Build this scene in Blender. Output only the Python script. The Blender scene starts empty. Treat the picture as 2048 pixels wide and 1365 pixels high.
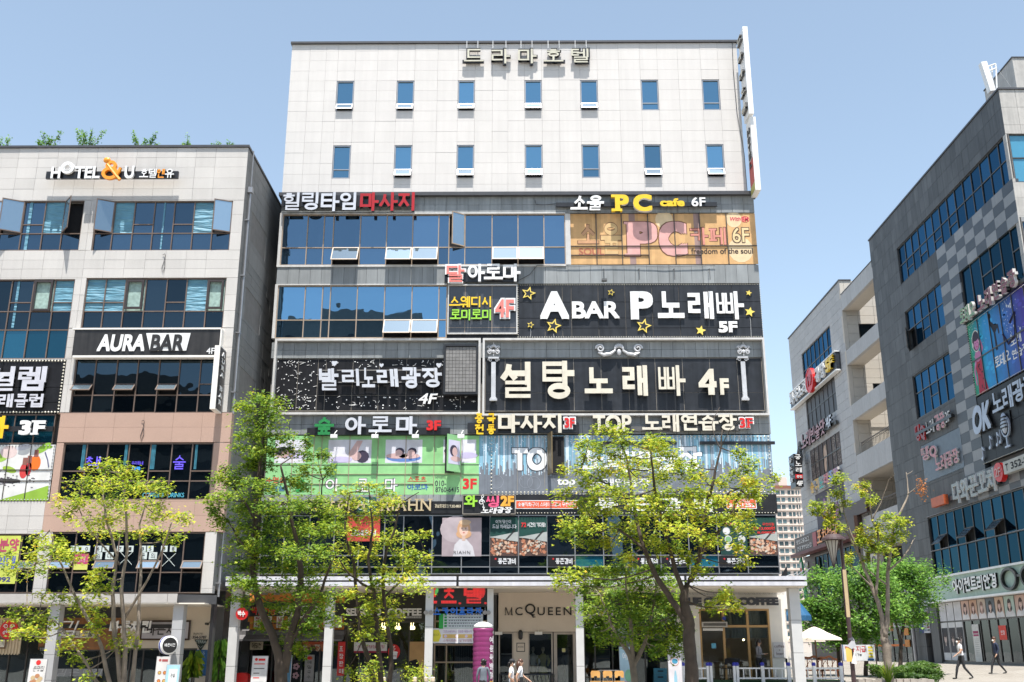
import bpy, bmesh, math, random
from mathutils import Matrix, Vector
random.seed(7)
S = bpy.context.scene
COL = S.collection
# ------------------------------------------------------------------ camera, sky, sun, exposure
EYE = Vector((0.0, 0.0, 2.0))
FPX, PITCH, YAW, ROLL = 2051.8, 0.29248, -0.006526, -0.000334
_cy, _sy, _cp, _sp = math.cos(YAW), math.sin(YAW), math.cos(PITCH), math.sin(PITCH)
FW = Vector((_sy*_cp, _cy*_cp, _sp)); _r = Vector((_cy, -_sy, 0)); _u = _r.cross(FW)
RT = _r*math.cos(ROLL)+_u*math.sin(ROLL); UP = _u*math.cos(ROLL)-_r*math.sin(ROLL)
cam_data = bpy.data.cameras.new('camera'); cam = bpy.data.objects.new('camera', cam_data); COL.objects.link(cam)
cam_data.sensor_width = 36.0; cam_data.lens = FPX/2048*36.0; cam_data.clip_end = 3000; cam_data.clip_start = 0.2
cam.matrix_world = Matrix(((RT.x, UP.x, -FW.x, EYE.x), (RT.y, UP.y, -FW.y, EYE.y), (RT.z, UP.z, -FW.z, EYE.z), (0, 0, 0, 1)))
S.camera = cam
SUN_EL, SUN_AZ = math.radians(73), math.radians(-3)          # high noon sun behind the camera
world = bpy.data.worlds.new('World'); S.world = world; world.use_nodes = True
wn = world.node_tree; wn.nodes.clear()
wo = wn.nodes.new('ShaderNodeOutputWorld'); wb = wn.nodes.new('ShaderNodeBackground'); sk = wn.nodes.new('ShaderNodeTexSky')
sk.sky_type = 'NISHITA'; sk.sun_disc = False; sk.sun_elevation = SUN_EL; sk.sun_rotation = math.pi+SUN_AZ
sk.altitude = 0; sk.air_density = 1.0; sk.dust_density = 0.9; sk.ozone_density = 3.0
wb.inputs['Strength'].default_value = 0.15
hs = wn.nodes.new('ShaderNodeHueSaturation'); hs.inputs['Hue'].default_value = 0.487; hs.inputs['Saturation'].default_value = 0.74; hs.inputs['Value'].default_value = 0.91   # hazy summer air
wn.links.new(sk.outputs[0], hs.inputs['Color']); wn.links.new(hs.outputs[0], wb.inputs['Color']); wn.links.new(wb.outputs[0], wo.inputs['Surface'])
sun_d = bpy.data.lights.new('sun', 'SUN'); sun_d.energy = 5.0; sun_d.angle = math.radians(0.53); sun_d.color = (1.0, 0.955, 0.89)
sun = bpy.data.objects.new('sun', sun_d); COL.objects.link(sun)
sd = Vector((math.sin(SUN_AZ)*math.cos(SUN_EL)*-1, -math.cos(SUN_AZ)*math.cos(SUN_EL), math.sin(SUN_EL)))   # towards the sun
sun.rotation_euler = sd.to_track_quat('Z', 'Y').to_euler(); sun.location = (0, -20, 60)
S.view_settings.view_transform = 'Standard'; S.view_settings.look = 'None'; S.view_settings.gamma = 1.0
S.view_settings.use_curve_mapping = False; S.view_settings.exposure = 0.85
S.render.engine = 'CYCLES'; S.cycles.max_bounces = 8; S.cycles.diffuse_bounces = 5; S.cycles.glossy_bounces = 3
S.cycles.transparent_max_bounces = 12; S.cycles.use_denoising = True
S.cycles.sample_clamp_indirect = 6.0

def ray(px, py): return FW + RT*((px-1024)/FPX) + UP*((682.5-py)/FPX)
def atY(px, py, Y):
    d = ray(px, py); return EYE + d*(Y/d.y)
def ground_z(x, y):
    s = lambda a, b, t: (lambda k: k*k*(3-2*k))(min(1, max(0, (t-a)/(b-a))))
    return 0.75*s(3, 11, x) + 0.40*s(21, 28, x)*s(30, 50, y)

# ------------------------------------------------------------------ materials
def lin(r, g, b):
    f = lambda v: (v/255/12.92) if v/255 <= .04045 else ((v/255+.055)/1.055)**2.4
    return (f(r), f(g), f(b))
MATS = {}
def mat(name, col, rough=.6, metal=0.0, var=.10, scale=3.0, rnd=.0, streak=0.0, bump=0.0, spec=.5, emit=0, fine=0.0):
    """base colour varied by noise (object space), by object, and by rain streaks running down"""
    if name in MATS: return MATS[name]
    m = bpy.data.materials.new(name); m.use_nodes = True; nt = m.node_tree; N = nt.nodes; L = nt.links
    p = N['Principled BSDF']; p.inputs['Roughness'].default_value = rough; p.inputs['Metallic'].default_value = metal
    p.inputs['Specular IOR Level'].default_value = spec
    tc = N.new('ShaderNodeNewGeometry')
    def noise(sc, vec, det=4):
        mp = N.new('ShaderNodeMapping'); mp.inputs['Scale'].default_value = sc; L.new(vec, mp.inputs['Vector'])
        n = N.new('ShaderNodeTexNoise'); n.inputs['Scale'].default_value = 1.0; n.inputs['Detail'].default_value = det
        L.new(mp.outputs[0], n.inputs['Vector']); return n.outputs['Fac']
    pos = tc.outputs['Position']
    val = None
    def add(fac, amt):
        nonlocal val
        mr = N.new('ShaderNodeMapRange'); mr.inputs['From Min'].default_value = .3; mr.inputs['From Max'].default_value = .7
        mr.inputs['To Min'].default_value = 1-amt; mr.inputs['To Max'].default_value = 1+amt
        L.new(fac, mr.inputs['Value']); o = mr.outputs[0]
        if val is None: val = o
        else:
            mu = N.new('ShaderNodeMath'); mu.operation = 'MULTIPLY'; L.new(val, mu.inputs[0]); L.new(o, mu.inputs[1]); val = mu.outputs[0]
    if var: add(noise((scale,)*3, pos), var)
    if fine: add(noise((28, 28, 28), pos, 2), fine)
    if streak: add(noise((5.5, 5.5, .35), pos, 5), streak)
    if rnd:
        oi = N.new('ShaderNodeObjectInfo'); mr = N.new('ShaderNodeMapRange')
        mr.inputs['To Min'].default_value = 1-rnd; mr.inputs['To Max'].default_value = 1+rnd
        L.new(oi.outputs['Random'], mr.inputs['Value'])
        if val is None: val = mr.outputs[0]
        else:
            mu = N.new('ShaderNodeMath'); mu.operation = 'MULTIPLY'; L.new(val, mu.inputs[0]); L.new(mr.outputs[0], mu.inputs[1]); val = mu.outputs[0]
    rgb = N.new('ShaderNodeRGB'); rgb.outputs[0].default_value = (*col, 1)
    if val is not None:
        vm = N.new('ShaderNodeVectorMath'); vm.operation = 'SCALE'; L.new(rgb.outputs[0], vm.inputs[0]); L.new(val, vm.inputs['Scale'])
        L.new(vm.outputs[0], p.inputs['Base Color'])
    else: L.new(rgb.outputs[0], p.inputs['Base Color'])
    if bump:
        b = N.new('ShaderNodeBump'); b.inputs['Strength'].default_value = bump; b.inputs['Distance'].default_value = .02
        L.new(noise((20, 20, 20), pos, 3), b.inputs['Height']); L.new(b.outputs[0], p.inputs['Normal'])
    if emit:
        p.inputs['Emission Color'].default_value = (*col, 1); p.inputs['Emission Strength'].default_value = emit
    MATS[name] = m; return m
def glass(name, tint, refl=.35, base=(.01, .015, .02), wav=.25, clear=0.0, rough=.01, scale=1.3):
    """coated facade glass: a tinted mirror over a dark (or see-through) body"""
    if name in MATS: return MATS[name]
    m = bpy.data.materials.new(name); m.use_nodes = True; nt = m.node_tree; N = nt.nodes; L = nt.links; N.clear()
    out = N.new('ShaderNodeOutputMaterial'); mix = N.new('ShaderNodeMixShader')
    gl = N.new('ShaderNodeBsdfGlossy'); g0 = N.new('ShaderNodeObjectInfo'); g1 = N.new('ShaderNodeMapRange'); g1.inputs['To Min'].default_value = .72; g1.inputs['To Max'].default_value = 1.2; g2 = N.new('ShaderNodeVectorMath'); g2.operation = 'SCALE'; g2.inputs[0].default_value = tint; L.new(g0.outputs['Random'], g1.inputs['Value']); L.new(g1.outputs[0], g2.inputs['Scale']); L.new(g2.outputs[0], gl.inputs['Color']); gl.inputs['Roughness'].default_value = rough
    if clear:
        body = N.new('ShaderNodeBsdfTransparent'); body.inputs['Color'].default_value = (*base, 1)
    else:
        body = N.new('ShaderNodeBsdfDiffuse')
        oi = N.new('ShaderNodeObjectInfo'); vm = N.new('ShaderNodeVectorMath'); vm.operation = 'SCALE'; vm.inputs[0].default_value = base
        mr = N.new('ShaderNodeMapRange'); mr.inputs['To Min'].default_value = .55; mr.inputs['To Max'].default_value = 1.5
        L.new(oi.outputs['Random'], mr.inputs['Value']); L.new(mr.outputs[0], vm.inputs['Scale']); L.new(vm.outputs[0], body.inputs['Color'])
    fr = N.new('ShaderNodeFresnel'); fr.inputs['IOR'].default_value = 1.5
    ma = N.new('ShaderNodeMath'); ma.operation = 'MULTIPLY_ADD'; ma.inputs[1].default_value = 1-refl; ma.inputs[2].default_value = refl; ma.use_clamp = True
    L.new(fr.outputs[0], ma.inputs[0]); L.new(ma.outputs[0], mix.inputs[0]); L.new(body.outputs[0], mix.inputs[1]); L.new(gl.outputs[0], mix.inputs[2])
    if wav:
        g = N.new('ShaderNodeNewGeometry'); oi2 = N.new('ShaderNodeObjectInfo'); ad = N.new('ShaderNodeVectorMath'); ad.operation = 'ADD'
        cx = N.new('ShaderNodeCombineXYZ'); mu = N.new('ShaderNodeMath'); mu.operation = 'MULTIPLY'; mu.inputs[1].default_value = 40
        L.new(oi2.outputs['Random'], mu.inputs[0]); L.new(mu.outputs[0], cx.inputs[0]); L.new(g.outputs['Position'], ad.inputs[0]); L.new(cx.outputs[0], ad.inputs[1])
        n = N.new('ShaderNodeTexNoise'); n.inputs['Scale'].default_value = scale; n.inputs['Detail'].default_value = 1
        L.new(ad.outputs[0], n.inputs['Vector']); b = N.new('ShaderNodeBump'); b.inputs['Strength'].default_value = wav; b.inputs['Distance'].default_value = .02
        L.new(n.outputs['Fac'], b.inputs['Height']); L.new(b.outputs[0], gl.inputs['Normal'])
    L.new(mix.outputs[0], out.inputs['Surface']); MATS[name] = m; return m
def print_mat():
    """flat print: colours stored on the faces"""
    if 'print' in MATS: return MATS['print']
    m = bpy.data.materials.new('print'); m.use_nodes = True; N = m.node_tree.nodes
    a = N.new('ShaderNodeVertexColor'); a.layer_name = 'Col'; p = N['Principled BSDF']; p.inputs['Roughness'].default_value = .6; p.inputs['Specular IOR Level'].default_value = .3
    n = N.new('ShaderNodeTexNoise'); n.inputs['Scale'].default_value = 2.2; n.inputs['Detail'].default_value = 5
    g = N.new('ShaderNodeNewGeometry'); m.node_tree.links.new(g.outputs['Position'], n.inputs['Vector'])
    mr = N.new('ShaderNodeMapRange'); mr.inputs['From Min'].default_value = .3; mr.inputs['From Max'].default_value = .7; mr.inputs['To Min'].default_value = .86; mr.inputs['To Max'].default_value = 1.1
    vm = N.new('ShaderNodeVectorMath'); vm.operation = 'SCALE'; L = m.node_tree.links
    L.new(n.outputs['Fac'], mr.inputs['Value']); L.new(a.outputs['Color'], vm.inputs[0]); L.new(mr.outputs[0], vm.inputs['Scale']); L.new(vm.outputs[0], p.inputs['Base Color'])
    MATS['print'] = m; return m

# ------------------------------------------------------------------ objects
W = {}
def put(name, data, parent, Mw):
    o = bpy.data.objects.new(name, data); COL.objects.link(o); W[o.name] = Mw.copy()
    if parent is not None:
        o.parent = parent; o.matrix_basis = W[parent.name].inverted() @ Mw
    else: o.matrix_basis = Mw
    return o
def tag(o, label=None, cat=None, group=None, kind=None):
    if label: o['label'] = label
    if cat: o['category'] = cat
    if group: o['group'] = group
    if kind: o['kind'] = kind
    return o
def T(x, y, z): return Matrix.Translation((x, y, z))
def Rz(a): return Matrix.Rotation(a, 4, 'Z')
def Rx(a): return Matrix.Rotation(a, 4, 'X')
def Ry(a): return Matrix.Rotation(a, 4, 'Y')
class B:
    def __init__(s): s.v = []; s.f = []; s.m = []; s.c = []
    def face(s, idx, m=0, c=None): s.f.append(tuple(idx)); s.m.append(m); s.c.append(c)
    def box(s, x0, x1, y0, y1, z0, z1, m=0, c=None):
        b = len(s.v); s.v += [(x, y, z) for z in (z0, z1) for y in (y0, y1) for x in (x0, x1)]
        for q in ((0, 2, 3, 1), (4, 5, 7, 6), (0, 1, 5, 4), (2, 6, 7, 3), (0, 4, 6, 2), (1, 3, 7, 5)): s.face([b+i for i in q], m, c)
        return s
    def poly(s, pts, z0, z1=None, m=0, c=None, ms=None):
        """flat polygon in local xy at z0, or a prism up to z1"""
        a = sum(pts[i][0]*pts[(i+1) % len(pts)][1]-pts[(i+1) % len(pts)][0]*pts[i][1] for i in range(len(pts)))
        if a < 0: pts = pts[::-1]
        b = len(s.v); n = len(pts)
        if z1 is None:
            s.v += [(p[0], p[1], z0) for p in pts]; s.face(range(b, b+n), m, c); return s
        s.v += [(p[0], p[1], z0) for p in pts]+[(p[0], p[1], z1) for p in pts]
        s.face(range(b+n, b+2*n), m, c); s.face(range(b+n-1, b-1, -1), m, c)
        for i in range(n):
            j = (i+1) % n; s.face((b+i, b+j, b+n+j, b+n+i), m if ms is None else ms, c)
        return s
    def rect(s, x0, y0, x1, y1, z, c=None, m=0): return s.poly([(x0, y0), (x1, y0), (x1, y1), (x0, y1)], z, None, m, c)
    def ell(s, cx, cy, rx, ry, z, c=None, n=16, m=0, z1=None, a0=0, a1=2*math.pi, rot=0):
        full = abs(a1-a0-2*math.pi) < 1e-6; k = n if full else n+1
        pts = []
        for i in range(k):
            a = a0+(a1-a0)*i/n; x, y = rx*math.cos(a), ry*math.sin(a)
            pts.append((cx+x*math.cos(rot)-y*math.sin(rot), cy+x*math.sin(rot)+y*math.cos(rot)))
        return s.poly(pts, z, z1, m, c)
    def ring(s, cx, cy, rx, ry, w, z0, z1, n=20, m=0, c=None):
        b = len(s.v)
        for i in range(n):
            a = 2*math.pi*i/n; ca, sa = math.cos(a), math.sin(a)
            s.v += [(cx+rx*ca, cy+ry*sa, z0), (cx+rx*ca, cy+ry*sa, z1), (cx+(rx-w)*ca, cy+(ry-w)*sa, z1), (cx+(rx-w)*ca, cy+(ry-w)*sa, z0)]
        for i in range(n):
            j = (i+1) % n
            for k in range(4): s.face((b+i*4+k, b+j*4+k, b+j*4+(k+1) % 4, b+i*4+(k+1) % 4), m, c)
        return s
    def tube(s, pts, rad, n=6, m=0, c=None, cap=True):
        pts = [Vector(p) for p in pts]
        if not isinstance(rad, (list, tuple)): rad = [rad]*len(pts)
        b = len(s.v); ref = Vector((.31, .2, .93))
        for i, p in enumerate(pts):
            t = (pts[min(i+1, len(pts)-1)]-pts[max(i-1, 0)]); t = t.normalized() if t.length > 1e-9 else Vector((0, 0, 1))
            rr = ref if abs(t.dot(ref)) < .93 else Vector((1, 0, 0))
            u = t.cross(rr).normalized(); w = t.cross(u)
            for k in range(n):
                a = 2*math.pi*k/n; s.v.append(tuple(p+(u*math.cos(a)+w*math.sin(a))*rad[i]))
        for i in range(len(pts)-1):
            for k in range(n):
                k2 = (k+1) % n; s.face((b+i*n+k, b+i*n+k2, b+(i+1)*n+k2, b+(i+1)*n+k), m, c)
        if cap:
            s.face([b+k for k in range(n)][::-1], m, c); s.face([b+(len(pts)-1)*n+k for k in range(n)], m, c)
        return s
    def lathe(s, prof, n=14, m=0, cx=0, cy=0, sx=1, sy=1, c=None):
        b = len(s.v)
        for r, z in prof:
            for k in range(n):
                a = 2*math.pi*k/n; s.v.append((cx+r*sx*math.cos(a), cy+r*sy*math.sin(a), z))
        for i in range(len(prof)-1):
            for k in range(n):
                k2 = (k+1) % n; s.face((b+i*n+k, b+i*n+k2, b+(i+1)*n+k2, b+(i+1)*n+k), m, c)
        s.face([b+k for k in range(n)][::-1], m, c); s.face([b+(len(prof)-1)*n+k for k in range(n)], m, c)
        return s
    def ball(s, cx, cy, cz, rx, ry=None, rz=None, n=10, k=6, m=0, c=None):
        ry = ry or rx; rz = rz or rx
        prof = [(max(1e-3, math.sin(math.pi*i/k)), -math.cos(math.pi*i/k)) for i in range(k+1)]; b = len(s.v)
        s.lathe(prof, n, m, c=c)
        for i in range(b, len(s.v)):
            x, y, z = s.v[i]; s.v[i] = (cx+x*rx, cy+y*ry, cz+z*rz)
        return s
    def merge(s, mesh, M, m=0, c=None, side=None):
        b = len(s.v); s.v += [tuple(M @ v.co) for v in mesh.vertices]
        for p in mesh.polygons:
            s.face([b+i for i in p.vertices], (side if side is not None and abs(p.normal.z) < .5 else m), c)
        return s
    def mesh(s, name, mats, smooth=False):
        me = bpy.data.meshes.new(name); me.from_pydata(s.v, [], s.f)
        for mt in mats: me.materials.append(mt)
        me.polygons.foreach_set('material_index', s.m)
        if smooth: me.polygons.foreach_set('use_smooth', [True]*len(s.f))
        if any(c is not None for c in s.c):
            at = me.color_attributes.new('Col', 'FLOAT_COLOR', 'CORNER'); buf = []
            for p, c in zip(s.f, s.c):
                c = c or (1, 1, 1); buf += [c[0], c[1], c[2], 1.0]*len(p)
            at.data.foreach_set('color', buf)
        me.update(); return me
    def build(s, name, parent, mats, Mw, smooth=False):
        if not isinstance(mats, (list, tuple)): mats = [mats]
        return put(name, s.mesh(name, mats, smooth), parent, Mw)
class Face:
    """a facade plane: local x runs along it, y up, z out of it"""
    def __init__(s, origin, u):
        s.o = Vector(origin); s.u = Vector(u).normalized(); s.n = s.u.cross(Vector((0, 0, 1)))
        s.M = Matrix(((s.u.x, 0, s.n.x, s.o.x), (s.u.y, 0, s.n.y, s.o.y), (s.u.z, 1, s.n.z, s.o.z), (0, 0, 0, 1)))
    def px(s, px, py, w=0):
        d = ray(px, py); t = (s.o+s.n*w-EYE).dot(s.n)/d.dot(s.n); p = EYE+d*t-s.o
        return (p.dot(s.u), p.z)
    def rect(s, x0, y0, x1, y1, w=0):
        ym, xm = (y0+y1)/2, (x0+x1)/2
        a, b = s.px(x0, ym, w)[0], s.px(x1, ym, w)[0]; c, d = s.px(xm, y1, w)[1], s.px(xm, y0, w)[1]
        return min(a, b), min(c, d), max(a, b), max(c, d)
    def at(s, u, v, w=0): return s.M @ T(u, v, w)
MF = Face((0, 45, 0), (1, 0, 0))

_unit = {}
def unit_box(m):
    if m.name not in _unit:
        b = B(); b.box(-.5, .5, -.5, .5, -.5, .5); _unit[m.name] = b.mesh('panel', [m])
    return _unit[m.name]
def slab(name, face, parent, u0, v0, u1, v1, w0, w1, m, extra=None):
    """one box-shaped piece of a facade (shares a unit mesh, scaled)"""
    Mw = face.M @ T((u0+u1)/2, (v0+v1)/2, (w0+w1)/2)
    if extra is not None: Mw = Mw @ extra
    return put(name, unit_box(m), parent, Mw @ Matrix.Diagonal((abs(u1-u0), abs(v1-v0), abs(w1-w0), 1)))
def panels(face, parent, cols, rows, m, w0, w1, gap=.012, name='panel', keep=None, limit=300, mfun=None):
    """wall cladding: every panel its own object up to the limit, the rest one joined part"""
    cells = []
    for i in range(len(cols)-1):
        for j in range(len(rows)-1):
            u0, u1, v0, v1 = cols[i], cols[i+1], rows[j], rows[j+1]
            if u1-u0 < .04 or v1-v0 < .04: continue
            if keep and not keep((u0+u1)/2, (v0+v1)/2): continue
            cells.append((u0+gap/2, v0+gap/2, u1-gap/2, v1-gap/2, i, j))
    if len(cells) > limit: cells.sort(key=lambda q: -(q[2]-q[0])*(q[3]-q[1]))
    rest = B(); ms = []
    for k, (a, b_, c, d, i, j) in enumerate(cells):
        mm = mfun(i, j) if mfun else m; pr = random.uniform(-.003, .003)
        if k < limit: slab(name, face, parent, a, b_, c, d, w0, w1+pr, mm)
        else:
            if mm not in ms: ms.append(mm)
            rest.box(a, c, b_, d, w0, w1+pr, ms.index(mm))
    if rest.f: tag(rest.build('panel_field', parent, ms, face.M), kind='stuff')
def split(vals, holes):
    return sorted(set([round(v, 4) for v in vals]+[round(h, 4) for h in holes]))
def inside(u, v, rects): return any(a < u < c and b < v < d for a, b, c, d in rects)
def glazing(face, parent, box, cols, rows, pane, frame, w=-.12, fw=.05, fd=.09, name='window', opens=None, pick=None, skip=None, border=None, tilt=.0, void=None, bars=True):
    """a framed window band; box=(u0,v0,u1,v1); cols/rows inner division coordinates; every pane its own object"""
    u0, v0, u1, v1 = box; cs = [u0]+sorted(cols)+[u1]; rs = [v0]+sorted(rows)+[v1]; bd = border or fw
    b = B(); cu, cv = (u0+u1)/2, (v0+v1)/2
    b.box(u0-cu, u1-cu, v0-cv, v0+bd-cv, 0, fd); b.box(u0-cu, u1-cu, v1-bd-cv, v1-cv, 0, fd)
    b.box(u0-cu, u0+bd-cu, v0+bd-cv, v1-bd-cv, 0, fd); b.box(u1-bd-cu, u1-cu, v0+bd-cv, v1-bd-cv, 0, fd)
    if bars:
        for c in cs[1:-1]: b.box(c-fw/2-cu, c+fw/2-cu, v0+bd-cv, v1-bd-cv, .002, fd-.012)
        for i in range(len(cs)-1):
            for r in rs[1:-1]:
                if skip and skip(i, r): continue
                b.box(cs[i]+(fw/2)-cu, cs[i+1]-(fw/2)-cu, r-fw/2-cv, r+fw/2-cv, .004, fd-.02)
    fr = b.build(name, parent, frame, face.at(cu, cv, w))
    for i in range(len(cs)-1):
        rr = [rs[0]]+[r for r in rs[1:-1] if not (skip and skip(i, r))]+[rs[-1]]
        for j in range(len(rr)-1):
            a, c_, d, e = cs[i]+fw*.4, rr[j]+fw*.4, cs[i+1]-fw*.4, rr[j+1]-fw*.4
            op = opens.get((i, j)) if opens else None
            mm = pick(i, j) if pick else pane
            if op is None:
                ex = None
                if tilt: ex = Ry(random.uniform(-tilt, tilt)) @ Rx(random.uniform(-tilt, tilt))
                slab('pane', face, fr, a, c_, d, e, w+.008, w+.026, mm, ex)
            else:
                kind, ang = op; sw, sh = d-a, e-c_
                s = B(); t = .045
                if kind == 'awn':      # hinged at the top edge
                    s.box(-sw/2, sw/2, -sh, -sh+t, 0, .04); s.box(-sw/2, sw/2, -t, 0, 0, .04)
                    s.box(-sw/2, -sw/2+t, -sh+t, -t, 0, .04); s.box(sw/2-t, sw/2, -sh+t, -t, 0, .04)
                    Ms = face.at((a+d)/2, e, w+fd-.02) @ Rx(-ang)
                    so = s.build('sash', fr, frame, Ms); g = B(); g.box(-sw/2+t, sw/2-t, -sh+t, -t, .01, .022)
                else:                  # side hung, hinge on right ('R') or left ('L')
                    sg = -1 if kind == 'R' else 1
                    s.box(min(0, sg*sw), max(0, sg*sw), -sh/2, -sh/2+t, 0, .04); s.box(min(0, sg*sw), max(0, sg*sw), sh/2-t, sh/2, 0, .04)
                    s.box(min(0, sg*t), max(0, sg*t), -sh/2+t, sh/2-t, 0, .04); s.box(min(sg*(sw-t), sg*sw), max(sg*(sw-t), sg*sw), -sh/2+t, sh/2-t, 0, .04)
                    Ms = face.at(d if kind == 'R' else a, (c_+e)/2, w+fd-.02) @ Ry(-sg*ang)
                    so = s.build('sash', fr, frame, Ms); g = B(); g.box(min(sg*t, sg*(sw-t)), max(sg*t, sg*(sw-t)), -sh/2+t, sh/2-t, .01, .022)
                # the glass joins the sash mesh level: a sub-part of the window
                g.build('pane', fr, MATS['glass_sash'], Ms)
                slab('interior_shade', face, fr, a, c_, d, e, w-.2, w-.18, void or MATS['void'])  # dark plate stands in for the shade inside the room
    return fr

# ------------------------------------------------------------------ lettering
_tmp = bpy.data.scenes.new('glyphs'); _gc = {}; _ac = {}
JAMO = {                                                     # consonant strokes in a unit box; 'o' marks a ring (cx, cy, rx, ry)
 0: [[(0, 1), (1, 1), (.92, .0)]], 2: [[(0, 1), (0, 0), (1, 0)]], 3: [[(1, 1), (0, 1), (0, 0), (1, 0)]],
 5: [[(0, 1), (1, 1), (1, .5), (0, .5), (0, 0), (1, 0)]], 6: [[(0, 0), (0, 1), (1, 1), (1, 0), (0, 0)]],
 7: [[(0, 1), (0, 0), (1, 0), (1, 1)], [(0, .5), (1, .5)]], 9: [[(.5, 1), (.42, .55), (0, 0)], [(.46, .62), (1, 0)]],
 11: [('o', .5, .5, .5, .5)], 12: [[(0, 1), (1, 1)], [(.55, 1), (.45, .5), (0, 0)], [(.5, .55), (1, 0)]],
 14: [[(.35, 1.1), (.65, 1.1)], [(0, .8), (1, .8)], [(.52, .8), (.42, .4), (0, 0)], [(.48, .45), (1, 0)]],
 15: [[(0, 1), (1, 1), (.92, 0)], [(.05, .5), (.95, .5)]], 16: [[(1, 1), (0, 1), (0, 0), (1, 0)], [(0, .5), (1, .5)]],
 17: [[(0, 1), (1, 1)], [(0, 0), (1, 0)], [(.28, 1), (.28, 0)], [(.72, 1), (.72, 0)]],
 18: [[(.32, 1.12), (.68, 1.12)], [(0, .84), (1, .84)], ('o', .5, .3, .42, .32)]}
DOUBLE = {1: 0, 4: 3, 8: 7, 10: 9, 13: 12}
FINAL = {1: 0, 2: 1, 4: 2, 7: 3, 8: 5, 16: 6, 17: 7, 19: 9, 20: 10, 21: 11, 22: 12, 23: 14, 24: 15, 25: 16, 26: 17, 27: 18}
def hangul(ch, t):
    """a Hangul syllable put together from its strokes, stroke weight t"""
    k = ord(ch)-0xAC00; ci, vi, fi = k//588, (k % 588)//28, k % 28; st = []
    def cons(i, x0, y0, x1, y1, tl=None):
        tl = tl or t
        if i in DOUBLE:
            tl = min(tl, (x1-x0+t)/(7.0 if i == 8 else 5.5)); m, g = (x0+x1)/2, (.5*tl+.03); cons(DOUBLE[i], x0, y0, m-g, y1, tl); cons(DOUBLE[i], m+g, y0, x1, y1, tl); return
        nb = {5: 3, 7: 2.3, 14: 2.9, 16: 3, 18: 3.0, 15: 2.3}.get(i, 1.7); e = (t-tl)/2; tl = min(tl, (y1-y0+t)/(2*nb-1)*1.08); e = (t-tl)/2
        x0 -= e; x1 += e; y0 -= e; y1 += e
        for s in JAMO[i]:
            if s[0] == 'o': st.append(('o', x0+(x1-x0)*s[1], y0+(y1-y0)*s[2], (x1-x0)*s[3], (y1-y0)*s[4], tl))
            else: st.append(('s', tl, [(x0+(x1-x0)*p[0], y0+(y1-y0)*p[1]) for p in s]))
    h = t/2; F = fi in FINAL; top, bot, W_ = .90-h, -.05+h, .88
    def V(v, x, yb):            # vertical vowels: 0 a,1 ae,2 ya,4 eo,5 e,6 yeo,20 i
        ym = (top+yb)/2; xr = W_-h
        if v in (20,): st.append([(xr-.06, yb), (xr-.06, top)]); return
        if v in (0, 2):
            st.append([(xr-.15, yb), (xr-.15, top)]); ys = [ym] if v == 0 else [ym-.12, ym+.12]
            for y in ys: st.append([(xr-.15, y), (xr+h*.8, y)])
        elif v in (4, 6):
            st.append([(xr-.06, yb), (xr-.06, top)]); ys = [ym] if v == 4 else [ym-.12, ym+.12]
            for y in ys: st.append([(x+h*.2, y), (xr-.06, y)])
        elif v in (1, 3, 5, 7):
            g = max(t+.035, .17); st.append([(xr-.02, yb), (xr-.02, top)]); st.append([(xr-.02-g, yb+.02), (xr-.02-g, top-.02)])
            if v in (1, 3): st.append([(xr-.02-g, ym), (xr-.02, ym)])
            else: st.append([(x+h*.2, ym), (xr-.02-g, ym)])
    fh = .30 if F and FINAL[fi] in (5, 16, 7, 18) else .26
    if vi in (8, 12, 13, 17, 18):       # o yo u yu eu
        if F: cy0, bar = .58, (.40 if vi in (8, 12) else .44)
        else: cy0, bar = (.40+h*.3), (.06+h*.2 if vi in (8, 12) else .30)
        if vi == 18: bar = .42 if F else .10; cy0 = .58 if F else .34
        cons(ci, .14+h*.5, cy0, W_-.14-h*.5, top-(.07 if ci in (14, 18) else 0)); st.append([(0, bar), (W_, bar)])
        xs = [.44] if vi in (8, 13) else [.28, .60]
        if vi in (8, 12):
            for x in xs: st.append([(x, bar), (x, cy0-.02-(0 if F else .04))])
        elif vi in (13, 17):
            for x in xs: st.append([(x, bar), (x, .26 if F else -.06)])
        if F: cons(FINAL[fi], .12+h, bot, W_-.12-h, bot+fh-h*.2)
    elif vi in (9, 10, 11, 14, 15, 16, 19):
        yb = .30 if F else bot-h; cy0 = .56 if F else .44; bar = .42 if F else .14
        cons(ci, h, cy0, .48, top-(.07 if ci in (14, 18) else 0)); st.append([(0, bar), (.62, bar)])
        if vi in (9, 10, 11): st.append([(.27, bar), (.27, cy0-.06)])
        elif vi != 19: st.append([(.27, bar), (.27, (bar-.12) if F else -.04)])
        V({9: 0, 10: 1, 11: 20, 14: 4, 15: 5, 16: 20, 19: 20}[vi], .5, yb-h*0)
        if F: cons(FINAL[fi], .12+h, bot, W_-.12-h, bot+fh-h*.2)
    else:
        wide = .50 if vi in (0, 2, 20) else (.40 if vi in (4, 6) else .34)
        if F:
            cons(ci, h, .46, wide, top-(.07 if ci in (14, 18) else .02)); V(vi, wide-.02, .36); cons(FINAL[fi], .14+h, bot, W_-.06-h, bot+fh)
        else: cons(ci, h, .14+h*.4, wide, top-(.10 if ci in (14, 18) else .06)); V(vi, wide-.02, bot-h)
    b = B(); q = 0
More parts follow.
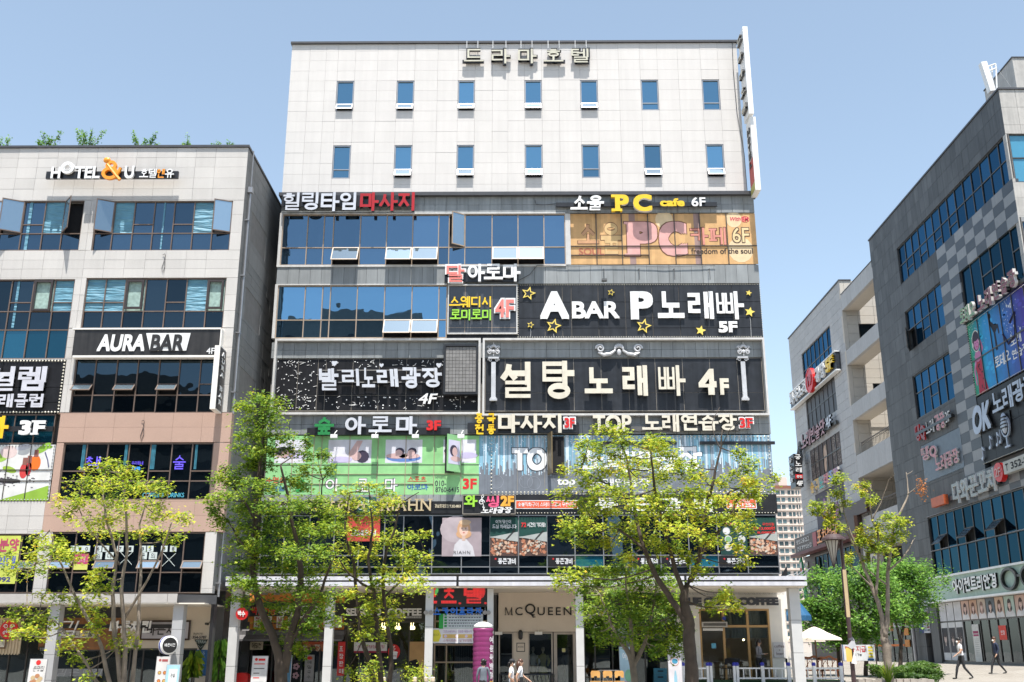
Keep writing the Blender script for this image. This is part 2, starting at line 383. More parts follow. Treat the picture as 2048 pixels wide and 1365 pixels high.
    for s in st:
        if s[0] == 'o':
            _, cx, cy, rx, ry, tl = s; rx += tl*.45; ry += tl*.45; b.ring(cx, cy, rx, ry, min(tl, rx*.85, ry*.85), -.5, .5+q*.004, 22); q += 1; continue
        h = t/2
        if s[0] == 's': h = s[1]/2; s = s[2]
        for (x0, y0), (x1, y1) in zip(s[:-1], s[1:]):
            l = math.hypot(x1-x0, y1-y0)
            if l < 1e-4: continue
            dx, dy = (x1-x0)/l*h, (y1-y0)/l*h; e0 = 1 if abs(dx*dy) < 1e-6 else .4
            b.poly([(x0-dx*e0+dy, y0-dy*e0-dx), (x1+dx*e0+dy, y1+dy*e0-dx), (x1+dx*e0-dy, y1+dy*e0+dx), (x0-dx*e0-dy, y0-dy*e0+dx)], -.5, .5+q*.004); q += 1
    return b.mesh('glyph', [])
def _base(s):
    k = ('base', s)
    if k not in _gc:
        c = bpy.data.curves.new('g', 'FONT'); c.body = s; c.offset = .008; c.resolution_u = 4; c.extrude = .5; c.size = 1.0
        o = bpy.data.objects.new('g', c); _tmp.collection.objects.link(o)
        _tmp.view_layers[0].update(); dg = _tmp.view_layers[0].depsgraph; _gc[k] = bpy.data.meshes.new_from_object(o.evaluated_get(dg))
        _tmp.collection.objects.unlink(o); bpy.data.objects.remove(o); bpy.data.curves.remove(c)
    return _gc[k]
def glyph(s, bold=0.0, res=3):
    """character outline; bold Latin strokes are the outline stamped a little to each side"""
    k = (s, round(bold, 3))
    if k not in _gc:
        if len(s) == 1 and ord(s) >= 0xAC00: _gc[k] = hangul(s, min(.165, .075+bold*1.5)); return _gc[k]
        me = _base(s); d = bold-.008
        if d < .006: _gc[k] = me
        else:
            b = B(); i = 0; n = 2 if d > .035 else 1; sh = [(-d, -d), (d, -d), (-d, d), (d, d), (0, 0)]+([(-d, 0), (d, 0), (0, d), (0, -d)] if n == 2 else [])
            for dx, dy in sh:
                b.merge(me, T(dx, dy, i*.004)); i += 1
            _gc[k] = b.mesh('glyph', [])
    return _gc[k]
def _xr(me):
    xs = [v.co.x for v in me.vertices]; ys = [v.co.y for v in me.vertices]
    return (min(xs), max(xs), min(ys), max(ys)) if xs else (0, 0, 0, 0)
def adv(ch):
    if ord(ch) >= 0xAC00: return .96
    if ch not in _ac:
        a, b = _xr(_base('H'+ch+'H')), _xr(_base('HH')); _ac[ch] = (a[1]-a[0])-(b[1]-b[0])
    return _ac[ch]
def layout(s, bold, gapx=0.0, res=3):
    x = 0; out = []
    for ch in s:
        if ch != ' ':
            me = glyph(ch, bold, res); out.append((me, x, _xr(me)))
        x += adv(ch)+gapx
    x0 = min(q[1]+q[2][0] for q in out); x1 = max(q[1]+q[2][1] for q in out); y0 = min(q[2][2] for q in out); y1 = max(q[2][3] for q in out)
    return out, x0, x1, y0, y1
def letters(face, parent, s, box, w, depth, mats, bold=.03, gapx=.0, slant=0, name='letter', outline=None, M0=None):
    """channel letters: one solid object per character, fitted to box=(u0,v0,u1,v1)"""
    out, x0, x1, y0, y1 = layout(s, bold, gapx); u0, v0, u1, v1 = box; sx, sy = (u1-u0)/(x1-x0), (v1-v0)/(y1-y0)
    base = face.M if M0 is None else M0
    if not isinstance(mats, (list, tuple)): mats = [mats]
    for me, x, bb in out:
        cx, cy = x+(bb[0]+bb[1])/2, (bb[2]+bb[3])/2
        b = B(); M = Matrix(((sx, slant*sx, 0, (x-cx)*sx-slant*sx*cy), (0, sy, 0, -cy*sy), (0, 0, depth, depth/2), (0, 0, 0, 1)))
        b.merge(me, M, 0, side=1 if len(mats) > 1 else None)
        b.build(name, parent, mats, base @ T(u0+(cx-x0)*sx, v0+(cy-y0)*sy, w))
def flat_text(b, s, box, z, c, bold=.01, gapx=0, slant=0, m=0):
    """printed lettering, added flat to an artwork mesh (front faces only)"""
    out, x0, x1, y0, y1 = layout(s, bold, gapx, 2); u0, v0, u1, v1 = box; sx, sy = (u1-u0)/(x1-x0), (v1-v0)/(y1-y0)
    for me, x, bb in out:
        k = len(b.v); b.v += [(u0+(v.co.x+x-x0)*sx+slant*(v.co.y-y0)*sy, v0+(v.co.y-y0)*sy, z+(v.co.z-.5)*.06) for v in me.vertices]
        for p in me.polygons:
            if p.normal.z > .5: b.face([k+i for i in p.vertices], m, c)
def thing(name, label, cat, Mw, group=None):
    o = put(name, None, None, Mw); o.empty_display_size = .3; return tag(o, label, cat, group)
# colours for print
WHITE, BLACK, RED, YEL, GRN, BLU = (.8, .8, .8), (.012, .012, .014), (.62, .03, .03), (.75, .48, .03), (.08, .42, .10), (.03, .10, .42)
def cut(cells, holes):
    for h in holes:
        out = []
        for (a, b, c, d) in cells:
            x0, y0, x1, y1 = max(a, h[0]), max(b, h[1]), min(c, h[2]), min(d, h[3])
            if x1-x0 < .002 or y1-y0 < .002: out.append((a, b, c, d)); continue
            if b < y0: out.append((a, b, c, y0))
            if y1 < d: out.append((a, y1, c, d))
            if a < x0: out.append((a, y0, x0, y1))
            if x1 < c: out.append((x1, y0, c, y1))
        cells = [r for r in out if r[2]-r[0] > .03 and r[3]-r[1] > .03]
    return cells
def grid(cols, rows, off=0):
    return [(cols[i], rows[j], cols[i+1], rows[j+1]) for i in range(len(cols)-1) for j in range(len(rows)-1)]
def clad(face, parent, cells, m, w0, w1, gap=.012, name='panel', limit=300, mfun=None):
    cells = sorted(cells, key=lambda q: -(q[2]-q[0])*(q[3]-q[1])); rest = B(); ms = []
    for k, (a, b_, c, d) in enumerate(cells):
        mm = mfun((a+c)/2, (b_+d)/2) if mfun else m; pr = random.uniform(-.003, .003); g = gap/2
        if k < limit: slab(name, face, parent, a+g, b_+g, c-g, d-g, w0, w1+pr, mm)
        else:
            if mm not in ms: ms.append(mm)
            rest.box(a+g, c-g, b_+g, d-g, w0, w1+pr, ms.index(mm))
    if rest.f: tag(rest.build(name+'_field', parent, ms, face.M), kind='stuff')
def frange(a, b, st):
    n = max(1, round((b-a)/st)); return [a+(b-a)*i/n for i in range(n+1)]
mat('void', (.012, .012, .014), .9, var=0)
mat('stone_cream', (.585, .56, .535), .75, var=.025, scale=.8, rnd=.02, fine=.05, streak=.03)
mat('stone_lb', (.51, .49, .465), .75, var=.04, scale=.8, rnd=.05, fine=.06, streak=.03)
mat('stone_grey', (.235, .25, .255), .6, var=.10, scale=1.2, rnd=.10, streak=.16, fine=.05)
mat('stone_dark', (.078, .081, .083), .6, var=.14, scale=.9, rnd=.22, streak=.22, fine=.08)
mat('stone_pink', (.42, .285, .225), .8, var=.05, scale=.8, rnd=.03, fine=.06)
mat('frame_dark', (.05, .045, .04), .4, var=.1); mat('frame_metal', (.35, .35, .36), .35, metal=.6, var=.08)
mat('frame_white', (.56, .55, .53), .45, var=.06, streak=.10); mat('frame_tan', (.35, .27, .2), .45)
mat('coping', (.06, .06, .065), .4, var=.1)
mat('white_paint', (.78, .78, .77), .4, var=.05, streak=.05); mat('black_paint', (.018, .018, .02), .35, var=.2)
mat('panel_black', (.012, .012, .014), .45, spec=.25, var=.25, streak=.25); mat('panel_slate', (.022, .025, .031), .45, spec=.3, var=.2, streak=.25)
mat('red_paint', (.60, .02, .02), .35, var=.06); mat('yellow_paint', (.80, .52, .02), .35, var=.05); mat('grey_letter', (.55, .57, .62), .35, var=.05)
mat('cream_letter', (.66, .61, .50), .4, var=.08, streak=.06); mat('orange_paint', (.85, .30, .02), .4, var=.05)
mat('concrete', (.36, .35, .33), .85, var=.12, streak=.1); mat('cable', (.04, .04, .045), .6)
glass('glass_blue', (.24, .45, .60), .62, (.01, .025, .04))
glass('glass_six', (.19, .31, .44), .60, (.01, .02, .03))
glass('glass_five', (.22, .42, .60), .60, (.01, .02, .03))
glass('glass_deep', (.17, .33, .52), .50, (.006, .012, .02))
glass('glass_dark', (.16, .24, .32), .28, (.004, .007, .011))
glass('glass_right', (.07, .19, .32), .50, (.003, .014, .03))
glass('glass_cyan', (.30, .62, .80), .35, (.02, .22, .32))
glass('glass_clear', (.8, .9, .95), .04, (.82, .86, .86), .1, clear=1)
glass('glass_sash', (.52, .68, .80), .42, (.12, .16, .19), .1)  # paler tint and body imitate daylight on and through the tilted panes
glass('glass_shop', (.7, .8, .85), .07, (.55, .6, .6), .1, clear=1)
# ================================================================== ground and far setting
def ground():
    b = B(); xs = [-700, -200, -60, -30, -14]+[3+i*1.0 for i in range(0, 27)]+[34, 60, 200, 700]; ys = [-120, -60, -20, 0, 10, 20, 30, 35, 40, 45, 50, 55, 60, 70, 90, 140, 300, 800]
    for y in ys:
        for x in xs: b.v.append((x, y, ground_z(x, y)))
    n = len(xs)
    for j in range(len(ys)-1):
        for i in range(n-1): b.face((j*n+i, j*n+i+1, (j+1)*n+i+1, (j+1)*n+i))
    m = mat('paving', (.31, .285, .25), .85, var=.10, scale=.35, fine=.08)
    nt = m.node_tree; N = nt.nodes; L = nt.links; p = N['Principled BSDF']; src = p.inputs['Base Color'].links[0].from_socket
    br = N.new('ShaderNodeTexBrick'); br.inputs['Scale'].default_value = 1.0; br.inputs['Mortar Size'].default_value = .02
    br.inputs['Brick Width'].default_value = .6; br.inputs['Row Height'].default_value = .3
    br.inputs['Color1'].default_value = (1, 1, 1, 1); br.inputs['Color2'].default_value = (.82, .80, .78, 1); br.inputs['Mortar'].default_value = (.45, .43, .4, 1)
    g = N.new('ShaderNodeNewGeometry'); L.new(g.outputs['Position'], br.inputs['Vector'])
    mx = N.new('ShaderNodeMix'); mx.data_type = 'RGBA'; mx.blend_type = 'MULTIPLY'; mx.inputs[0].default_value = 1
    L.new(src, mx.inputs[6]); L.new(br.outputs['Color'], mx.inputs[7]); L.new(mx.outputs[2], p.inputs['Base Color'])
    tag(b.build('ground', None, m, Matrix.Identity(4)), kind='structure')
ground()

# ================================================================== the tall building in the middle
MB = thing('commercial_building', 'tall eight storey building with cream stone top and sign covered glass floors', 'building', T(0, 45, 0))
UL, UR, LL, LR = -11.33, 10.95, -11.30, 11.24
ZT = MF.px(1000, 86)[1]; ZL = MF.px(1000, 389)[1]
def vy(y, x=1020): return MF.px(x, y)[1]
def ux(x, y): return MF.px(x, y)[0]
b = B(); b.box(UL+.02, UR-.02, 4.75, ZT-.05, -14, -.35); b.build('core', MB, mat('core_wall', (.2, .19, .18), .9), MF.M)
b = B(); b.box(UR-.35, UR-.005, ZL, ZT-.06, -14, -.37); b.build('side_wall', MB, MATS['stone_cream'], MF.M)
for a_, c__ in ((LL+.005, LL+.3), (LR-.4, LR-.01)):
    b = B(); b.box(a_, c__, 4.75, ZL-.01, -14, -.37); b.build('lower_side_wall', MB, MATS['stone_grey'], MF.M)
b = B(); b.box(UL-.06, UR+.06, ZT-.05, ZT+.06, -14, .10); b.build('roof_coping', MB, MATS['coping'], MF.M)
# seven windows in two rows
cxs = [617, 650, 674, 709, 754, 794, 829, 875, 916, 950, 985, 1016, 1049, 1083.5, 1118, 1160, 1195, 1238, 1281, 1316, 1357, 1403, 1438]
cols = [UL]+[ux(x, 160) for x in cxs]+[UR]
rows = [ZL+.06]+[vy(y) for y in (368.7, 347.7, 326, 305, 283.8, 263, 242, 221.8, 201.5, 181, 160.8, 141, 120.5, 101.3)]+[ZT-.06]
wx = [(674, 709), (794, 829), (916, 950), (1049, 1083.5), (1160, 1195), (1281, 1316), (1403, 1438)]
holes = []
for rowi, (y0, ym, y1, opened) in enumerate(((161, 207, 222, (1, 1, 1, 1, 1, 0, 0)), (290, 338, 356.5, (0, 1, 1, 1, 0, 1, 1)))):
    for k, (a, c) in enumerate(wx):
        u0, u1 = ux(a, 160), ux(c, 160); h = (u0, vy(y1), u1, vy(y0)); holes.append(h)
        gb = mat('blind', (.10, .26, .42), .6)
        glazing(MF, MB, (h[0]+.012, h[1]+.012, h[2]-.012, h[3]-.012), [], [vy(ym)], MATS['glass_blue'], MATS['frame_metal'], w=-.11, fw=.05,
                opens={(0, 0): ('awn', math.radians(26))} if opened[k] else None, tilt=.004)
clad(MF, MB, cut(grid(cols, rows), holes), MATS['stone_cream'], -.35, 0, gap=.007)
# ledge
b = B(); b.box(LL-.12, LR+.16, ZL-.13, ZL+.04, -.4, .22); b.build('ledge', MB, MATS['coping'], MF.M)
# spandrel bands clad in grey stone, tile pitch about 0.52 m
tu = frange(LL, LR, .52)
def band(y0, y1, x0=None, x1=None, cutrow=True, w1=.0, mm='stone_grey', sub=None):
    v0, v1 = vy(y1), vy(y0); r = [v0, (v0+v1)/2, v1] if cutrow else [v0, v1]
    a = x0 if x0 is not None else LL; c = x1 if x1 is not None else LR
    return [q for q in grid([a]+[t for t in tu if a+.1 < t < c-.1]+[c], r)]
cells = band(393, 427)+band(531, 568, cutrow=False)+band(684, 716)+band(829, 869)+band(989, 1003, x1=ux(925, 996), cutrow=False)
clad(MF, MB, cells, MATS['stone_grey'], -.35, 0, gap=.012, name='spandrel_panel')
GB = MATS['glass_deep']; BL = MATS['glass_blue']
# --- 6F glazing
c6 = [(x, 470) for x in (614, 647, 666, 720, 773, 825, 877, 898, 930, 984, 1036, 1088)]
v0, v1 = vy(530), vy(428)
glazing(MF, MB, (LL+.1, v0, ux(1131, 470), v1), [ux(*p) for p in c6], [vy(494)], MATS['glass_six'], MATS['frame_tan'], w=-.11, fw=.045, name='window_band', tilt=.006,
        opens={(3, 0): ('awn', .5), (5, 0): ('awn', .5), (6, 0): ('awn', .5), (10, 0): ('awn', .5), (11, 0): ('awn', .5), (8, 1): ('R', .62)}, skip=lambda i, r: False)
b = B(); b.box(ux(1131, 470), ux(1141, 470), v0, v1, -.3, .01); b.build('white_mullion', MB, MATS['frame_white'], MF.M)
b = B(); b.box(LL-.03, LL+.1, v0, v1, -.3, .03); b.box(LL-.03, ux(1131, 470), v0-.09, v0-.002, -.3, .04); b.box(LL-.03, ux(1131, 470), v1+.002, v1+.06, -.3, .03); b.build('white_trim', MB, MATS['frame_white'], MF.M)
# --- 5F glazing
c5 = [(x, 620) for x in (608, 643, 659, 713, 768, 823, 877)]
v0, v1 = vy(676), vy(570)
film = MATS['glass_cyan']
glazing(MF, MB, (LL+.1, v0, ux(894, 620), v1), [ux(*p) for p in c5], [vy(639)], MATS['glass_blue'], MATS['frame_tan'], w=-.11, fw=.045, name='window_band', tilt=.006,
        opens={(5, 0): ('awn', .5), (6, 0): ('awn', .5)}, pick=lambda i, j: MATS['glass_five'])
b = B(); b.box(LL-.03, LL+.1, v0, v1, -.3, .03); b.box(LL-.03, ux(894, 620), v1+.002, v1+.05, -.3, .03); b.build('white_trim', MB, MATS['frame_white'], MF.M)
b = B(); b.box(ux(894, 620)+.005, LR-.02, v0, v1, -.3, -.10); b.build('window_back', MB, MATS['panel_slate'], MF.M)
# --- 4F dark panels both sides, big white box frames
def ringbox(name, x0, y0, x1, y1, th, w0, w1, m, parent=MB):
    a, c_, d, e = MF.rect(x0, y0, x1, y1, w1); b = B(); cu, cv = (a+d)/2, (c_+e)/2
    b.box(a-cu, d-cu, c_-cv, c_+th-cv, w0, w1); b.box(a-cu, d-cu, e-th-cv, e-cv, w0, w1)
    b.box(a-cu, a+th-cu, c_+th-cv, e-th-cv, w0, w1); b.box(d-th-cu, d-cu, c_+th-cv, e-th-cv, w0, w1)
    return b.build(name, parent, m, MF.at(cu, cv))
ringbox('box_frame', 545, 677, 961, 829, .10, -.2, .20, MATS['frame_white'])
ringbox('box_frame', 965, 676, 1534, 831, .09, -.2, .24, MATS['frame_white'])
bp = mat('mullion_light', (.30, .27, .23), .5)
def darkband(x0, y0, x1, y1, cs, rs, m, fr, w=-.08, fw=.022, name='panel_band', yref=None, **k):
    yr = yref or (y0+y1)/2; a, c_, d, e = MF.rect(x0, y0, x1, y1)
    return glazing(MF, MB, (a, c_, d, e), [ux(x, yr) for x in cs], [vy(y) for y in rs], m, fr, w=w, fw=fw, fd=.03, name=name, border=.02, **k)
darkband(549, 717, 957, 822, [594, 634, 650, 704, 757, 812, 867, 921], [790], MATS['panel_black'], bp)
darkband(970, 716, 1527, 822, [1010, 1042, 1092, 1148, 1203, 1258, 1312, 1367, 1422, 1477], [786], MATS['panel_slate'], bp)
# --- 3F backing for the banners, fascia for 2F signs
b = B(); b.box(LL+.1, LR-.05, vy(990), vy(870), -.3, -.06); b.build('window_back', MB, MATS['panel_slate'], MF.M)
b = B(); b.box(LL+.1, LR+.02, vy(1028), vy(1003.5), -.3, .05); b.box(ux(925, 1000), LR+.02, vy(1003.4), vy(989.4), -.3, .05); b.build('fascia', MB, MATS['black_paint'], MF.M)
# --- 2F glazing
c2 = [567, 617, 667, 717, 768, 806, 864, 923, 980, 1037, 1094, 1150, 1207, 1264, 1321, 1378, 1436, 1494]
glazing(MF, MB, (LL+.1, vy(1149), LR-.04, vy(1030)), [ux(x, 1090) for x in c2], [vy(1111)]+[vy(1134)], MATS['glass_dark'], MATS['frame_metal'], w=-.11, fw=.045, name='window_band', tilt=.008,
        pick=lambda i, j: MATS['glass_cyan'] if (i, j) in ((16, 1), (11, 1), (12, 1), (9, 1), (17, 1)) else MATS['glass_dark'])
# --- aerial stubs on the roof
for x, y, lab in ((659, 73, 'nearest the left corner'), (690, 73, 'second from the left corner'), (726, 71, 'middle one of the five'), (775, 70, 'second from the hotel letters'), (832, 70, 'nearest the hotel letters')):
    p = atY(x, 84, 45.6); b = B(); b.tube([(0, 0, 0), (0, 0, .5)], .05, 8); 
    b.tube([(0, 0, .5), (0, 0, .56)], .03, 6)
    t = tag(b.build('vent_pipe', None, MATS['white_paint'], T(p.x, 46.2, ZT)), 'short white vent pipe on the tall building roof, '+lab, 'pipe', 'row of vent pipes on the roof')
# ================================================================== signs on the tall building
SERIF = {'I': [(.5, 0), (.5, 1)], 'R': [(.1, 0), (.1, 1), (.95, 0)], 'N': [(.08, 0), (.08, 1), (.92, 1)], 'H': [(.08, 0), (.08, 1), (.92, 0), (.92, 1)], 'A': [(.04, 0), (.96, 0)],
         'M': [(.03, 0), (.97, 0)], 'U': [(.08, 1), (.92, 1)], 'E': [(.12, 0), (.12, 1)], 'P': [(.12, 0), (.12, 1)], 'F': [(.12, 0), (.12, 1)], 'K': [(.1, 0), (.1, 1), (.9, 0), (.9, 1)]}
def serif_letters(face, parent, s, box, w, depth, mats, bold=.0, bar=.055, bw=.15, name='letter', gapx=.05):
    out, x0, x1, y0, y1 = layout(s, bold, gapx); u0, v0, u1, v1 = box; sx, sy = (u1-u0)/(x1-x0), (v1-v0)/(y1-y0); k = 0
    if not isinstance(mats, (list, tuple)): mats = [mats]
    chs = [c for c in s if c != ' ']
    for (me, x, bb), ch in zip(out, chs):
        cx, cy = x+(bb[0]+bb[1])/2, (bb[2]+bb[3])/2; b = B()
        bwid, bh = (bb[1]-bb[0])*sx, (bb[3]-bb[2])*sy
        if ch == 'M':
            hw, hh, tn, tk = bwid*.46, bh/2, bwid*.05, bwid*.13
            b.box(-hw, -hw+tn, -hh, hh, 0, depth); b.box(hw-tk, hw, -hh, hh, 0, depth+.001)
            b.poly([(-hw, hh), (-hw+tk, hh), (tk*.3, -hh), (-tk*.3, -hh)], 0, depth+.002); b.poly([(hw, hh), (hw-tn, hh), (-tk*.3, -hh), (tk*.1, -hh)], 0, depth+.003)
        else: b.merge(me, Matrix(((sx, 0, 0, (x-cx)*sx), (0, sy, 0, -cy*sy), (0, 0, depth, depth/2), (0, 0, 0, 1))), 0, side=1 if len(mats) > 1 else None)
        for fx, fy in SERIF.get(ch, []):
            px_, py_ = (fx-.5)*bwid, (fy-.5)*bh; t = bar*sy
            b.box(px_-bw*sx, px_+bw*sx, py_-(t if fy else 0), py_+(0 if fy else t), .001, depth+.004)
        if ch == 'Q':
            b.tube([(-.1*bwid, -.33*bh, depth), (.1*bwid, -.38*bh, depth), (.28*bwid, -.62*bh, depth), (.5*bwid, -.6*bh, depth)], [.02*sx, .05*sx, .05*sx, .02*sx], 6)
        b.build(name, parent, mats, face.M @ T(u0+(cx-x0)*sx, v0+(cy-y0)*sy, w))
def P(face, x0, y0, x1, y1, w=0): return face.rect(x0, y0, x1, y1, w)
def sign_root(face, px, py, label, cat='sign', name='wall_sign', w=0, group=None):
    u, v = face.px(px, py, w); return thing(name, label, cat, face.at(u, v, w), group)
def boxpart(face, parent, pxr, w0, w1, m, name='backing'):
    a, c_, d, e = P(face, *pxr, w1); return slab(name, face, parent, a, c_, d, e, w0, w1, m)
def L(face, parent, s, pxr, w, depth, mats, **k):
    letters(face, parent, s, P(face, *pxr, w+depth), w, depth, mats, **k)
def SL(face, parent, s, pxr, w, depth, mats, **k):
    serif_letters(face, parent, s, P(face, *pxr, w+depth), w, depth, mats, **k)
def bulbs(face, parent, pts, w, step=.12, r=.026, m=None, name='bulb_string'):
    b = B()
    for (a, c) in zip(pts[:-1], pts[1:]):
        n = max(1, int(math.hypot(c[0]-a[0], c[1]-a[1])/step))
        for i in range(n):
            t = i/n; x, y = a[0]+(c[0]-a[0])*t, a[1]+(c[1]-a[1])*t; k = len(b.v)
            b.v += [(x-r, y, 0), (x, y-r, 0), (x+r, y, 0), (x, y+r, 0), (x, y, r*1.3)]
            for q in ((0, 1, 4), (1, 2, 4), (2, 3, 4), (3, 0, 4)): b.face([k+j for j in q])
    return tag(b.build(name, parent, m or mat('bulb', (.75, .72, .62), .3), face.M @ T(0, 0, w)), kind='stuff')
def frame4(face, parent, pxr, th, w0, w1, m, name='sign_frame'):
    a, c_, d, e = P(face, *pxr, w1); b = B(); cu, cv = (a+d)/2, (c_+e)/2
    b.box(a-cu, d-cu, c_-cv, c_+th-cv, w0, w1); b.box(a-cu, d-cu, e-th-cv, e-cv, w0, w1)
    b.box(a-cu, a+th-cu, c_+th-cv, e-th-cv, w0, w1); b.box(d-th-cu, d-cu, c_+th-cv, e-th-cv, w0, w1)
    return b.build(name, parent, m, face.at(cu, cv))
def star(r, q=.45, n=5, rot=.25): return [((r if i % 2 == 0 else r*q)*math.sin(rot+math.pi*i/n), (r if i % 2 == 0 else r*q)*math.cos(rot+math.pi*i/n)) for i in range(2*n)]
Mt = MATS; WP, BP, RP, YP, GL, CL = Mt['white_paint'], Mt['black_paint'], Mt['red_paint'], Mt['yellow_paint'], Mt['grey_letter'], Mt['cream_letter']
PR = print_mat(); dark_side = mat('letter_side', (.10, .10, .10), .5); pink = mat('pink_paint', (.70, .20, .17), .4, var=.05); green = mat('green_paint', (.02, .22, .06), .4)
lime = mat('lime_paint', (.30, .62, .05), .4); steel = Mt['frame_metal']; bulbm = mat('bulb', (.75, .72, .62), .3)
# 1 rooftop letters
s = sign_root(MF, 1052, 112, 'large cream Korean letters hung below the roof edge of the tall building')
L(MF, s, '드라마호텔', (925, 96, 1180, 130), .08, .12, BP, bold=.07, gapx=.35, name='letter_case')
L(MF, s, '드라마호텔', (928, 98, 1177, 127), .205, .03, [mat('hotel_cream', (.52, .50, .40), .4), dark_side], bold=.015, gapx=.35)
for x in (934, 956, 986, 1012, 1042, 1064, 1096, 1118, 1150, 1172):
    u = MF.px(x, 90)[0]; b = B(); b.tube([(0, -.35, .12), (0, .08, .12), (0, .08, -.1)], .016, 6); b.build('bracket', s, WP, MF.at(u, ZT-.05))
# 2 blade signs at the corner
SF = Face((10.93, 45, 0), (0, -1, 0))
s = thing('blade_sign', 'tall white blade sign with stacked letters at the top right building corner', 'sign', T(10.95, 45, 27))
zt, zb = 2+(MF.px(1486, 54, 1.25)[1]-2), MF.px(1494, 228, 1.25)[1]
b = B(); b.box(.0, .24, -.0, zt-zb, .25, 1.28); b.build('sign_box', s, WP, Matrix(((1, 0, 0, 11.0), (0, 0, -1, 45), (0, 1, 0, zb), (0, 0, 0, 1))))
SF2 = Face((11.0, 45, 0), (0, -1, 0))
for i, ch in enumerate('드라마호텔'):
    h = (zt-zb)/5; v = zt-(i+1)*h
    letters(SF2, s, ch, (.36, v+.3, 1.2, v+h-.3), .005, .12, [CL, dark_side], bold=.05)
b = B()
for k in range(5): b.box(.24, .3, .3+k*(zt-zb-.6)/4.5, .3+k*(zt-zb-.6)/4.5+.5, .5, 1.0)
b.build('right_letter', s, WP, Matrix(((1, 0, 0, 11.0), (0, 0, -1, 45), (0, 1, 0, zb), (0, 0, 0, 1))))
s = thing('blade_sign', 'slimmer blade sign with red lower part under the tall white one', 'sign', T(10.95, 45, 24))
z2, z1 = zb-.08, MF.px(1504, 380, 1.1)[1]
M2 = Matrix(((1, 0, 0, 11.08), (0, 0, -1, 45), (0, 1, 0, z1), (0, 0, 0, 1)))
b = B(); b.box(.0, .26, 0, z2-z1, .22, 1.12); b.build('sign_box', s, WP, M2)
b = B(); b.box(-.008, -.001, .45, (z2-z1)*.45, .27, 1.07); b.build('red_field', s, mat('red_faded', (.5, .08, .07), .5), M2)
b = B(); b.box(-.008, -.001, .05, .42, .27, 1.07); b.build('yellow_field', s, mat('yellow_faded', (.5, .45, .12), .5), M2)
SF3 = Face((11.07, 45, 0), (0, -1, 0))
for i, ch in enumerate('HOTEL'):
    v = z2-.35-(i+1)*.42; letters(SF3, s, ch, (.45, v, .9, v+.32), .003, .03, dark_side, bold=.03)
# 3
s = sign_root(MF, 696, 403, 'grey and dark red Korean massage sign at the left end of the ledge')
boxpart(MF, s, (563, 391, 829, 413), .22, .30, BP)
L(MF, s, '힐링타임', (566, 385, 712, 423), .32, .16, [GL, dark_side], bold=.04)
L(MF, s, '마사지', (720, 385, 829, 422), .32, .16, [mat('dark_red', (.38, .01, .015), .35), dark_side], bold=.045)
# 4
s = sign_root(MF, 1260, 405, 'white and yellow PC cafe sign on a black bar under the ledge')
boxpart(MF, s, (1112, 405, 1434, 413), .1, .2, BP)
L(MF, s, '소울', (1142, 391, 1208, 421), .22, .14, [WP, dark_side], bold=.05, slant=.1)
SL(MF, s, 'PC', (1230, 389, 1304, 423), .22, .16, [YP, WP], bold=.045, bar=.12, bw=.2, gapx=.2)
L(MF, s, 'cafe', (1320, 397, 1369, 413), .22, .12, [YP, dark_side], bold=.045)
L(MF, s, '6F', (1383, 395, 1411, 413), .22, .1, [WP, dark_side], bold=.02)
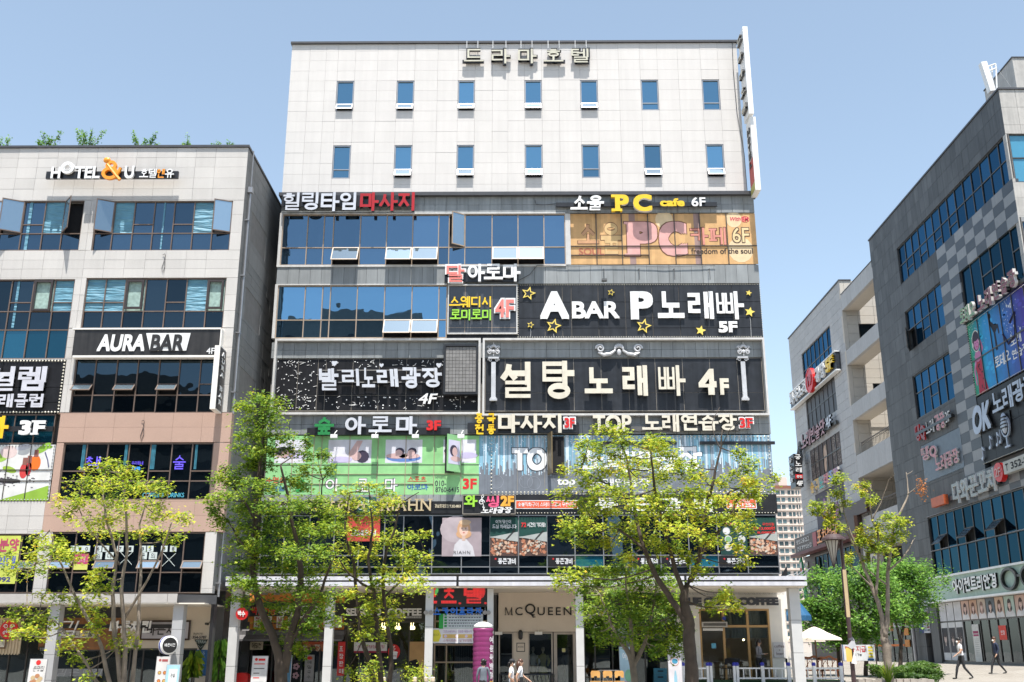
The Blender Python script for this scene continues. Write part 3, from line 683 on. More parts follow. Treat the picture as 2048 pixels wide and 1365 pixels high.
# 5 printed banner on the sixth floor windows
def art(face, parent, pxr, w, fn, name='print', thick=.02):
    """flat printed sheet with its own thickness; fn(b, W, H) draws in metres from the lower left corner"""
    a, c_, d, e = P(face, *pxr, w); b = B(); WW, HH = d-a, e-c_; fn(b, WW, HH)
    b.box(0, WW, 0, HH, -thick, -.004, 0, (.3, .3, .3)); return b.build(name, parent, PR, face.M @ T(a, c_, w))
def clampx(x, lo, hi): return min(hi, max(lo, x))
s = sign_root(MF, 1327, 478, 'tan printed PC cafe banner filling the sixth floor windows', 'banner', 'window_banner')
rnd = random.Random(3)
def pcart(b, Wd, H):
    n = 60
    for i in range(n):
        k = 1+rnd.uniform(-.10, .10); t = i/n
        base = (.60*k, .36*k, .16*k)
        if .30 < t < .34 or .66 < t < .70: base = (.30*k, .20*k, .18*k)
        b.rect(Wd*i/n, 0, Wd*(i+1)/n, H, 0, base)
    X = lambda px: (px-1141)/372*Wd; Y = lambda py: (528-py)/100*H
    for cx, cy, r in ((1480, 500, 25), (1470, 440, 16), (1330, 440, 18)): b.ell(X(cx), Y(cy), r/372*Wd, r/100*H, .003, (.72, .55, .34), 14)
    br = (.16, .07, .035); pk = (.66, .36, .33)
    o = .06
    for txt, bx, col, bd in (('소', (1156, 449, 1197, 487), (.55, .30, .16), .05), ('울', (1202, 446, 1243, 508), (.62, .42, .2), .05), ('카페', (1381, 456, 1452, 490), (.62, .25, .2), .03)):
        bb = (X(bx[0]), Y(bx[3]), X(bx[2]), Y(bx[1])); g = .035
        flat_text(b, txt, (bb[0]-g, bb[1]-g, bb[2]+g, bb[3]+g), .006, br, bd+.05); flat_text(b, txt, bb, .009, col, bd-.01)
    for ch, x0, x1 in (('P', 1254, 1315), ('C', 1318, 1374)):
        for g, col, z in ((.04, br, .007), (0, pk, .011)):
            out, a0, a1, b0, b1 = layout(ch, .075 if g else .06); bx = (X(x0)-g, Y(512)-g, X(x1)+g, Y(444)+g); flat_text(b, ch, bx, z, col, .085 if g else .07)
            if ch == 'P':
                for yy in (bx[1], bx[3]-.13): b.rect(bx[0]-.12, yy, bx[0]+.55, yy+.13, z+.001, col)
    flat_text(b, 'SOUL', (X(1157), Y(510), X(1208), Y(496)), .007, (.42, .14, .08), .03)
    flat_text(b, '6F', (X(1464), Y(487), X(1500), Y(455)), .009, (.10, .06, .04), .05); flat_text(b, '6F', (X(1465.5), Y(485.5), X(1498.5), Y(456.5)), .012, (.7, .55, .3), -.005)
    flat_text(b, 'freedom of the soul', (X(1381), Y(508), X(1504), Y(497)), .008, (.06, .04, .03), .02)
    flat_text(b, 'With', (X(1461), Y(443), X(1483), Y(435)), .008, (.6, .05, .1), .02, slant=.2); flat_text(b, 'BM', (X(1487), Y(444), X(1499), Y(435)), .008, (.6, .05, .1), .02); b.ring(X(1493), Y(439.5), .2, .16, .02, .006, .009, 16, 0, (.6, .05, .1))
art(MF, s, (1141, 428, 1513, 529), -.04, pcart)
b = B(); a, c_, d, e = P(MF, 1141, 428, 1513, 529, 0)
for x in (1193, 1244, 1297, 1350, 1401, 1455):
    u = ux(x, 478); b.box(u-.02, u+.02, c_, e, -.03, .01)
for y, xa, xb in ((493, 1141, 1513), (511, 1141, 1297), (511, 1350, 1400)): b.box(ux(xa, 478), ux(xb, 478), vy(y)-.018, vy(y)+.018, -.03, .006)
b.build('mullion_grid', s, Mt['frame_dark'], MF.M)
# 6
s = sign_root(MF, 965, 548, 'pink and white Korean aroma sign standing above the framed 4F sign')
boxpart(MF, s, (889, 546, 1037, 564), .05, .14, BP)
L(MF, s, '달', (890, 528, 932, 567), .17, .10, [WP, WP], bold=.085); L(MF, s, '달', (893, 531, 929, 564), .275, .03, [pink, pink], bold=.03)
L(MF, s, '아로마', (935, 528, 1041, 563), .17, .13, [WP, GL], bold=.045)
# 7
s = sign_root(MF, 965, 620, 'framed sign with yellow and green Korean words and a pink 4F')
frame4(MF, s, (895, 569, 1035, 668), .055, .02, .12, Mt['frame_white'])
boxpart(MF, s, (897, 571, 1033, 666), -.02, .03, mat('slate_glass', (.06, .065, .075), .12), 'glass_panel')
b = B(); a, c_, d, e = P(MF, 897, 571, 1033, 666, 0)
for x in (930, 984): b.box(ux(x, 620)-.01, ux(x, 620)+.01, c_, e, .031, .038)
b.box(a, d, vy(656)-.008, vy(656)+.008, .031, .036); b.build('glazing_bars', s, Mt['frame_tan'], MF.M)
L(MF, s, '스웨디시', (898, 593, 982, 615), .12, .08, [YP, dark_side], bold=.04); L(MF, s, '로미로미', (900, 619, 982, 641), .12, .08, [lime, dark_side], bold=.04)
L(MF, s, '4F', (988, 596, 1031, 638), .12, .06, [WP, WP], bold=.075); L(MF, s, '4F', (990.5, 599, 1028, 635), .185, .03, [pink, RP], bold=.03)
# 8
s = sign_root(MF, 1280, 622, 'black wall sign with big white bar letters and yellow stars, fifth floor')
a, c_, d, e = P(MF, 1036, 569, 1523, 675, 0)
cs = [ux(x, 620) for x in (1090, 1125, 1143, 1197, 1251, 1305, 1359, 1412, 1466)]; rs = [vy(657), vy(605), vy(637)]
xs_ = [a]+cs+[d]; ys_ = [c_]+sorted(rs)+[e]
clad(MF, s, grid(xs_, ys_), Mt['panel_slate'], -.06, .0, gap=.02, name='panel')
boxpart(MF, s, (1037, 570, 1522, 674), -.10, -.065, mat('mullion_light', (.3, .27, .23), .5))
for t, bx, bd in (('A', (1080, 583, 1138, 638), .045), ('BAR', (1144, 603, 1239, 637), .03), ('P', (1261, 583, 1306, 639), .045), ('노', (1315, 583, 1368, 636), .075), ('래', (1376, 583, 1427, 638), .045), ('빠', (1433, 583, 1488, 639), .035), ('5F', (1437, 643, 1475, 665), .045)):
    L(MF, s, t, bx, .03, .07, [WP, WP], bold=bd)
for x, y, r, fill in ((1057, 588, 14, 0), (1222, 586, 7, 0), (1061, 651, 7, 0), (1107, 653, 15, 0), (1287, 653, 15, 0), (1401, 662, 10, 1), (1497, 587, 6, 1), (1499, 625, 10, 1)):
    u, v = MF.px(x, y); R_ = r*.0245; b = B()
    b.poly(star(R_), .0, .03, 0)
    if not fill: b.poly(star(R_*.62), .031, .036, 1)
    b.build('star', s, [mat('star_yellow', (.78, .6, .12), .4), Mt['panel_slate']], MF.at(u, v, .03))
    c = B(); c.tube([(0, -R_, .01), (.02, -R_-.15, .01), (0, c_-v+.05, .01)], .008, 4); 
    if y > 600: c.build('wire', s, mat('wire_white', (.6, .6, .6), .5), MF.at(u, v, .0))
bulbs(MF, s, [(a, c_+.02), (d, c_+.02), (d, e-.02), (a, e-.02), (a, c_+.02)], .005, .11)
# 9
s = sign_root(MF, 760, 770, 'white brushed Korean letters with hearts on the confetti panel, fourth floor')
for ch, x0, x1, y0, y1 in (('발', 638, 677, 737, 781), ('리', 684, 718, 738, 772), ('노', 724, 750, 736, 775), ('래', 754, 796, 738, 774), ('광', 803, 841, 735, 777), ('장', 845, 884, 736, 775)):
    L(MF, s, ch, (x0, y0, x1, y1), .16, .08, [GL, dark_side], bold=.045, slant=-.08)
L(MF, s, '4F', (838, 787, 873, 808), .1, .05, [WP, GL], bold=.02, slant=.2)
for x, y, r in ((669, 727, .15), (763, 731, .11), (878, 731, .14)):
    u, v = MF.px(x, y, .2); pts = [(r*.9*math.sin(t)**3*1.0, r*(.8*math.cos(t)-.3*math.cos(2*t)-.12*math.cos(3*t))) for t in [2*math.pi*i/20 for i in range(20)]]
    b = B(); b.poly(pts, 0, .07); b.build('heart', s, GL, MF.at(u, v, .16))
b = B(); rr = random.Random(5)
for k in range(230):
    if k < 90: x, y = rr.gauss(595, 22), rr.uniform(722, 818)
    else: x, y = rr.uniform(556, 952), (rr.uniform(792, 818) if rr.random() < .6 else rr.uniform(720, 734))
    x = clampx(x, 556, 950); u, v = MF.px(x, y)
    if rr.random() < .6: b.ell(u, v, .02*rr.uniform(.6, 2.0), .02*rr.uniform(.6, 1.8), 0, None, 8, 0, .01)
    else:
        t = rr.uniform(0, 3.1); l = rr.uniform(.05, .11); dx, dy = math.cos(t), math.sin(t)
        b.tube([(u-dx*l, v-dy*l, .004), (u+dy*.03, v, .004), (u+dx*l, v+dy*l*.4, .004)], .011, 4)
tag(b.build('confetti', s, WP, MF.M @ T(0, 0, -.045)), kind='stuff')
b = B(); u0 = ux(640, 745); b.tube([(ux(640, 745), vy(742), .12), (ux(884, 745), vy(742), .12)], .02, 5); b.build('rail', s, dark_side, MF.M)
b = B(); b.tube([(ux(640, 745), vy(766), .12), (ux(884, 745), vy(766), .12)], .02, 5); b.build('rail', s, dark_side, MF.M)
# 10 LED board, switched off
s = sign_root(MF, 921, 738, 'blank grey LED screen in a black frame beside the confetti panel', 'screen', 'led_screen')
frame4(MF, s, (887, 689, 956, 789), .09, .05, .42, BP, 'screen_frame')
a, c_, d, e = P(MF, 891, 694, 952, 784, .38)
clad(MF, s, grid(frange(a, d, .16), frange(c_, e, .16)), mat('led_grey', (.20, .195, .19), .7, var=.05, rnd=.12), .30, .37, gap=.014, name='led_module')
# 11
s = sign_root(MF, 1230, 760, 'row of big cream Korean letters ending in 4F on black panels, fourth floor')
for ch, x0, x1, y0, y1, bd in (('설', 1000, 1061, 724, 796, .05), ('탕', 1085, 1149, 722, 798, .05), ('노', 1169, 1225, 735, 787, .06), ('래', 1245, 1295, 731, 792, .055), ('빠', 1317, 1371, 731, 792, .032), ('4', 1397, 1433, 738, 790, .05), ('F', 1440, 1458, 757, 790, .05)):
    L(MF, s, ch, (x0, y0, x1, y1), .10, .12, [CL, dark_side], bold=bd)
silver = mat('silver_ornament', (.55, .55, .56), .35, metal=.2, var=.15)
def spiral(b, cx, cy, r, sg=1, n=22, turns=1.6, th=.035, z=.06):
    pts = []
    for i in range(n):
        t = i/(n-1); a = t*turns*2*math.pi; q = r*(1-.8*t); pts.append((cx+sg*q*math.cos(a), cy+q*math.sin(a), z+.05*t))
    b.tube(pts, [th*(1-.4*i/n) for i in range(n)], 6)
def lily(name, x, y, sc, parent):
    u, v = MF.px(x, y, .1); b = B()
    for sg in (-1, 1):
        spiral(b, sg*.17*sc, -.10*sc, .12*sc, -sg, th=.035*sc); spiral(b, sg*.20*sc, .10*sc, .09*sc, sg, 16, 1.2, .03*sc)
    for t in (-.9, -.45, 0, .45, .9): b.ball(math.sin(t)*.13*sc, .05*sc+math.cos(t)*.15*sc, .06, .035*sc, .09*sc, .04, 8, 5)
    b.ball(0, .32*sc, .06, .025*sc, .07*sc, .03, 8, 5); b.ball(0, -.08*sc, .07, .07*sc, .1*sc, .05, 8, 5); b.ball(0, -.24*sc, .06, .03*sc, .05*sc, .03, 8, 5)
    b.build(name, parent, silver, MF.at(u, v, .02))
for x, lab in ((987, 'left'), (1487, 'right')):
    s = sign_root(MF, x, 760, 'silver ornamental column with a lily finial at the %s end of the 4F letters' % lab, 'ornament', 'ornamental_column')
    lily('finial', x, 700, 1.0, s)
    u = ux(x, 760); vt, vb = vy(716), vy(803); b = B()
    b.box(-.10, .10, vb+.12-vt, -.22, 0, .10); b.box(-.17, .17, vb-vt, vb-vt+.10, 0, .14); b.box(-.13, .13, vb-vt+.101, vb-vt+.16, 0, .12)
    b.box(-.24, .24, -.08, 0, 0, .15)
    for sg in (-1, 1): spiral(b, sg*.16, -.14, .09, sg, 16, 1.3, .03, .07)
    b.build('column_shaft', s, silver, MF.at(u, vt, .02))
s = sign_root(MF, 1238, 698, 'silver scroll ornament over the middle of the cream letters', 'ornament', 'scroll_ornament')
u, v = MF.px(1238, 700, .1); b = B()
for sg in (-1, 1):
    spiral(b, sg*.86, .06, .2, sg, 26, 1.5, .055)
    b.tube([(sg*.95, -.12, .06), (sg*.7, -.25, .07), (sg*.4, -.2, .08), (sg*.16, -.02, .08)], [.04, .09, .08, .05], 8)
for t in (-1.2, -.8, -.4, 0, .4, .8, 1.2): b.ball(math.sin(t)*.2, .0+math.cos(t)*.2, .08, .05, .12, .05, 8, 5)
b.ball(0, -.12, .08, .1, .16, .06, 8, 5)
b.build('scroll', s, silver, MF.at(u, v, .02))
# 12
def spot(x, y, w=.45, grp='small spotlights over the green massage banner', lab='small white spotlight on an arm'):
    u, v = MF.px(x, y, w); t = thing('spotlight', lab, 'spotlight', MF.at(u, v, 0), grp)
    b = B(); b.tube([(0, .28, 0), (.08, .30, w*.5), (.02, .12, w)], .02, 6); b.build('arm', t, WP, MF.at(u, v, 0))
    b = B(); b.box(-.15, .15, -.08, .08, w-.10, w+.08); b.build('lamp_head', t, WP, MF.at(u, v, 0)); return t
s = sign_root(MF, 755, 852, 'green, white and red Korean 3F aroma sign on a black bar, left side')
boxpart(MF, s, (614, 856, 900, 870), .04, .16, BP)
L(MF, s, '숲', (629, 834, 668, 870), .18, .14, [green, dark_side], bold=.05)
L(MF, s, '아로마', (690, 833, 834, 869), .18, .16, [GL, dark_side], bold=.045, gapx=.18); L(MF, s, '3F', (853, 841, 882, 861), .18, .1, [RP, RP], bold=.045)
# 13
s = sign_root(MF, 1050, 848, 'yellow and cream Korean massage sign with a red outlined 3F')
boxpart(MF, s, (935, 846, 1158, 866), .02, .14, BP)
for ch, x0, y0 in (('중', 950, 827), ('국', 974, 827), ('전', 950, 849), ('통', 974, 849)): L(MF, s, ch, (x0, y0, x0+17, y0+20), .18, .1, [YP, YP], bold=.05)
L(MF, s, '마사지', (996, 828, 1123, 866), .18, .16, [CL, dark_side], bold=.05)
L(MF, s, '3F', (1126, 833, 1152, 859), .16, .06, [WP, WP], bold=.085); L(MF, s, '3F', (1129, 836, 1149.5, 856), .225, .03, [RP, RP], bold=.04)
# 14
s = sign_root(MF, 1345, 848, 'cream Latin and Korean 3F karaoke sign above the blue banner, right side')
boxpart(MF, s, (1180, 853, 1480, 862), .02, .12, dark_side)
L(MF, s, 'TOP', (1186, 830, 1263, 864), .16, .14, [CL, dark_side], bold=.03); L(MF, s, '노래연습장', (1284, 829, 1474, 864), .16, .14, [CL, dark_side], bold=.045)
SL(MF, s, '3F', (1477, 834, 1508, 858), .16, .06, [WP, WP], bold=.07, bar=.1); SL(MF, s, '3F', (1479, 836, 1506, 856), .225, .03, [RP, RP], bold=.03, bar=.08)
# 15 green massage banner
SK, LAV, DK = (.62, .42, .40), (.55, .50, .70), (.05, .04, .07)
def greenart(b, Wd, H):
    X = lambda px: (px-532)/426*Wd; Y = lambda py: (990-py)/118*H
    b.rect(0, 0, Wd, H, 0, (.28, .58, .25)); b.rect(0, Y(932), Wd, Y(930), .002, (.04, .05, .04))
    for k, (x0, x1) in enumerate(((548, 610), (655, 742), (770, 844), (886, 952))):
        b.rect(X(x0), Y(927), X(x1), Y(880), .003, (.66, .66, .72)); cx = (x0+x1)/2
        b.ell(X(cx), Y(917), X(x1)-X(cx)-.05, Y(917)-Y(925), .005, (.74, .72, .78) if k != 2 else (.12, .22, .50), 14)
        if k in (0, 3):
            b.ell(X(cx-12), Y(908), .42, .20, .008, SK, 14); b.ell(X(cx-16), Y(903), .34, .2, .010, DK, 12); b.ell(X(cx-10), Y(908), .20, .14, .012, SK, 12)
            b.ell(X(cx+14), Y(912), .5, .14, .009, LAV, 12)
        elif k == 1:
            b.poly([(X(712), Y(882)), (X(724), Y(882)), (X(714), Y(905)), (X(700), Y(916)), (X(696), Y(908))], .008, None, 0, SK)
            b.ell(X(724), Y(914), .3, .28, .010, DK, 12); b.ell(X(712), Y(913), .22, .2, .012, SK, 12); b.ell(X(680), Y(920), .55, .14, .009, LAV, 12)
        else:
            for dx in (-8, 17):
                b.ell(X(cx+dx), Y(904), .20, .17, .012, DK, 12); b.ell(X(cx+dx-2), Y(907), .17, .15, .014, SK, 12); b.ell(X(cx+dx-6), Y(913), .48, .12, .010, SK, 12)
    for t, bx, col, bd in (('수면실', (534, 955, 572, 967), RED, .02), ('샤워실', (531, 971, 572, 983), BLU, .02), ('스포츠', (816, 954, 854, 964), RED, .02), ('아로마', (816, 969, 858, 981), BLU, .02), ('010-', (871, 962, 893, 973), DK, .0), ('8760-6415', (872, 975, 919, 985), DK, .0), ('예약문의', (871, 953, 892, 959), DK, .0), ('3F', (926, 958, 954, 979), RED, .035), ('숲', (590, 955, 616, 984), (.03, .35, .08), .05)):
        flat_text(b, t, (X(bx[0]), Y(bx[3]), X(bx[2]), Y(bx[1])), .008, col, bd)
    for t, x0, x1 in (('아', 652, 684), ('로', 714, 740), ('마', 770, 798)):
        flat_text(b, t, (X(x0), Y(985), X(x1), Y(957)), .007, DK, .075); flat_text(b, t, (X(x0)+.03, Y(984), X(x1)-.03, Y(958)), .010, WHITE, .02)
s = sign_root(MF, 745, 930, 'light green massage banner with four pictures across the third floor windows', 'banner', 'window_banner')
art(MF, s, (532, 872, 958, 990), .0, greenart)
b = B(); a, c_, d, e = P(MF, 532, 872, 958, 990, 0)
for x in (584, 626, 642, 698, 755, 811, 868, 922): b.box(ux(x, 930)-.014, ux(x, 930)+.014, c_, e, .004, .03)
for y in (948.5, 968): b.box(ux(584, 930), ux(868, 930) if y > 960 else d, vy(y)-.01, vy(y)+.01, .004, .026)
b.build('mullion_grid', s, Mt['frame_tan'], MF.M)
a2, c2_, d2, e2 = P(MF, 890, 873, 921, 946, .02); slab('gap_shade', MF, s, a2, c2_, a2+.42, e2, .012, .034, Mt['void'])  # dark slab paints the shaded room behind the open sash
Ms = MF.at(d2, (c2_+e2)/2, .05) @ Ry(.75); b = B(); hh = (e2-c2_)/2; b.box(-.78, 0, -hh, hh, 0, .04); sa = b.build('sash', s, mat('sash_green', (.27, .55, .25), .4), Ms)
b = B(); b.rect(-.72, -hh*.6, -.06, hh*.7, .0, (.6, .58, .72)); b.ell(-.42, .1, .22, .26, .003, DK, 12); b.ell(-.36, .06, .15, .2, .006, SK, 12); b.ell(-.3, -.25, .3, .12, .004, SK, 12); b.build('picture', sa, PR, Ms @ T(0, 0, .044))
for x, t in ((668, 'under the green character'), (750, 'between the first and second picture'), (831, 'under the last white letter'), (922, 'beside the open green sash')): spot(x, 873, lab='small white spotlight on an arm '+t)
# 16 blue karaoke banner
def topart(b, Wd, H):
    r = random.Random(9); X = lambda px: (px-958)/587*Wd; Y = lambda py: (988-py)/118*H
    n = 280
    for i in range(n):
        k = r.uniform(.7, 1.2); j = r.random()
        c1 = (.22*k, .42*k, .54*k) if j < .45 else ((.34*k, .44*k, .52*k) if j < .8 else (.62, .72, .8))
        x0, x1 = Wd*i/n, Wd*(i+1)/n; h1 = H*r.uniform(.30, .62)
        b.rect(x0, h1, x1, H, 0, c1); b.rect(x0, 0, x1, h1, 0, (.17*k**.3, .19*k**.3, .22*k**.3))
    for k in range(420):
        q = r.uniform(.008, .03); y = H*(1-abs(r.gauss(0, .35))); b.ell(r.uniform(0, Wd), clampx(y, .1, H-.03), q, q, .003, (.7, .78, .85), 6)
    for k in range(12): b.ring(r.uniform(.5, Wd-.5), r.uniform(.3, .9), .3, .3, .02, .002, .004, 18, 0, (.27, .29, .33))
    for t, bx in (('TOP', (1024, 895, 1120, 941)), ('노래연습장', (1165, 893, 1405, 945))):
        bb = (X(bx[0]), Y(bx[3]), X(bx[2]), Y(bx[1])); flat_text(b, t, (bb[0]-.03, bb[1]-.03, bb[2]+.03, bb[3]+.03), .006, (.03, .04, .06), .08); flat_text(b, t, bb, .009, (.82, .84, .86), .05)
    flat_text(b, 'top', (X(1114), Y(974), X(1150), Y(957)), .008, WHITE, .03); flat_text(b, '노래연습장', (X(1180), Y(974), X(1300), Y(957)), .008, WHITE, .02)
s = sign_root(MF, 1250, 930, 'blue and silver karaoke banner with bulb border, third floor right', 'banner', 'window_banner')
art(MF, s, (958, 871, 1545, 989), .0, topart)
b = B(); a, c_, d, e = P(MF, 958, 871, 1545, 989, 0)
for x in (1035, 1089, 1128, 1187, 1246, 1305, 1364, 1423, 1482): b.box(ux(x, 930)-.008, ux(x, 930)+.008, c_, e, .004, .02)
b.build('mullion_grid', s, mat('mullion_light', (.3, .27, .23), .5), MF.M)
a2, c2_, d2, e2 = P(MF, 1097, 874, 1128, 947, .02); slab('gap_shade', MF, s, a2, c2_, d2, e2, .021, .036, Mt['void'])  # dark slab in place of the shade seen through the opening
Ms = MF.at(a2, (c2_+e2)/2, .05) @ Ry(-1.35); b = B(); hh = (e2-c2_)/2+.1; b.box(0, .72, -hh, hh, 0, .05); b.build('sash', s, mat('sash_brown', (.16, .12, .06), .4), Ms)
frame4(MF, s, (1096, 873, 1129, 948), .04, .022, .06, Mt['frame_dark'], 'opening_frame')
u1 = ux(983, 930); bulbs(MF, s, [(d-.1, c_+.09), (u1, c_+.09), (u1, e-.07), (d-.1, e-.07), (d-.1, c_+.09)], .01, .16, .04); bulbs(MF, s, [(d-.1, c_-.0), (u1, c_-.0)], .01, .16, .04)
for k, x in enumerate((1183, 1400)):
    boxpart(MF, s, (x, 883, x+(150 if k else 170), 889), .01, .1, BP, 'light_bar')
# 17
gold = mat('gold_letter', (.60, .48, .30), .35, metal=.15)
s = sign_root(MF, 735, 1010, 'gold serif hair salon sign on black fascia, left second floor')
L(MF, s, '리안헤어', (612, 997, 730, 1023), .07, .1, [gold, dark_side], bold=.02, gapx=.15)
SL(MF, s, 'RIAHN', (763, 998, 862, 1022), .07, .1, [gold, dark_side], bold=.0)
def small(b, Wd, H): b.rect(0, 0, Wd, H, 0, BLACK)
art(MF, s, (545, 1006, 602, 1020), .07, lambda b, Wd, H: (b.rect(0, 0, Wd, H, 0, BLACK), flat_text(b, 'www.riahn.co.kr', (.1, .06, Wd-.04, H-.06), .005, (.7, .68, .6), .01)))
art(MF, s, (868, 1007, 923, 1018), .07, lambda b, Wd, H: (b.rect(0, 0, Wd, H, 0, BLACK), flat_text(b, '경남로데오점 T.352-8853', (.03, .04, Wd-.03, H-.04), .005, (.7, .62, .45), .02)))
u, v = MF.px(733, 1010, .1); b = B(); b.box(-.42, .42, -.33, .33, 0, .05, 0)
for t in (-.8, -.4, 0, .4, .8): b.ell(math.sin(t)*.2, -.08+math.cos(t)*.2, .06, .13, .051, None, 10, 1, .07, rot=-t)
b.ring(-.25, -.12, .12, .1, .03, .051, .07, 14, 1); b.ring(.25, -.12, .12, .1, .03, .051, .07, 14, 1)
b.build('emblem', s, [mat('emblem_green', (.02, .09, .07), .4), mat('emblem_pale', (.5, .66, .6), .4)], MF.at(u, v, .06))
# 18
s = sign_root(MF, 977, 1010, 'black sign box with lime, pink and orange characters and a treble clef')
boxpart(MF, s, (925, 990, 1031, 1029), .05, .2, BP, 'sign_box'); frame4(MF, s, (925, 990, 1031, 1029), .03, .2, .22, mat('mullion_light', (.3, .27, .23), .5))
L(MF, s, '와', (928, 991, 955, 1014), .21, .05, [lime, lime], bold=.06); L(MF, s, '씽', (972, 992, 998, 1015), .21, .05, [mat('hot_pink', (.75, .10, .22), .4)]*2, bold=.05); L(MF, s, '2F', (1001, 992, 1028, 1013), .21, .05, [mat('amber_paint', (.8, .38, .05), .4)]*2, bold=.05)
L(MF, s, '노래광장', (963, 1014, 1024, 1028), .21, .04, [WP, WP], bold=.045, slant=.2)
u, v = MF.px(963, 1003, .22); b = B(); spiral(b, 0, -.05, .13, 1, 20, 1.5, .022, .02); b.tube([(.05, -.28, .03), (.09, -.2, .03), (0, .2, .03), (.06, .3, .03), (.1, .2, .03), (-.06, .02, .03)], .02, 5); b.build('treble_clef', s, WP, MF.at(u, v, .21))
# 19
s = sign_root(MF, 1093, 1009, 'long orange sign with white Korean grill menu text on black fascia')
oc = (.72, .12, .05)
art(MF, s, (1031, 1001, 1156, 1018), .09, lambda b, Wd, H: (b.rect(0, 0, Wd, H, 0, WHITE), b.rect(.03, .03, Wd-.03, H-.03, .003, oc), flat_text(b, '숯불직화구이 스테이크갈비 무한리필', (.1, .09, Wd-.1, H-.09), .006, WHITE, .015)), 'sign_board', .04)
s = sign_root(MF, 1482, 1009, 'short orange phone number sign near the right end of the fascia')
art(MF, s, (1453, 998, 1513, 1018), .09, lambda b, Wd, H: (b.rect(0, 0, Wd, H, 0, WHITE), b.rect(.03, .03, Wd-.03, H-.03, .003, oc), flat_text(b, '352-1252', (.1, .07, Wd-.08, H*.55), .006, WHITE, .03), flat_text(b, '무한리필', (.3, H*.62, Wd-.3, H-.07), .006, WHITE, .01)), 'sign_board', .04)
s = sign_root(MF, 1320, 1008, 'white brushed Korean grill restaurant letters half hidden behind the big maple')
L(MF, s, '통큰갈비', (1190, 996, 1425, 1024), .07, .08, [WP, GL], bold=.05, gapx=.5)
s = sign_root(MF, 1300, 1028, 'string of bulbs along the lower edge of the black fascia', 'light string', 'bulb_light_string')
bulbs(MF, s, [(ux(1035, 1027), vy(1027)), (LR, vy(1027))], .06, .13, .03)
# 20 posters in the second floor windows
def face_art(b, cx, cy, r, skin, hair, long_=1.0, z=.004):
    b.ell(cx, cy+.02*r, r*.80, r*1.02, z, hair, 18); b.ell(cx, cy-r*.75*long_, r*.92, r*.75*long_, z+.001, hair, 16)
    b.rect(cx-.2*r, cy-1.35*r, cx+.2*r, cy-.5*r, z+.002, tuple(c*.85 for c in skin)); b.ell(cx, cy-.05*r, r*.55, r*.76, z+.003, skin, 18)
    b.ell(cx, cy+.52*r, r*.58, r*.32, z+.005, hair, 14)
    for sg in (-1, 1): b.ell(cx+sg*.23*r, cy+.05*r, r*.11, r*.05, z+.006, (.03, .02, .02), 8); b.ell(cx+sg*.23*r, cy+.2*r, r*.14, r*.025, z+.006, tuple(c*.5 for c in hair), 8)
    b.ell(cx, cy-.18*r, r*.05, r*.1, z+.006, tuple(c*.78 for c in skin), 8); b.ell(cx, cy-.42*r, r*.15, r*.055, z+.006, (.5, .10, .10), 8)
def rposter(b, Wd, H):
    b.rect(0, 0, Wd, H, 0, (.38, .31, .33)); b.ell(Wd*.35, H*.7, Wd*.4, H*.35, .002, (.45, .38, .40), 18)
    b.poly([(Wd*.28, 0), (Wd*.32, H*.3), (Wd*.45, H*.44), (Wd*.62, H*.44), (Wd*.78, H*.25), (Wd*.84, 0)], .004, None, 0, (.60, .58, .60))
    face_art(b, Wd*.55, H*.70, H*.22, (.72, .50, .40), (.62, .36, .20), .75, .006); b.ell(Wd*.58, H*.88, H*.16, H*.07, .014, (.70, .48, .30), 14)
    flat_text(b, 'RIAHN', (Wd*.30, H*.06, Wd*.72, H*.14), .016, (.12, .11, .12), .0, gapx=.1)
s = sign_root(MF, 923, 1075, 'mauve hair salon poster of a short haired blonde model', 'poster', 'window_poster')
art(MF, s, (884, 1036, 963, 1113), -.0, rposter, 'print')
def meat(b, Wd, H, r, y1, y0=0):
    b.rect(0, y0, Wd, y1, .002, (.10, .06, .05))
    for k in range(90):
        j = r.random(); c = (.45, .18, .10) if j < .4 else ((.62, .40, .28) if j < .7 else ((.55, .50, .42) if j < .9 else (.20, .09, .05)))
        q = r.uniform(.04, .10); x, y = r.uniform(q, Wd-q), y0+(y1-y0)*r.uniform(.08, .92)
        b.ell(x, y, q, q*r.uniform(.4, .8), .003+k*.0002, c, 8, rot=r.uniform(0, 3))
def foodposter(txts, seed):
    def fn(b, Wd, H):
        r = random.Random(seed); b.rect(0, 0, Wd, H, 0, (.012, .06, .05)); meat(b, Wd, H, r, H*.48)
        b.poly([(0, H*.48), (Wd, H*.36), (Wd, H*.62)], .0225, None, 0, (.40, .42, .40)); b.rect(0, H*.46, Wd, H*.5, .0222, (.2, .22, .2))
        for d in (0, .05): b.poly([(Wd*.55+d, H*.42), (Wd*.85+d, H*.66), (Wd*.87+d, H*.65), (Wd*.57+d, H*.41)], .025, None, 0, (.02, .02, .02))
        for t, bx, col in txts: flat_text(b, t, (Wd*bx[0], H*bx[1], Wd*bx[2], H*bx[3]), .024, col, .03)
    return fn
s = sign_root(MF, 1007, 1074, 'dark green grill poster with white brush writing, next to the hair poster', 'poster', 'window_poster')
art(MF, s, (980, 1035, 1036, 1112), .0, foodposter([('이거 당신이', (.2, .83, .75, .93), WHITE), ('드실 차례입니다', (.08, .70, .95, .81), WHITE)], 1))
s = sign_root(MF, 1066, 1074, 'dark green grill poster with red 72 writing, second of the pair', 'poster', 'window_poster')
art(MF, s, (1038, 1035, 1094, 1112), .0, foodposter([('72', (.08, .74, .26, .86), RED), ('시간의 기다림!', (.3, .74, .95, .86), WHITE)], 2))
s = sign_root(MF, 1525, 1073, 'grill poster with red price lettering at the right end of the second floor', 'poster', 'window_poster')
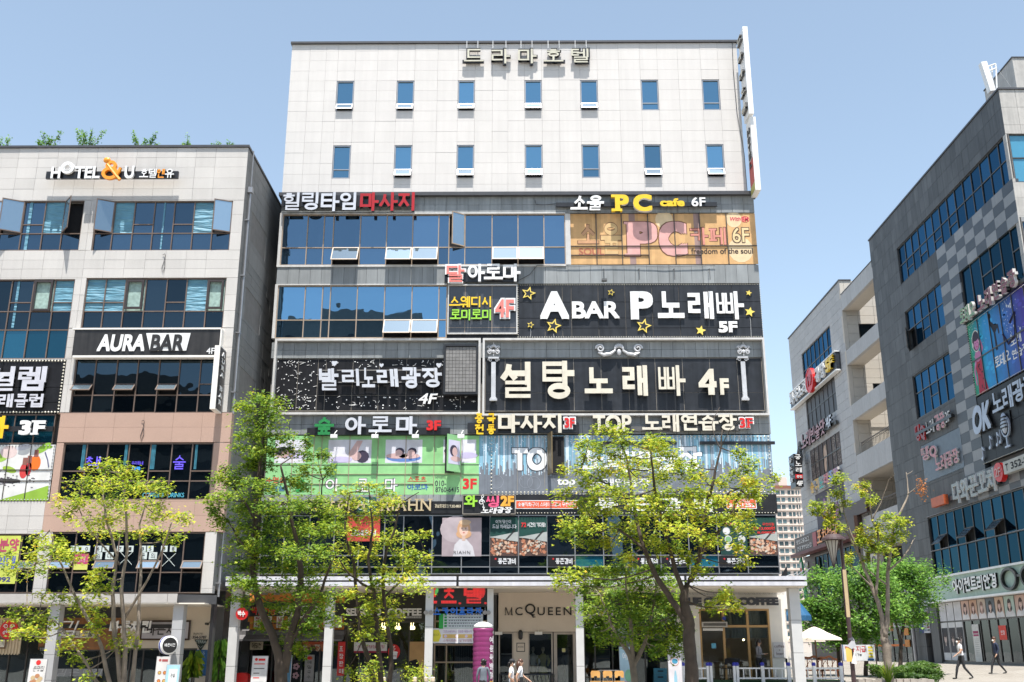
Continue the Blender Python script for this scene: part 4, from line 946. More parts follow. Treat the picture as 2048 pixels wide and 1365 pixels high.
art(MF, s, (1498, 1036, 1554, 1110), .0, foodposter([('무한리필', (.5, .78, .92, .86), RED), ('1인/12,000원', (.1, .66, .94, .76), RED), ('8,000원', (.3, .56, .94, .64), RED)], 3))
def menuposter(b, Wd, H):
    b.rect(0, 0, Wd, H, 0, (.012, .05, .045)); b.rect(Wd*.2, H*.8, Wd*.8, H*.86, .003, RED); flat_text(b, '사이드메뉴', (Wd*.25, H*.81, Wd*.75, H*.85), .005, WHITE, .02)
    for x, y, c in ((.25, .64, (.7, .7, .7)), (.7, .66, (.7, .5, .2)), (.8, .42, (.6, .6, .55)), (.28, .2, (.7, .6, .4)), (.75, .2, (.55, .12, .1)), (.3, .42, (.2, .4, .2))):
        b.ell(Wd*x, H*y, .16, .16, .003, (.6, .6, .6), 14); b.ell(Wd*x, H*y, .12, .12, .005, c, 12)
s = sign_root(MF, 1467, 1073, 'dark side dish menu poster with round bowls on the second floor window', 'poster', 'window_poster')
art(MF, s, (1440, 1036, 1494, 1110), .0, menuposter)
for k, (x0, x1, where) in enumerate(((980, 1036, 'below the first grill poster'), (1096, 1149, 'beside an open blue pane'), (1266, 1320, 'behind the maple branches'), (1324, 1377, 'in the right half of the floor'), (1438, 1493, 'below the bowl menu poster'))):
    s = sign_root(MF, (x0+x1)/2, 1122, 'small black name strip with white brush letters %s' % where, 'sign', 'window_strip', group='name strips on the second floor windows')
    art(MF, s, (x0, 1112.5, x1, 1133), .0, lambda b, Wd, H: (b.rect(0, 0, Wd, H, 0, BLACK), flat_text(b, '통큰갈비', (Wd*.28, H*.18, Wd*.92, H*.78), .004, WHITE, .035), b.poly([(Wd*.2+q[0]*.6, H*.72+q[1]*.6) for q in star(.1, .4, 5)], .004, None, 0, RED)))
s = sign_root(MF, 727, 1060, 'red hair salon branch poster in the window behind the slim tree', 'poster', 'window_poster')
art(MF, s, (694, 1033, 760, 1083), .0, lambda b, Wd, H: (b.rect(0, 0, Wd, H, 0, (.52, .06, .05)), flat_text(b, '로데오점', (Wd*.12, H*.2, Wd*.88, H*.45), .004, (.6, .75, .72), .03), flat_text(b, '리안헤어', (Wd*.3, H*.6, Wd*.8, H*.78), .004, (.25, .03, .03), .02)))
# ================================================================== canopy, columns and ground floor shops of the tall building
CF = Face((0, 41.8, 0), (1, 0, 0)); GF = Face((0, 46.0, 0), (1, 0, 0)); KF = Face((0, 42.4, 0), (1, 0, 0))
cream = mat('cream_wall', (.72, .66, .57), .7, var=.04); warmwhite = mat('warm_white_wall', (.78, .75, .70), .7, var=.03)
orange_wood = mat('orange_wood', (.68, .25, .05), .6, var=.15, streak=.2); brown_wood = mat('brown_wood', (.20, .08, .03), .6, var=.2, streak=.2)
tan_wood = mat('tan_wood', (.50, .30, .13), .5, var=.15); dark_tile = mat('dark_tile', (.07, .07, .072), .4, var=.15, rnd=.15)
lampm = mat('lamp_glow', (1.0, .72, .35), .5, var=0, emit=14.0)
def box_world(name, parent, x0, x1, y0, y1, z0, z1, m):
    return put(name, unit_box(m), parent, T((x0+x1)/2, (y0+y1)/2, (z0+z1)/2) @ Matrix.Diagonal((x1-x0, y1-y0, z1-z0, 1)))
zc0, zc1 = CF.px(1000, 1172)[1], CF.px(1000, 1153)[1]; cx0, cx1 = CF.px(449, 1160)[0], CF.px(1616, 1160)[0]
cn = thing('entrance_canopy', 'long flat canopy edged with two white bars over the shops', 'canopy', T(0, 43, zc0))
seg = [cx0]+[CF.px(x, 1160)[0] for x in (915, 1371)]+[cx1]
for i in range(3):
    for k, (a, c) in enumerate(((0, .42), (.60, 1.0))):
        box_world('edge_bar', cn, seg[i]+.05, seg[i+1]-.05, 41.8, 42.0, zc0+(zc1-zc0)*a, zc0+(zc1-zc0)*c, mat('canopy_white', (.56, .56, .60), .4, var=.06, streak=.1))
box_world('canopy_core', cn, cx0+.1, cx1-.1, 42.0, 44.95, zc0+.02, zc1-.02, BP)
box_world('soffit', cn, cx0+.1, cx1-.1, 42.02, 45.9, zc0-.06, zc0-.002, cream)
b = B(); p0 = MF.px(1545, 1150); b.poly([(p0[0], zc1), (cx1-.25, zc1), (cx1-.25, zc1+.55)], 1.0, 1.06); b.build('gusset', cn, BP, MF.M)
b = B()
for k in range(4): t = k/3; b.tube([(p0[0]+t*.8, zc1+.02, 1.1), (p0[0]+t*.8+.5, zc1+.2+.25*t, 1.1)], .02, 5)
tag(b.build('stay_rods', cn, steel, MF.M), kind='stuff')
def column(px, y, wpx, lab, m=None, Y=42.45, top=None):
    f = Face((0, Y, 0), (1, 0, 0)); u = f.px(px, y)[0]; w = wpx*Y/2052; x0 = u-w/2
    t = thing('canopy_column', lab, 'column', T(u, Y, ground_z(u, Y)), 'square columns carrying the canopy'); z = ground_z(u, Y)-.1; zt_ = top or zc0-.06
    n = 3; st = (zt_-z)/n
    for i in range(n): box_world('cladding_panel', t, x0, x0+w, Y-w/2, Y+w/2, z+i*st, z+(i+1)*st-.015, m or mat('column_white', (.54, .54, .53), .5, var=.04))
    box_world('core', t, x0+.02, x0+w-.02, Y-w/2+.02, Y+w/2-.02, z, zt_, BP)
for px, w, lab in ((474, 17, 'at the left end beside the dark tiled wall'), (662, 16, 'in front of the orange restaurant'), (860, 15, 'between the coffee shop and the LED entrance'), (981, 12, 'behind the purple inflatable tube'), (1158, 15, 'right of the beige fashion shop'), (1586, 20, 'at the right end beside the white cafe')):
    column(px, 1190, w, 'white clad canopy column '+lab)
# shell of the ground floor
gl0, gl1 = GF.px(432, 1250)[0], GF.px(1574, 1250)[0]
box_world('shop_back_wall', MB, gl0, gl1, 52, 52.2, 0, 4.7, mat('shop_wall', (.16, .14, .12), .8))
box_world('shop_floor', MB, gl0, gl1, 45.9, 52, -.1, ground_z(2, 46)+.02, mat('shop_floor', (.12, .11, .10), .4))
box_world('shop_ceiling', MB, gl0, gl1, 46.0, 52, 4.3, 4.7, mat('shop_ceiling', (.3, .29, .27), .8))
def part_wall(px): u = GF.px(px, 1270)[0]; box_world('party_wall', MB, u-.08, u+.08, 46.05, 52, 0, 4.3, dark_tile)
for q in (497, 690, 852, 990, 1152, 1352): part_wall(q)
a, c_, d, e = P(GF, 432, 1175, 497, 1400)
sh = thing('tiled_wall', 'dark grey tiled wall between the canopy column and orange restaurant', 'wall', GF.at(a, 0))
clad(GF, sh, grid(frange(a, d, .6), frange(0, zc0, .6)), dark_tile, -.2, 0)
def shop(label, px, name='shop_front'): return thing(name, label, 'shop', GF.at(GF.px(px, 1300)[0], ground_z(0, 46)))
def storefront(s, x0, y0, x1, cols, rows, fr, gm=None, fw=.06, w=-.05, **k):
    a, c_, d, e = P(GF, x0, y0, x1, 1400); c_ = ground_z(a, 46)
    return glazing(GF, s, (a, c_, d, e), [GF.px(x, 1300)[0] for x in cols], [GF.px(1000, y)[1] for y in rows], gm or Mt['glass_shop'], fr, w=w, fw=fw, fd=.08, name='shop_window', **k)
# --- orange restaurant
s = shop('orange fronted Korean restaurant with a grey awning and hanging white strips', 590)
clad(GF, s, grid([GF.px(x, 1220)[0] for x in frange(497, 690, 12)], [GF.px(600, 1262)[1], zc0-.06]), orange_wood, -.1, 0, gap=.015, name='plank')
storefront(s, 500, 1262, 690, [545, 590, 640], [1290], Mt['frame_dark'])
boxpart(GF, s, (478, 1206, 690, 1233), .04, .16, BP, 'fascia')
clad(GF, s, grid([GF.px(x, 1262)[0] for x in frange(484, 692, 8)], [GF.px(600, 1280)[1]-.0, GF.px(600, 1262)[1]]), mat('awning_grey', (.13, .125, .13), .7), .5, .56, gap=.006, name='awning_panel')
b = B(); a, c_, d, e = P(GF, 484, 1262, 692, 1284); b.poly([(0, e+.05), (1.0, c_+.1), (1.0, c_+.02), (0, e-.06)], a, d); b.build('awning', s, mat('awning_grey', (.13, .125, .13), .7), Matrix(((0, 0, 1, 0), (-1, 0, 0, 46), (0, 1, 0, 0), (0, 0, 0, 1))))
L(GF, s, '백년전통', (503, 1214, 552, 1231), .17, .05, [RP, WP], bold=.05); L(GF, s, '부산밀면', (558, 1212, 640, 1234), .17, .05, [WP, mat('deep_blue', (.02, .06, .3), .4)], bold=.03, slant=.2)
u, v = GF.px(484, 1228, .5); b = B(); b.ell(0, 0, .24, .24, 0, None, 22, 0, .1); rs_ = thing('round_sign', 'round red sign with white brush letters on the first column', 'sign', GF.at(u, v, 3.7))
u, v = KF.px(484, 1228, .25); b.build('disc', rs_, RP, KF.at(u, v, .2)); letters(KF, rs_, '박수', (u-.15, v-.12, u+.15, v+.12), .31, .03, WP, bold=.04)
hang = mat('cloth_white', (.66, .64, .62), .8)
for i, (x0, t) in enumerate(((508, '정식'), (530, '국밥'), (553, '냉면'), (576, '만두'), (600, '수육'), (625, '갈비'), (647, '육전'), (671, '공기'))):
    u0, v0_, u1, v1_ = P(GF, x0, 1233, x0+13, 1256, .2); b = B(); b.box(u0, u1, v0_, v1_, .18, .2); o = b.build('hanging_strip', s, hang, GF.M)
    letters(GF, o, t[0], (u0+.06, (v0_+v1_)/2+.01, u1-.06, v1_-.03), .205, .006, mat('ink_red', (.35, .03, .04), .6)); letters(GF, o, t[1], (u0+.06, v0_+.03, u1-.06, (v0_+v1_)/2-.01), .205, .006, mat('ink_red', (.35, .03, .04), .6))
for x0, x1, t in ((500, 526, '메밀전'), (570, 597, '국수집')):
    art(GF, s, (x0, 1284, x1, 1300), .1, lambda b, Wd, H, t=t: (b.rect(0, 0, Wd, H, 0, (.62, .55, .42)), flat_text(b, t, (Wd*.15, H*.15, Wd*.85, H*.85), .004, BLACK, .02)), 'plaque')
art(GF, s, (597, 1284, 660, 1302), .06, lambda b, Wd, H: (meat(b, Wd, H, random.Random(4), H), b.rect(Wd*.1, H*.7, Wd*.9, H, .03, (.5, .1, .05))), 'picture_board')
art(GF, s, (609, 1310, 628, 1364), .06, lambda b, Wd, H: (b.rect(0, 0, Wd, H, 0, (.36, .33, .31)), b.ell(Wd*.5, H*.88, Wd*.3, .07, .003, RED, 12), [flat_text(b, c, (Wd*.3, H*(.66-.18*i), Wd*.7, H*(.78-.18*i)), .004, BLACK, .01) for i, c in enumerate('메밀국수')]), 'door_poster')
def flower(b, Wd, H):
    b.rect(0, 0, Wd, H, 0, (.012, .012, .014))
    for j in range(2):
        for i in range(5): b.ell(Wd/2+.09*math.cos(i*1.2566), H*(.3+.4*j)+.09*math.sin(i*1.2566), .06, .06, .003, (.5, .3, .32), 8)
art(GF, s, (584, 1320, 600, 1365), .06, flower, 'door_poster')
v = thing('vertical_sign', 'vertical red sign reading takeaway sales in white Korean letters', 'sign', GF.at(*GF.px(682, 1315), .3))
boxpart(GF, v, (675, 1284, 689, 1352), .22, .34, RP)
for i, ch in enumerate('포장판매'): L(GF, v, ch, (678, 1293+i*15, 686.5, 1303+i*15), .345, .02, WP, bold=.02)
# --- coffee shop
s = shop('black fronted coffee shop with warm wall lamps and a wooden arrow panel', 770)
boxpart(GF, s, (690, 1175, 852, 1243), -.1, .06, mat('fascia_black', (.02, .018, .016), .3, var=.2), 'fascia')
L(GF, s, 'SELECTO', (692, 1217, 762, 1232), .08, .06, WP, bold=.04); L(GF, s, 'COFFEE', (775, 1217, 843, 1232), .08, .06, WP, bold=.04)
art(GF, s, (770, 1233, 843, 1237), .065, lambda b, Wd, H: flat_text(b, '셀렉토커피 경남로데오점', (0, 0, Wd, H), .003, (.6, .6, .6), .01), 'small_lettering', .003)
storefront(s, 690, 1243, 852, [755, 818], [], Mt['frame_dark'])
for x in (764, 768.5, 793, 797.5, 822, 826.5):
    u, v = GF.px(x, 1256, -3); t = B(); t.ball(0, 0, 0, .085); t.tube([(0, .05, 0), (0, .5, 0)], .01, 4); t.build('lamp', s, lampm, GF.at(u, v, -3), True)
art(GF, s, (708, 1285, 774, 1306), .04, lambda b, Wd, H: (b.rect(0, 0, Wd, H, 0, (.62, .60, .60)), b.rect(0, 0, Wd, H*.18, .002, (.30, .02, .05)), flat_text(b, '우수가맹점 선정', (Wd*.1, H*.4, Wd*.92, H*.72), .004, (.35, .03, .08), .015)), 'window_poster')
u, v = GF.px(788, 1304, .05); b = B(); b.ell(0, 0, .26, .3, 0, RED, 20); b.poly([(-.15, -.05), (.15, -.05), (.11, -.3), (-.11, -.3)], .004, None, 0, WHITE); b.ell(0, -.03, .17, .05, .006, WHITE, 12)
b.tube([(.03, .24, .006), (-.06, .18, .006), (.05, .12, .006), (-.02, .05, .006)], .018, 4, c=WHITE); flat_text(b, 'SELECTO', (-.1, -.2, .1, -.14), .008, (.3, .1, .1), .02); b.build('cup_logo', s, PR, GF.at(u, v, .04))
art(GF, s, (818, 1284, 850, 1400), .03, lambda b, Wd, H: (b.rect(0, 0, Wd, H, 0, (.50, .30, .13)), b.poly([(0, H*.66), (0, H*.34), (Wd*.45, H*.36), (Wd*.78, H*.53), (Wd*.45, H*.70)], .004, None, 0, BLACK)), 'arrow_panel')
art(GF, s, (768, 1345, 800, 1366), .03, lambda b, Wd, H: (flat_text(b, 'Only', (Wd*.2, H*.62, Wd*.75, H*.98), .004, (.55, .55, .55), .0, slant=.25), flat_text(b, '7gr', (Wd*.3, H*.05, Wd*.8, H*.5), .004, (.55, .55, .55), .0, slant=.25)), 'window_lettering', .003)
# --- building entrance
s = thing('building_entrance', 'dark building entrance under the red LED board', 'entrance', GF.at(GF.px(925, 1300)[0], .1))
storefront(s, 868, 1175, 978, [893, 960], [1243, 1290, 1325], Mt['frame_tan'])
box_world('stair_screen', s, GF.px(893, 1300)[0], GF.px(958, 1300)[0], 47.5, 47.6, .1, 3.6, Mt['void'])
b = B()
for i in range(14): x = GF.px(896+i*4.6, 1300)[0]; b.box(x, x+.03, .1, 3.4, 0, .03)
b.build('screen_bars', s, mat('bar_dark', (.08, .08, .085), .3), T(0, 47.4, 0) @ Matrix(((1, 0, 0, 0), (0, 0, -1, 0), (0, 1, 0, 0), (0, 0, 0, 1))))
LF = Face((0, 42.6, 0), (1, 0, 0))
s = thing('led_board', 'red and green scrolling LED board over the building entrance', 'sign', LF.at(*LF.px(918, 1192)))
boxpart(LF, s, (858, 1171, 978, 1214), 0, .25, BP, 'housing')
a, c_, d, e = P(LF, 859, 1172, 977, 1213, .26)
b = B(); b.rect(0, 0, d-a, e-c_, 0, (.004, .004, .004))
ledm = bpy.data.materials.new('led'); ledm.use_nodes = True; N_ = ledm.node_tree.nodes; pb = N_['Principled BSDF']; va = N_.new('ShaderNodeVertexColor'); va.layer_name = 'Col'
ledm.node_tree.links.new(va.outputs['Color'], pb.inputs['Emission Color']); pb.inputs['Emission Strength'].default_value = .55; pb.inputs['Base Color'].default_value = (.01, .01, .01, 1)
WW, HH = d-a, e-c_; LR_, LG_ = (.9, .03, .03), (.12, .55, .12)
for ch, x0, x1 in (('포', 0.0, .13), ('츠', .20, .46), ('발', .58, .92)): flat_text(b, ch, (WW*x0, HH*.14, WW*x1, HH*.94), .004, LR_, .05)
flat_text(b, '.', (WW*.49, HH*.1, WW*.54, HH*.18), .004, LR_, .02); flat_text(b, '.', (WW*.93, HH*.1, WW*.97, HH*.2), .004, LR_, .02)
b.ell(WW*.08, HH*.8, .17, .2, .002, LG_, 12); b.ell(WW*.86, HH*.72, .2, .28, .002, (.7, .03, .03), 14); b.ell(WW*.72, HH*.96, .16, .07, .002, LG_, 10)
for i in range(1, 40): b.rect(WW*i/40-.004, 0, WW*i/40+.004, HH, .007, (0, 0, 0))
for i in range(1, 15): b.rect(0, HH*i/15-.004, WW, HH*i/15+.004, .0075, (0, 0, 0))
b.build('led_panel', s, ledm, LF.at(a, c_, .255))
s = thing('entrance_sign', 'blue Korean letters with twin spotlights under the LED board', 'sign', LF.at(*LF.px(918, 1222)))
bluep = mat('blue_letter', (.02, .16, .62), .4)
for i, ch in enumerate('스카이프라자'): L(LF, s, ch, (867+i*16.8, 1215, 881+i*16.8, 1230), .1, .08, bluep, bold=.045)
boxpart(LF, s, (866, 1219, 966, 1222), .02, .08, steel, 'rail')
for x in (852, 862, 970, 977):
    u, v = LF.px(x, 1223, .3); t = B(); t.lathe([(.05, 0), (.09, .14)], 10); t.tube([(0, 0, 0), (0, .12, -.15)], .015, 5); t.build('spotlight_head', s, mat('lamp_dark', (.25, .25, .26), .35), LF.at(u, v, .25) @ Rx(.4))
s = thing('directory_board', 'white and green floor directory board hanging in the entrance', 'sign', LF.at(*LF.px(925, 1242)))
def direc(b, Wd, H):
    b.rect(0, 0, Wd, H, 0, (.50, .53, .55)); b.rect(0, 0, Wd*.1, H, .002, (.03, .30, .06)); r = random.Random(2)
    for k in range(5):
        y = H*(.08+.19*k); b.rect(Wd*.12, y-.02, Wd, y-.012, .003, (.05, .2, .1)); b.rect(Wd*.12, y+.02, Wd*.18, y+.1, .004, (.03, .25, .06)); x = Wd*.22
        while x < Wd*.92:
            w = r.uniform(.04, .10); b.rect(x, y+.04, min(x+w, Wd*.95), y+.075, .004, (.08, .08, .1)); x += w+.03
art(LF, s, (878, 1228, 966, 1258), .05, direc, 'board', .05)
s = thing('hanging_banner', 'long white and yellow cloth banner hung low across the entrance', 'banner', LF.at(*LF.px(915, 1271)))
def clothban(b, Wd, H):
    b.rect(0, 0, Wd, H, 0, (.66, .64, .66)); b.ell(Wd*.12, H*.5, Wd*.12, H*.46, .003, (.70, .62, .06), 6); b.rect(Wd*.27, H*.34, Wd*.96, H*.60, .003, (.62, .42, .14))
    for x in (.34, .6, .82): b.ell(Wd*x, H*.47, .06, .06, .005, (.6, .5, .62), 10)
    flat_text(b, '코로나바이러스 감염증 예방수칙', (Wd*.28, H*.70, Wd*.95, H*.86), .005, (.3, .15, .35), .01); flat_text(b, '스카이프라자 상가번영회', (Wd*.28, H*.10, Wd*.95, H*.26), .005, (.35, .08, .12), .01)
    flat_text(b, '마스크', (Wd*.05, H*.5, Wd*.19, H*.64), .006, (.2, .2, .05), .01)
    b.rect(Wd*.60, 0, Wd*.63, H, .007, (.74, .74, .74))
art(LF, s, (862, 1257, 948, 1287), .03, clothban, 'cloth', .012)
# --- beige fashion shop
s = shop('beige fashion boutique with serif lettering and dressed mannequins', 1075)
bg = mat('beige_panel', (.66, .57, .47), .6, var=.02, fine=.02)
boxpart(GF, s, (997, 1168, 1152, 1264), -.1, .12, bg, 'fascia')
u0, v0_, u1, v1_ = P(GF, 1009, 1213, 1143, 1235, .16)
for t, x0, x1, y0, y1 in (('MC', 1010, 1045, 1215, 1231), ('Q', 1050, 1071, 1208, 1232), ('UEEN', 1075, 1143, 1215, 1231)): SL(GF, s, t, (x0, y0, x1, y1), .13, .035, BP, bold=.004, bar=.05, bw=.05, gapx=.14)
st = mat('beige_frame', (.46, .40, .34), .5)
storefront(s, 997, 1265, 1027, [], [], st, Mt['glass_clear']); storefront(s, 1056, 1265, 1106, [], [], st, Mt['glass_clear']); storefront(s, 1108, 1265, 1152, [1112, 1148], [], st, Mt['glass_clear'], fw=.09)
boxpart(GF, s, (1027, 1265, 1056, 1400), -.1, .06, bg, 'pier')
b = B(); a, c_, d, e = P(GF, 1033, 1286, 1050, 1304, .1); b.box(a, d, c_, e, .06, .075, 0); b.box(a+.03, d-.03, c_+.03, e-.03, .076, .08, 1); b.build('plaque', s, [BP, bg], GF.M); L(GF, s, 'MCQUEEN', (1036, 1293, 1047, 1296), .081, .004, BP, bold=.01)
u, v = GF.px(1041, 1270, .2); b = B(); b.lathe([(.04, -.2), (.09, -.15), (.10, .12), (.04, .2)], 10); b.build('wall_lamp', s, BP, GF.M @ T(u, v, .2) @ Rx(-math.pi/2))
for x in (997, 1077):
    u, v = GF.px(x, 1267, .3); b = B(); b.box(-.16, .16, -.06, .06, -.1, .12); b.tube([(0, .05, -.1), (0, .2, -.28)], .02, 5); b.build('security_camera', s, warmwhite, GF.at(u, v, .3))
box_world('inner_wall', s, GF.px(1000, 1300)[0], GF.px(1151, 1300)[0], 48.6, 48.7, .1, 4.2, mat('boutique_dark', (.035, .035, .04), .6))
box_world('dress_rail', s, GF.px(1001, 1300)[0], GF.px(1024, 1300)[0], 48.0, 48.05, 1.8, 1.85, steel)
b = B(); [b.box(GF.px(1003+i*3.4, 1300)[0], GF.px(1005+i*3.4, 1300)[0], 47.9, 48.2, .9+.1*(i % 3), 1.8) for i in range(6)]; b.build('hanging_clothes', s, mat('clothes_dark', (.06, .06, .08), .8), Matrix.Identity(4))
art(GF, s, (1124, 1297, 1131, 1305), .0, lambda b, Wd, H: b.ell(Wd/2, H/2, Wd/2, H/2, .004, (.55, .50, .2), 14), 'door_sticker', .003)
# --- dark cafe
s = shop('dark open fronted cafe with a globe lamp and wooden chairs outside', 1260)
boxpart(GF, s, (1168, 1175, 1352, 1246), -.1, .06, mat('fascia_black', (.02, .018, .016), .3, var=.2), 'fascia')
L(GF, s, 'Comm', (1172, 1212, 1262, 1232), .08, .04, [mat('lilac_letter', (.6, .5, .7), .4), dark_side], bold=.01, slant=.2)
art(GF, s, (1168, 1232, 1184, 1239), .07, lambda b, Wd, H: (b.rect(0, 0, Wd, H, 0, (.6, .62, .7)), flat_text(b, '커피 디저트', (Wd*.1, H*.3, Wd*.9, H*.7), .004, DK, .01)), 'small_plate')
storefront(s, 1168, 1246, 1352, [1190, 1225, 1290], [1270], Mt['frame_dark'])
u, v = GF.px(1193, 1256, .4); b = B(); b.ball(0, 0, 0, .17, n=16, k=10); b.build('globe_lamp', s, mat('globe_white', (.75, .75, .75), .3), GF.at(u, v, .4), True); b = B(); b.tube([(0, .17, 0), (0, .4, 0), (0, .42, -.4)], .015, 5); b.build('lamp_arm', s, BP, GF.at(u, v, .4))
box_world('shelf', s, GF.px(1208, 1300)[0], GF.px(1230, 1300)[0], 49, 49.3, 2.0, 2.04, tan_wood); box_world('shelf', s, GF.px(1208, 1300)[0], GF.px(1230, 1300)[0], 49, 49.3, 1.6, 1.64, tan_wood); box_world('counter', s, GF.px(1178, 1300)[0], GF.px(1220, 1300)[0], 48.3, 49, .1, 1.1, brown_wood)
# --- white cafe at the right end
s = shop('white walled corner cafe with tan framed windows and black letters', 1460)
YW = 46.0
def wpart(x0, y0, x1, y1, m, w0=-.25, w1=0, name='wall'): a, c_, d, e = P(GF, x0, y0, x1, y1); return slab(name, GF, s, a, c_, d, e, w0, w1, m)
z0c = ground_z(10, 46)
a, c_, d, e = P(GF, 1353, 1166, 1577, 1218); slab('wall', GF, s, a, c_, d, e, -.25, 0, warmwhite)
for x0, x1 in ((1353, 1402), (1544, 1576)):
    a, _, d, e = P(GF, x0, 1218, x1, 1400); slab('wall', GF, s, a, .2, d, e, -.25, 0, warmwhite)
box_world('side_wall', s, GF.px(1571, 1300)[0], GF.px(1575, 1300)[0]+.12, 46.26, 55, .2, 4.6, warmwhite)
fr = mat('tan_frame', (.50, .30, .12), .5)
a, c_, d, e = P(GF, 1402, 1218, 1544, 1400); c_ = z0c
glazing(GF, s, (a, c_, d, e), [GF.px(x, 1300)[0] for x in (1450, 1499)], [GF.px(1450, 1253)[1]], Mt['glass_clear'], fr, w=-.12, fw=.10, fd=.12, name='shop_window', border=.08)
L(GF, s, 'BLUE CORK COFFEE', (1352, 1195, 1557, 1211), .25, .12, [mat('letter_slate', (.04, .045, .06), .5), mat('letter_grey', (.10, .11, .13), .5)], bold=.07)
boxpart(GF, s, (1404, 1244, 1455, 1255), .02, .16, mat('air_curtain', (.5, .47, .42), .5), 'air_curtain'); boxpart(GF, s, (1407, 1246.5, 1452, 1252), .161, .17, mat('grille_dark', (.12, .11, .10), .5), 'air_curtain_grille')
boxpart(GF, s, (1406, 1257, 1446, 1262), .0, .06, warmwhite, 'blind_box')
u, v = GF.px(1448, 1237, .2); b = B(); b.ell(0, 0, .08, .08, 0, None, 16, 0, .1); b.build('round_blue_sign', s, mat('royal_blue', (.02, .04, .30), .4), GF.at(u, v, .15))
art(GF, s, (1423, 1287, 1432, 1297), -.02, lambda b, Wd, H: b.rect(0, 0, Wd, H, .004, (.15, .45, .62)), 'door_sticker', .003)
art(GF, s, (1547, 1285, 1571, 1316), .05, lambda b, Wd, H: (b.rect(0, 0, Wd, H, 0, (.60, .60, .63)), flat_text(b, 'coffee', (Wd*.08, H*.66, Wd*.92, H*.84), .004, (.15, .10, .12), -.0, gapx=.04), flat_text(b, '&', (Wd*.45, H*.46, Wd*.55, H*.54), .004, (.15, .10, .12), .0), flat_text(b, 'beer', (Wd*.22, H*.18, Wd*.80, H*.36), .004, (.15, .10, .12), .0, gapx=.04)), 'plaque', .03)
box_world('inner_wall', s, GF.px(1402, 1300)[0], GF.px(1568, 1300)[0], 51.5, 51.6, .2, 4.3, mat('cafe_inner', (.62, .56, .48), .8)); box_world('counter', s, GF.px(1404, 1300)[0], GF.px(1450, 1300)[0], 50, 50.8, .2, 1.75, mat('counter_slats', (.42, .36, .30), .6))
box_world('wall', s, GF.px(1402, 1300)[0]-.1, GF.px(1402, 1300)[0]-.02, 46.3, 51.6, .2, 4.3, mat('cafe_inner', (.62, .56, .48), .8))
b = B()
for i in range(46): x = GF.px(1455+i*2, 1300)[0]; b.tube([(x, 46.9+.05*math.sin(i*1.9), 2.5), (x, 46.9+.05*math.sin(i*1.9), 4.2)], .035, 5)
b.build('curtain', s, mat('sheer_curtain', (.22, .24, .19), .9), Matrix.Identity(4))
for x, y in ((1503, 1225), (1459, 1222), (1487, 1280), (1497, 1284)):
    u, v = GF.px(x, y, -1.5); t = B(); t.ball(0, 0, 0, .06 if y < 1250 else .04); t.build('lamp', s, lampm, GF.at(u, v, -1.5), True)
for sg in (1454, 1512, 1528):
    u = GF.px(sg, 1300)[0]; b = B(); b.lathe([(.32, 0), (.33, .03)], 16); b.tube([(0, 0, -.75), (0, 0, 0)], .03, 6); b.lathe([(.22, -.75), (.2, -.72)], 12); b.build('cafe_table', s, warmwhite, T(u, 47.6, z0c+.76), True)
# ================================================================== hotel building on the left
HF = Face((0, 41, 0), (1, 0, 0)); HX = -11.95
def hx(x, y): return HF.px(x, y)[0]
def hy(y, x=250): return HF.px(x, y)[1]
HZ = hy(294); HL = -24.5
HB = thing('hotel_building', 'six storey pale stone hotel building on the left with roof plants', 'building', T(-18, 41, 0))
box_world('core', HB, HL, HX-.02, 41.36, 54, 4.3, HZ-.05, mat('core_wall', (.2, .19, .18), .9))
box_world('roof_coping', HB, HL, HX+.05, 40.93, 54, HZ-.05, HZ+.05, Mt['coping'])
sc_ = Mt['stone_lb']
colsx = [HL]+[HF.px(-20+39.3*i-19, 300)[0] for i in range(0, 13)]+[HX]
colsx = sorted(c for c in set(round(c, 3) for c in colsx) if HL <= c <= HX)
rowsy = [4.3]+[hy(y) for y in (1187, 1125, 1060, 1032, 1003, 940, 885, 825, 770, 716, 695, 675, 656, 622, 590, 556, 538, 520, 501, 466, 430, 400, 378, 356.8, 335, 316)]+[HZ-.06]
rowsy = sorted(set(rowsy))
def hrect(x0, y0, x1, y1): return P(HF, x0, y0, x1, y1)
wins = {'6l': hrect(-60, 402, 163, 501), '6r': hrect(188, 402, 462, 501), '5l': hrect(-60, 559, 140, 718), '5r': hrect(167, 556, 449, 657), '4r': hrect(145, 714, 432, 826),
        '4l': hrect(-60, 720, 126, 828), '3b': hrect(-60, 828, 110, 1003), '3r': hrect(121, 886, 423, 1000), '2l': hrect(-60, 1068, 72, 1187), '2r': hrect(98, 1065, 406, 1187), 'aura': hrect(147, 657, 440, 714)}
pinkr = hrect(99, 826, 455, 1064)
cells = cut(grid(colsx, rowsy), list(wins.values())+[pinkr])
clad(HF, HB, cells, sc_, -.35, 0, gap=.008)
pcells = cut(grid([pinkr[0]]+[pinkr[0]+(pinkr[2]-pinkr[0])*i/6 for i in range(1, 6)]+[pinkr[2]], [pinkr[1], hy(1032), hy(1003), hy(885), hy(855), pinkr[3]]), [wins['3r'], wins['3b']])
clad(HF, HB, [(a, b_, c, d) for a, b_, c, d in pcells], Mt['stone_pink'], -.35, .004, gap=.006, name='pink_panel')
glass('glass_left', (.14, .22, .30), .50, (.01, .02, .035)); glass('glass_left_low', (.10, .15, .19), .35, (.003, .005, .007)); glass('glass_teal', (.08, .20, .28), .4, (.004, .04, .065))
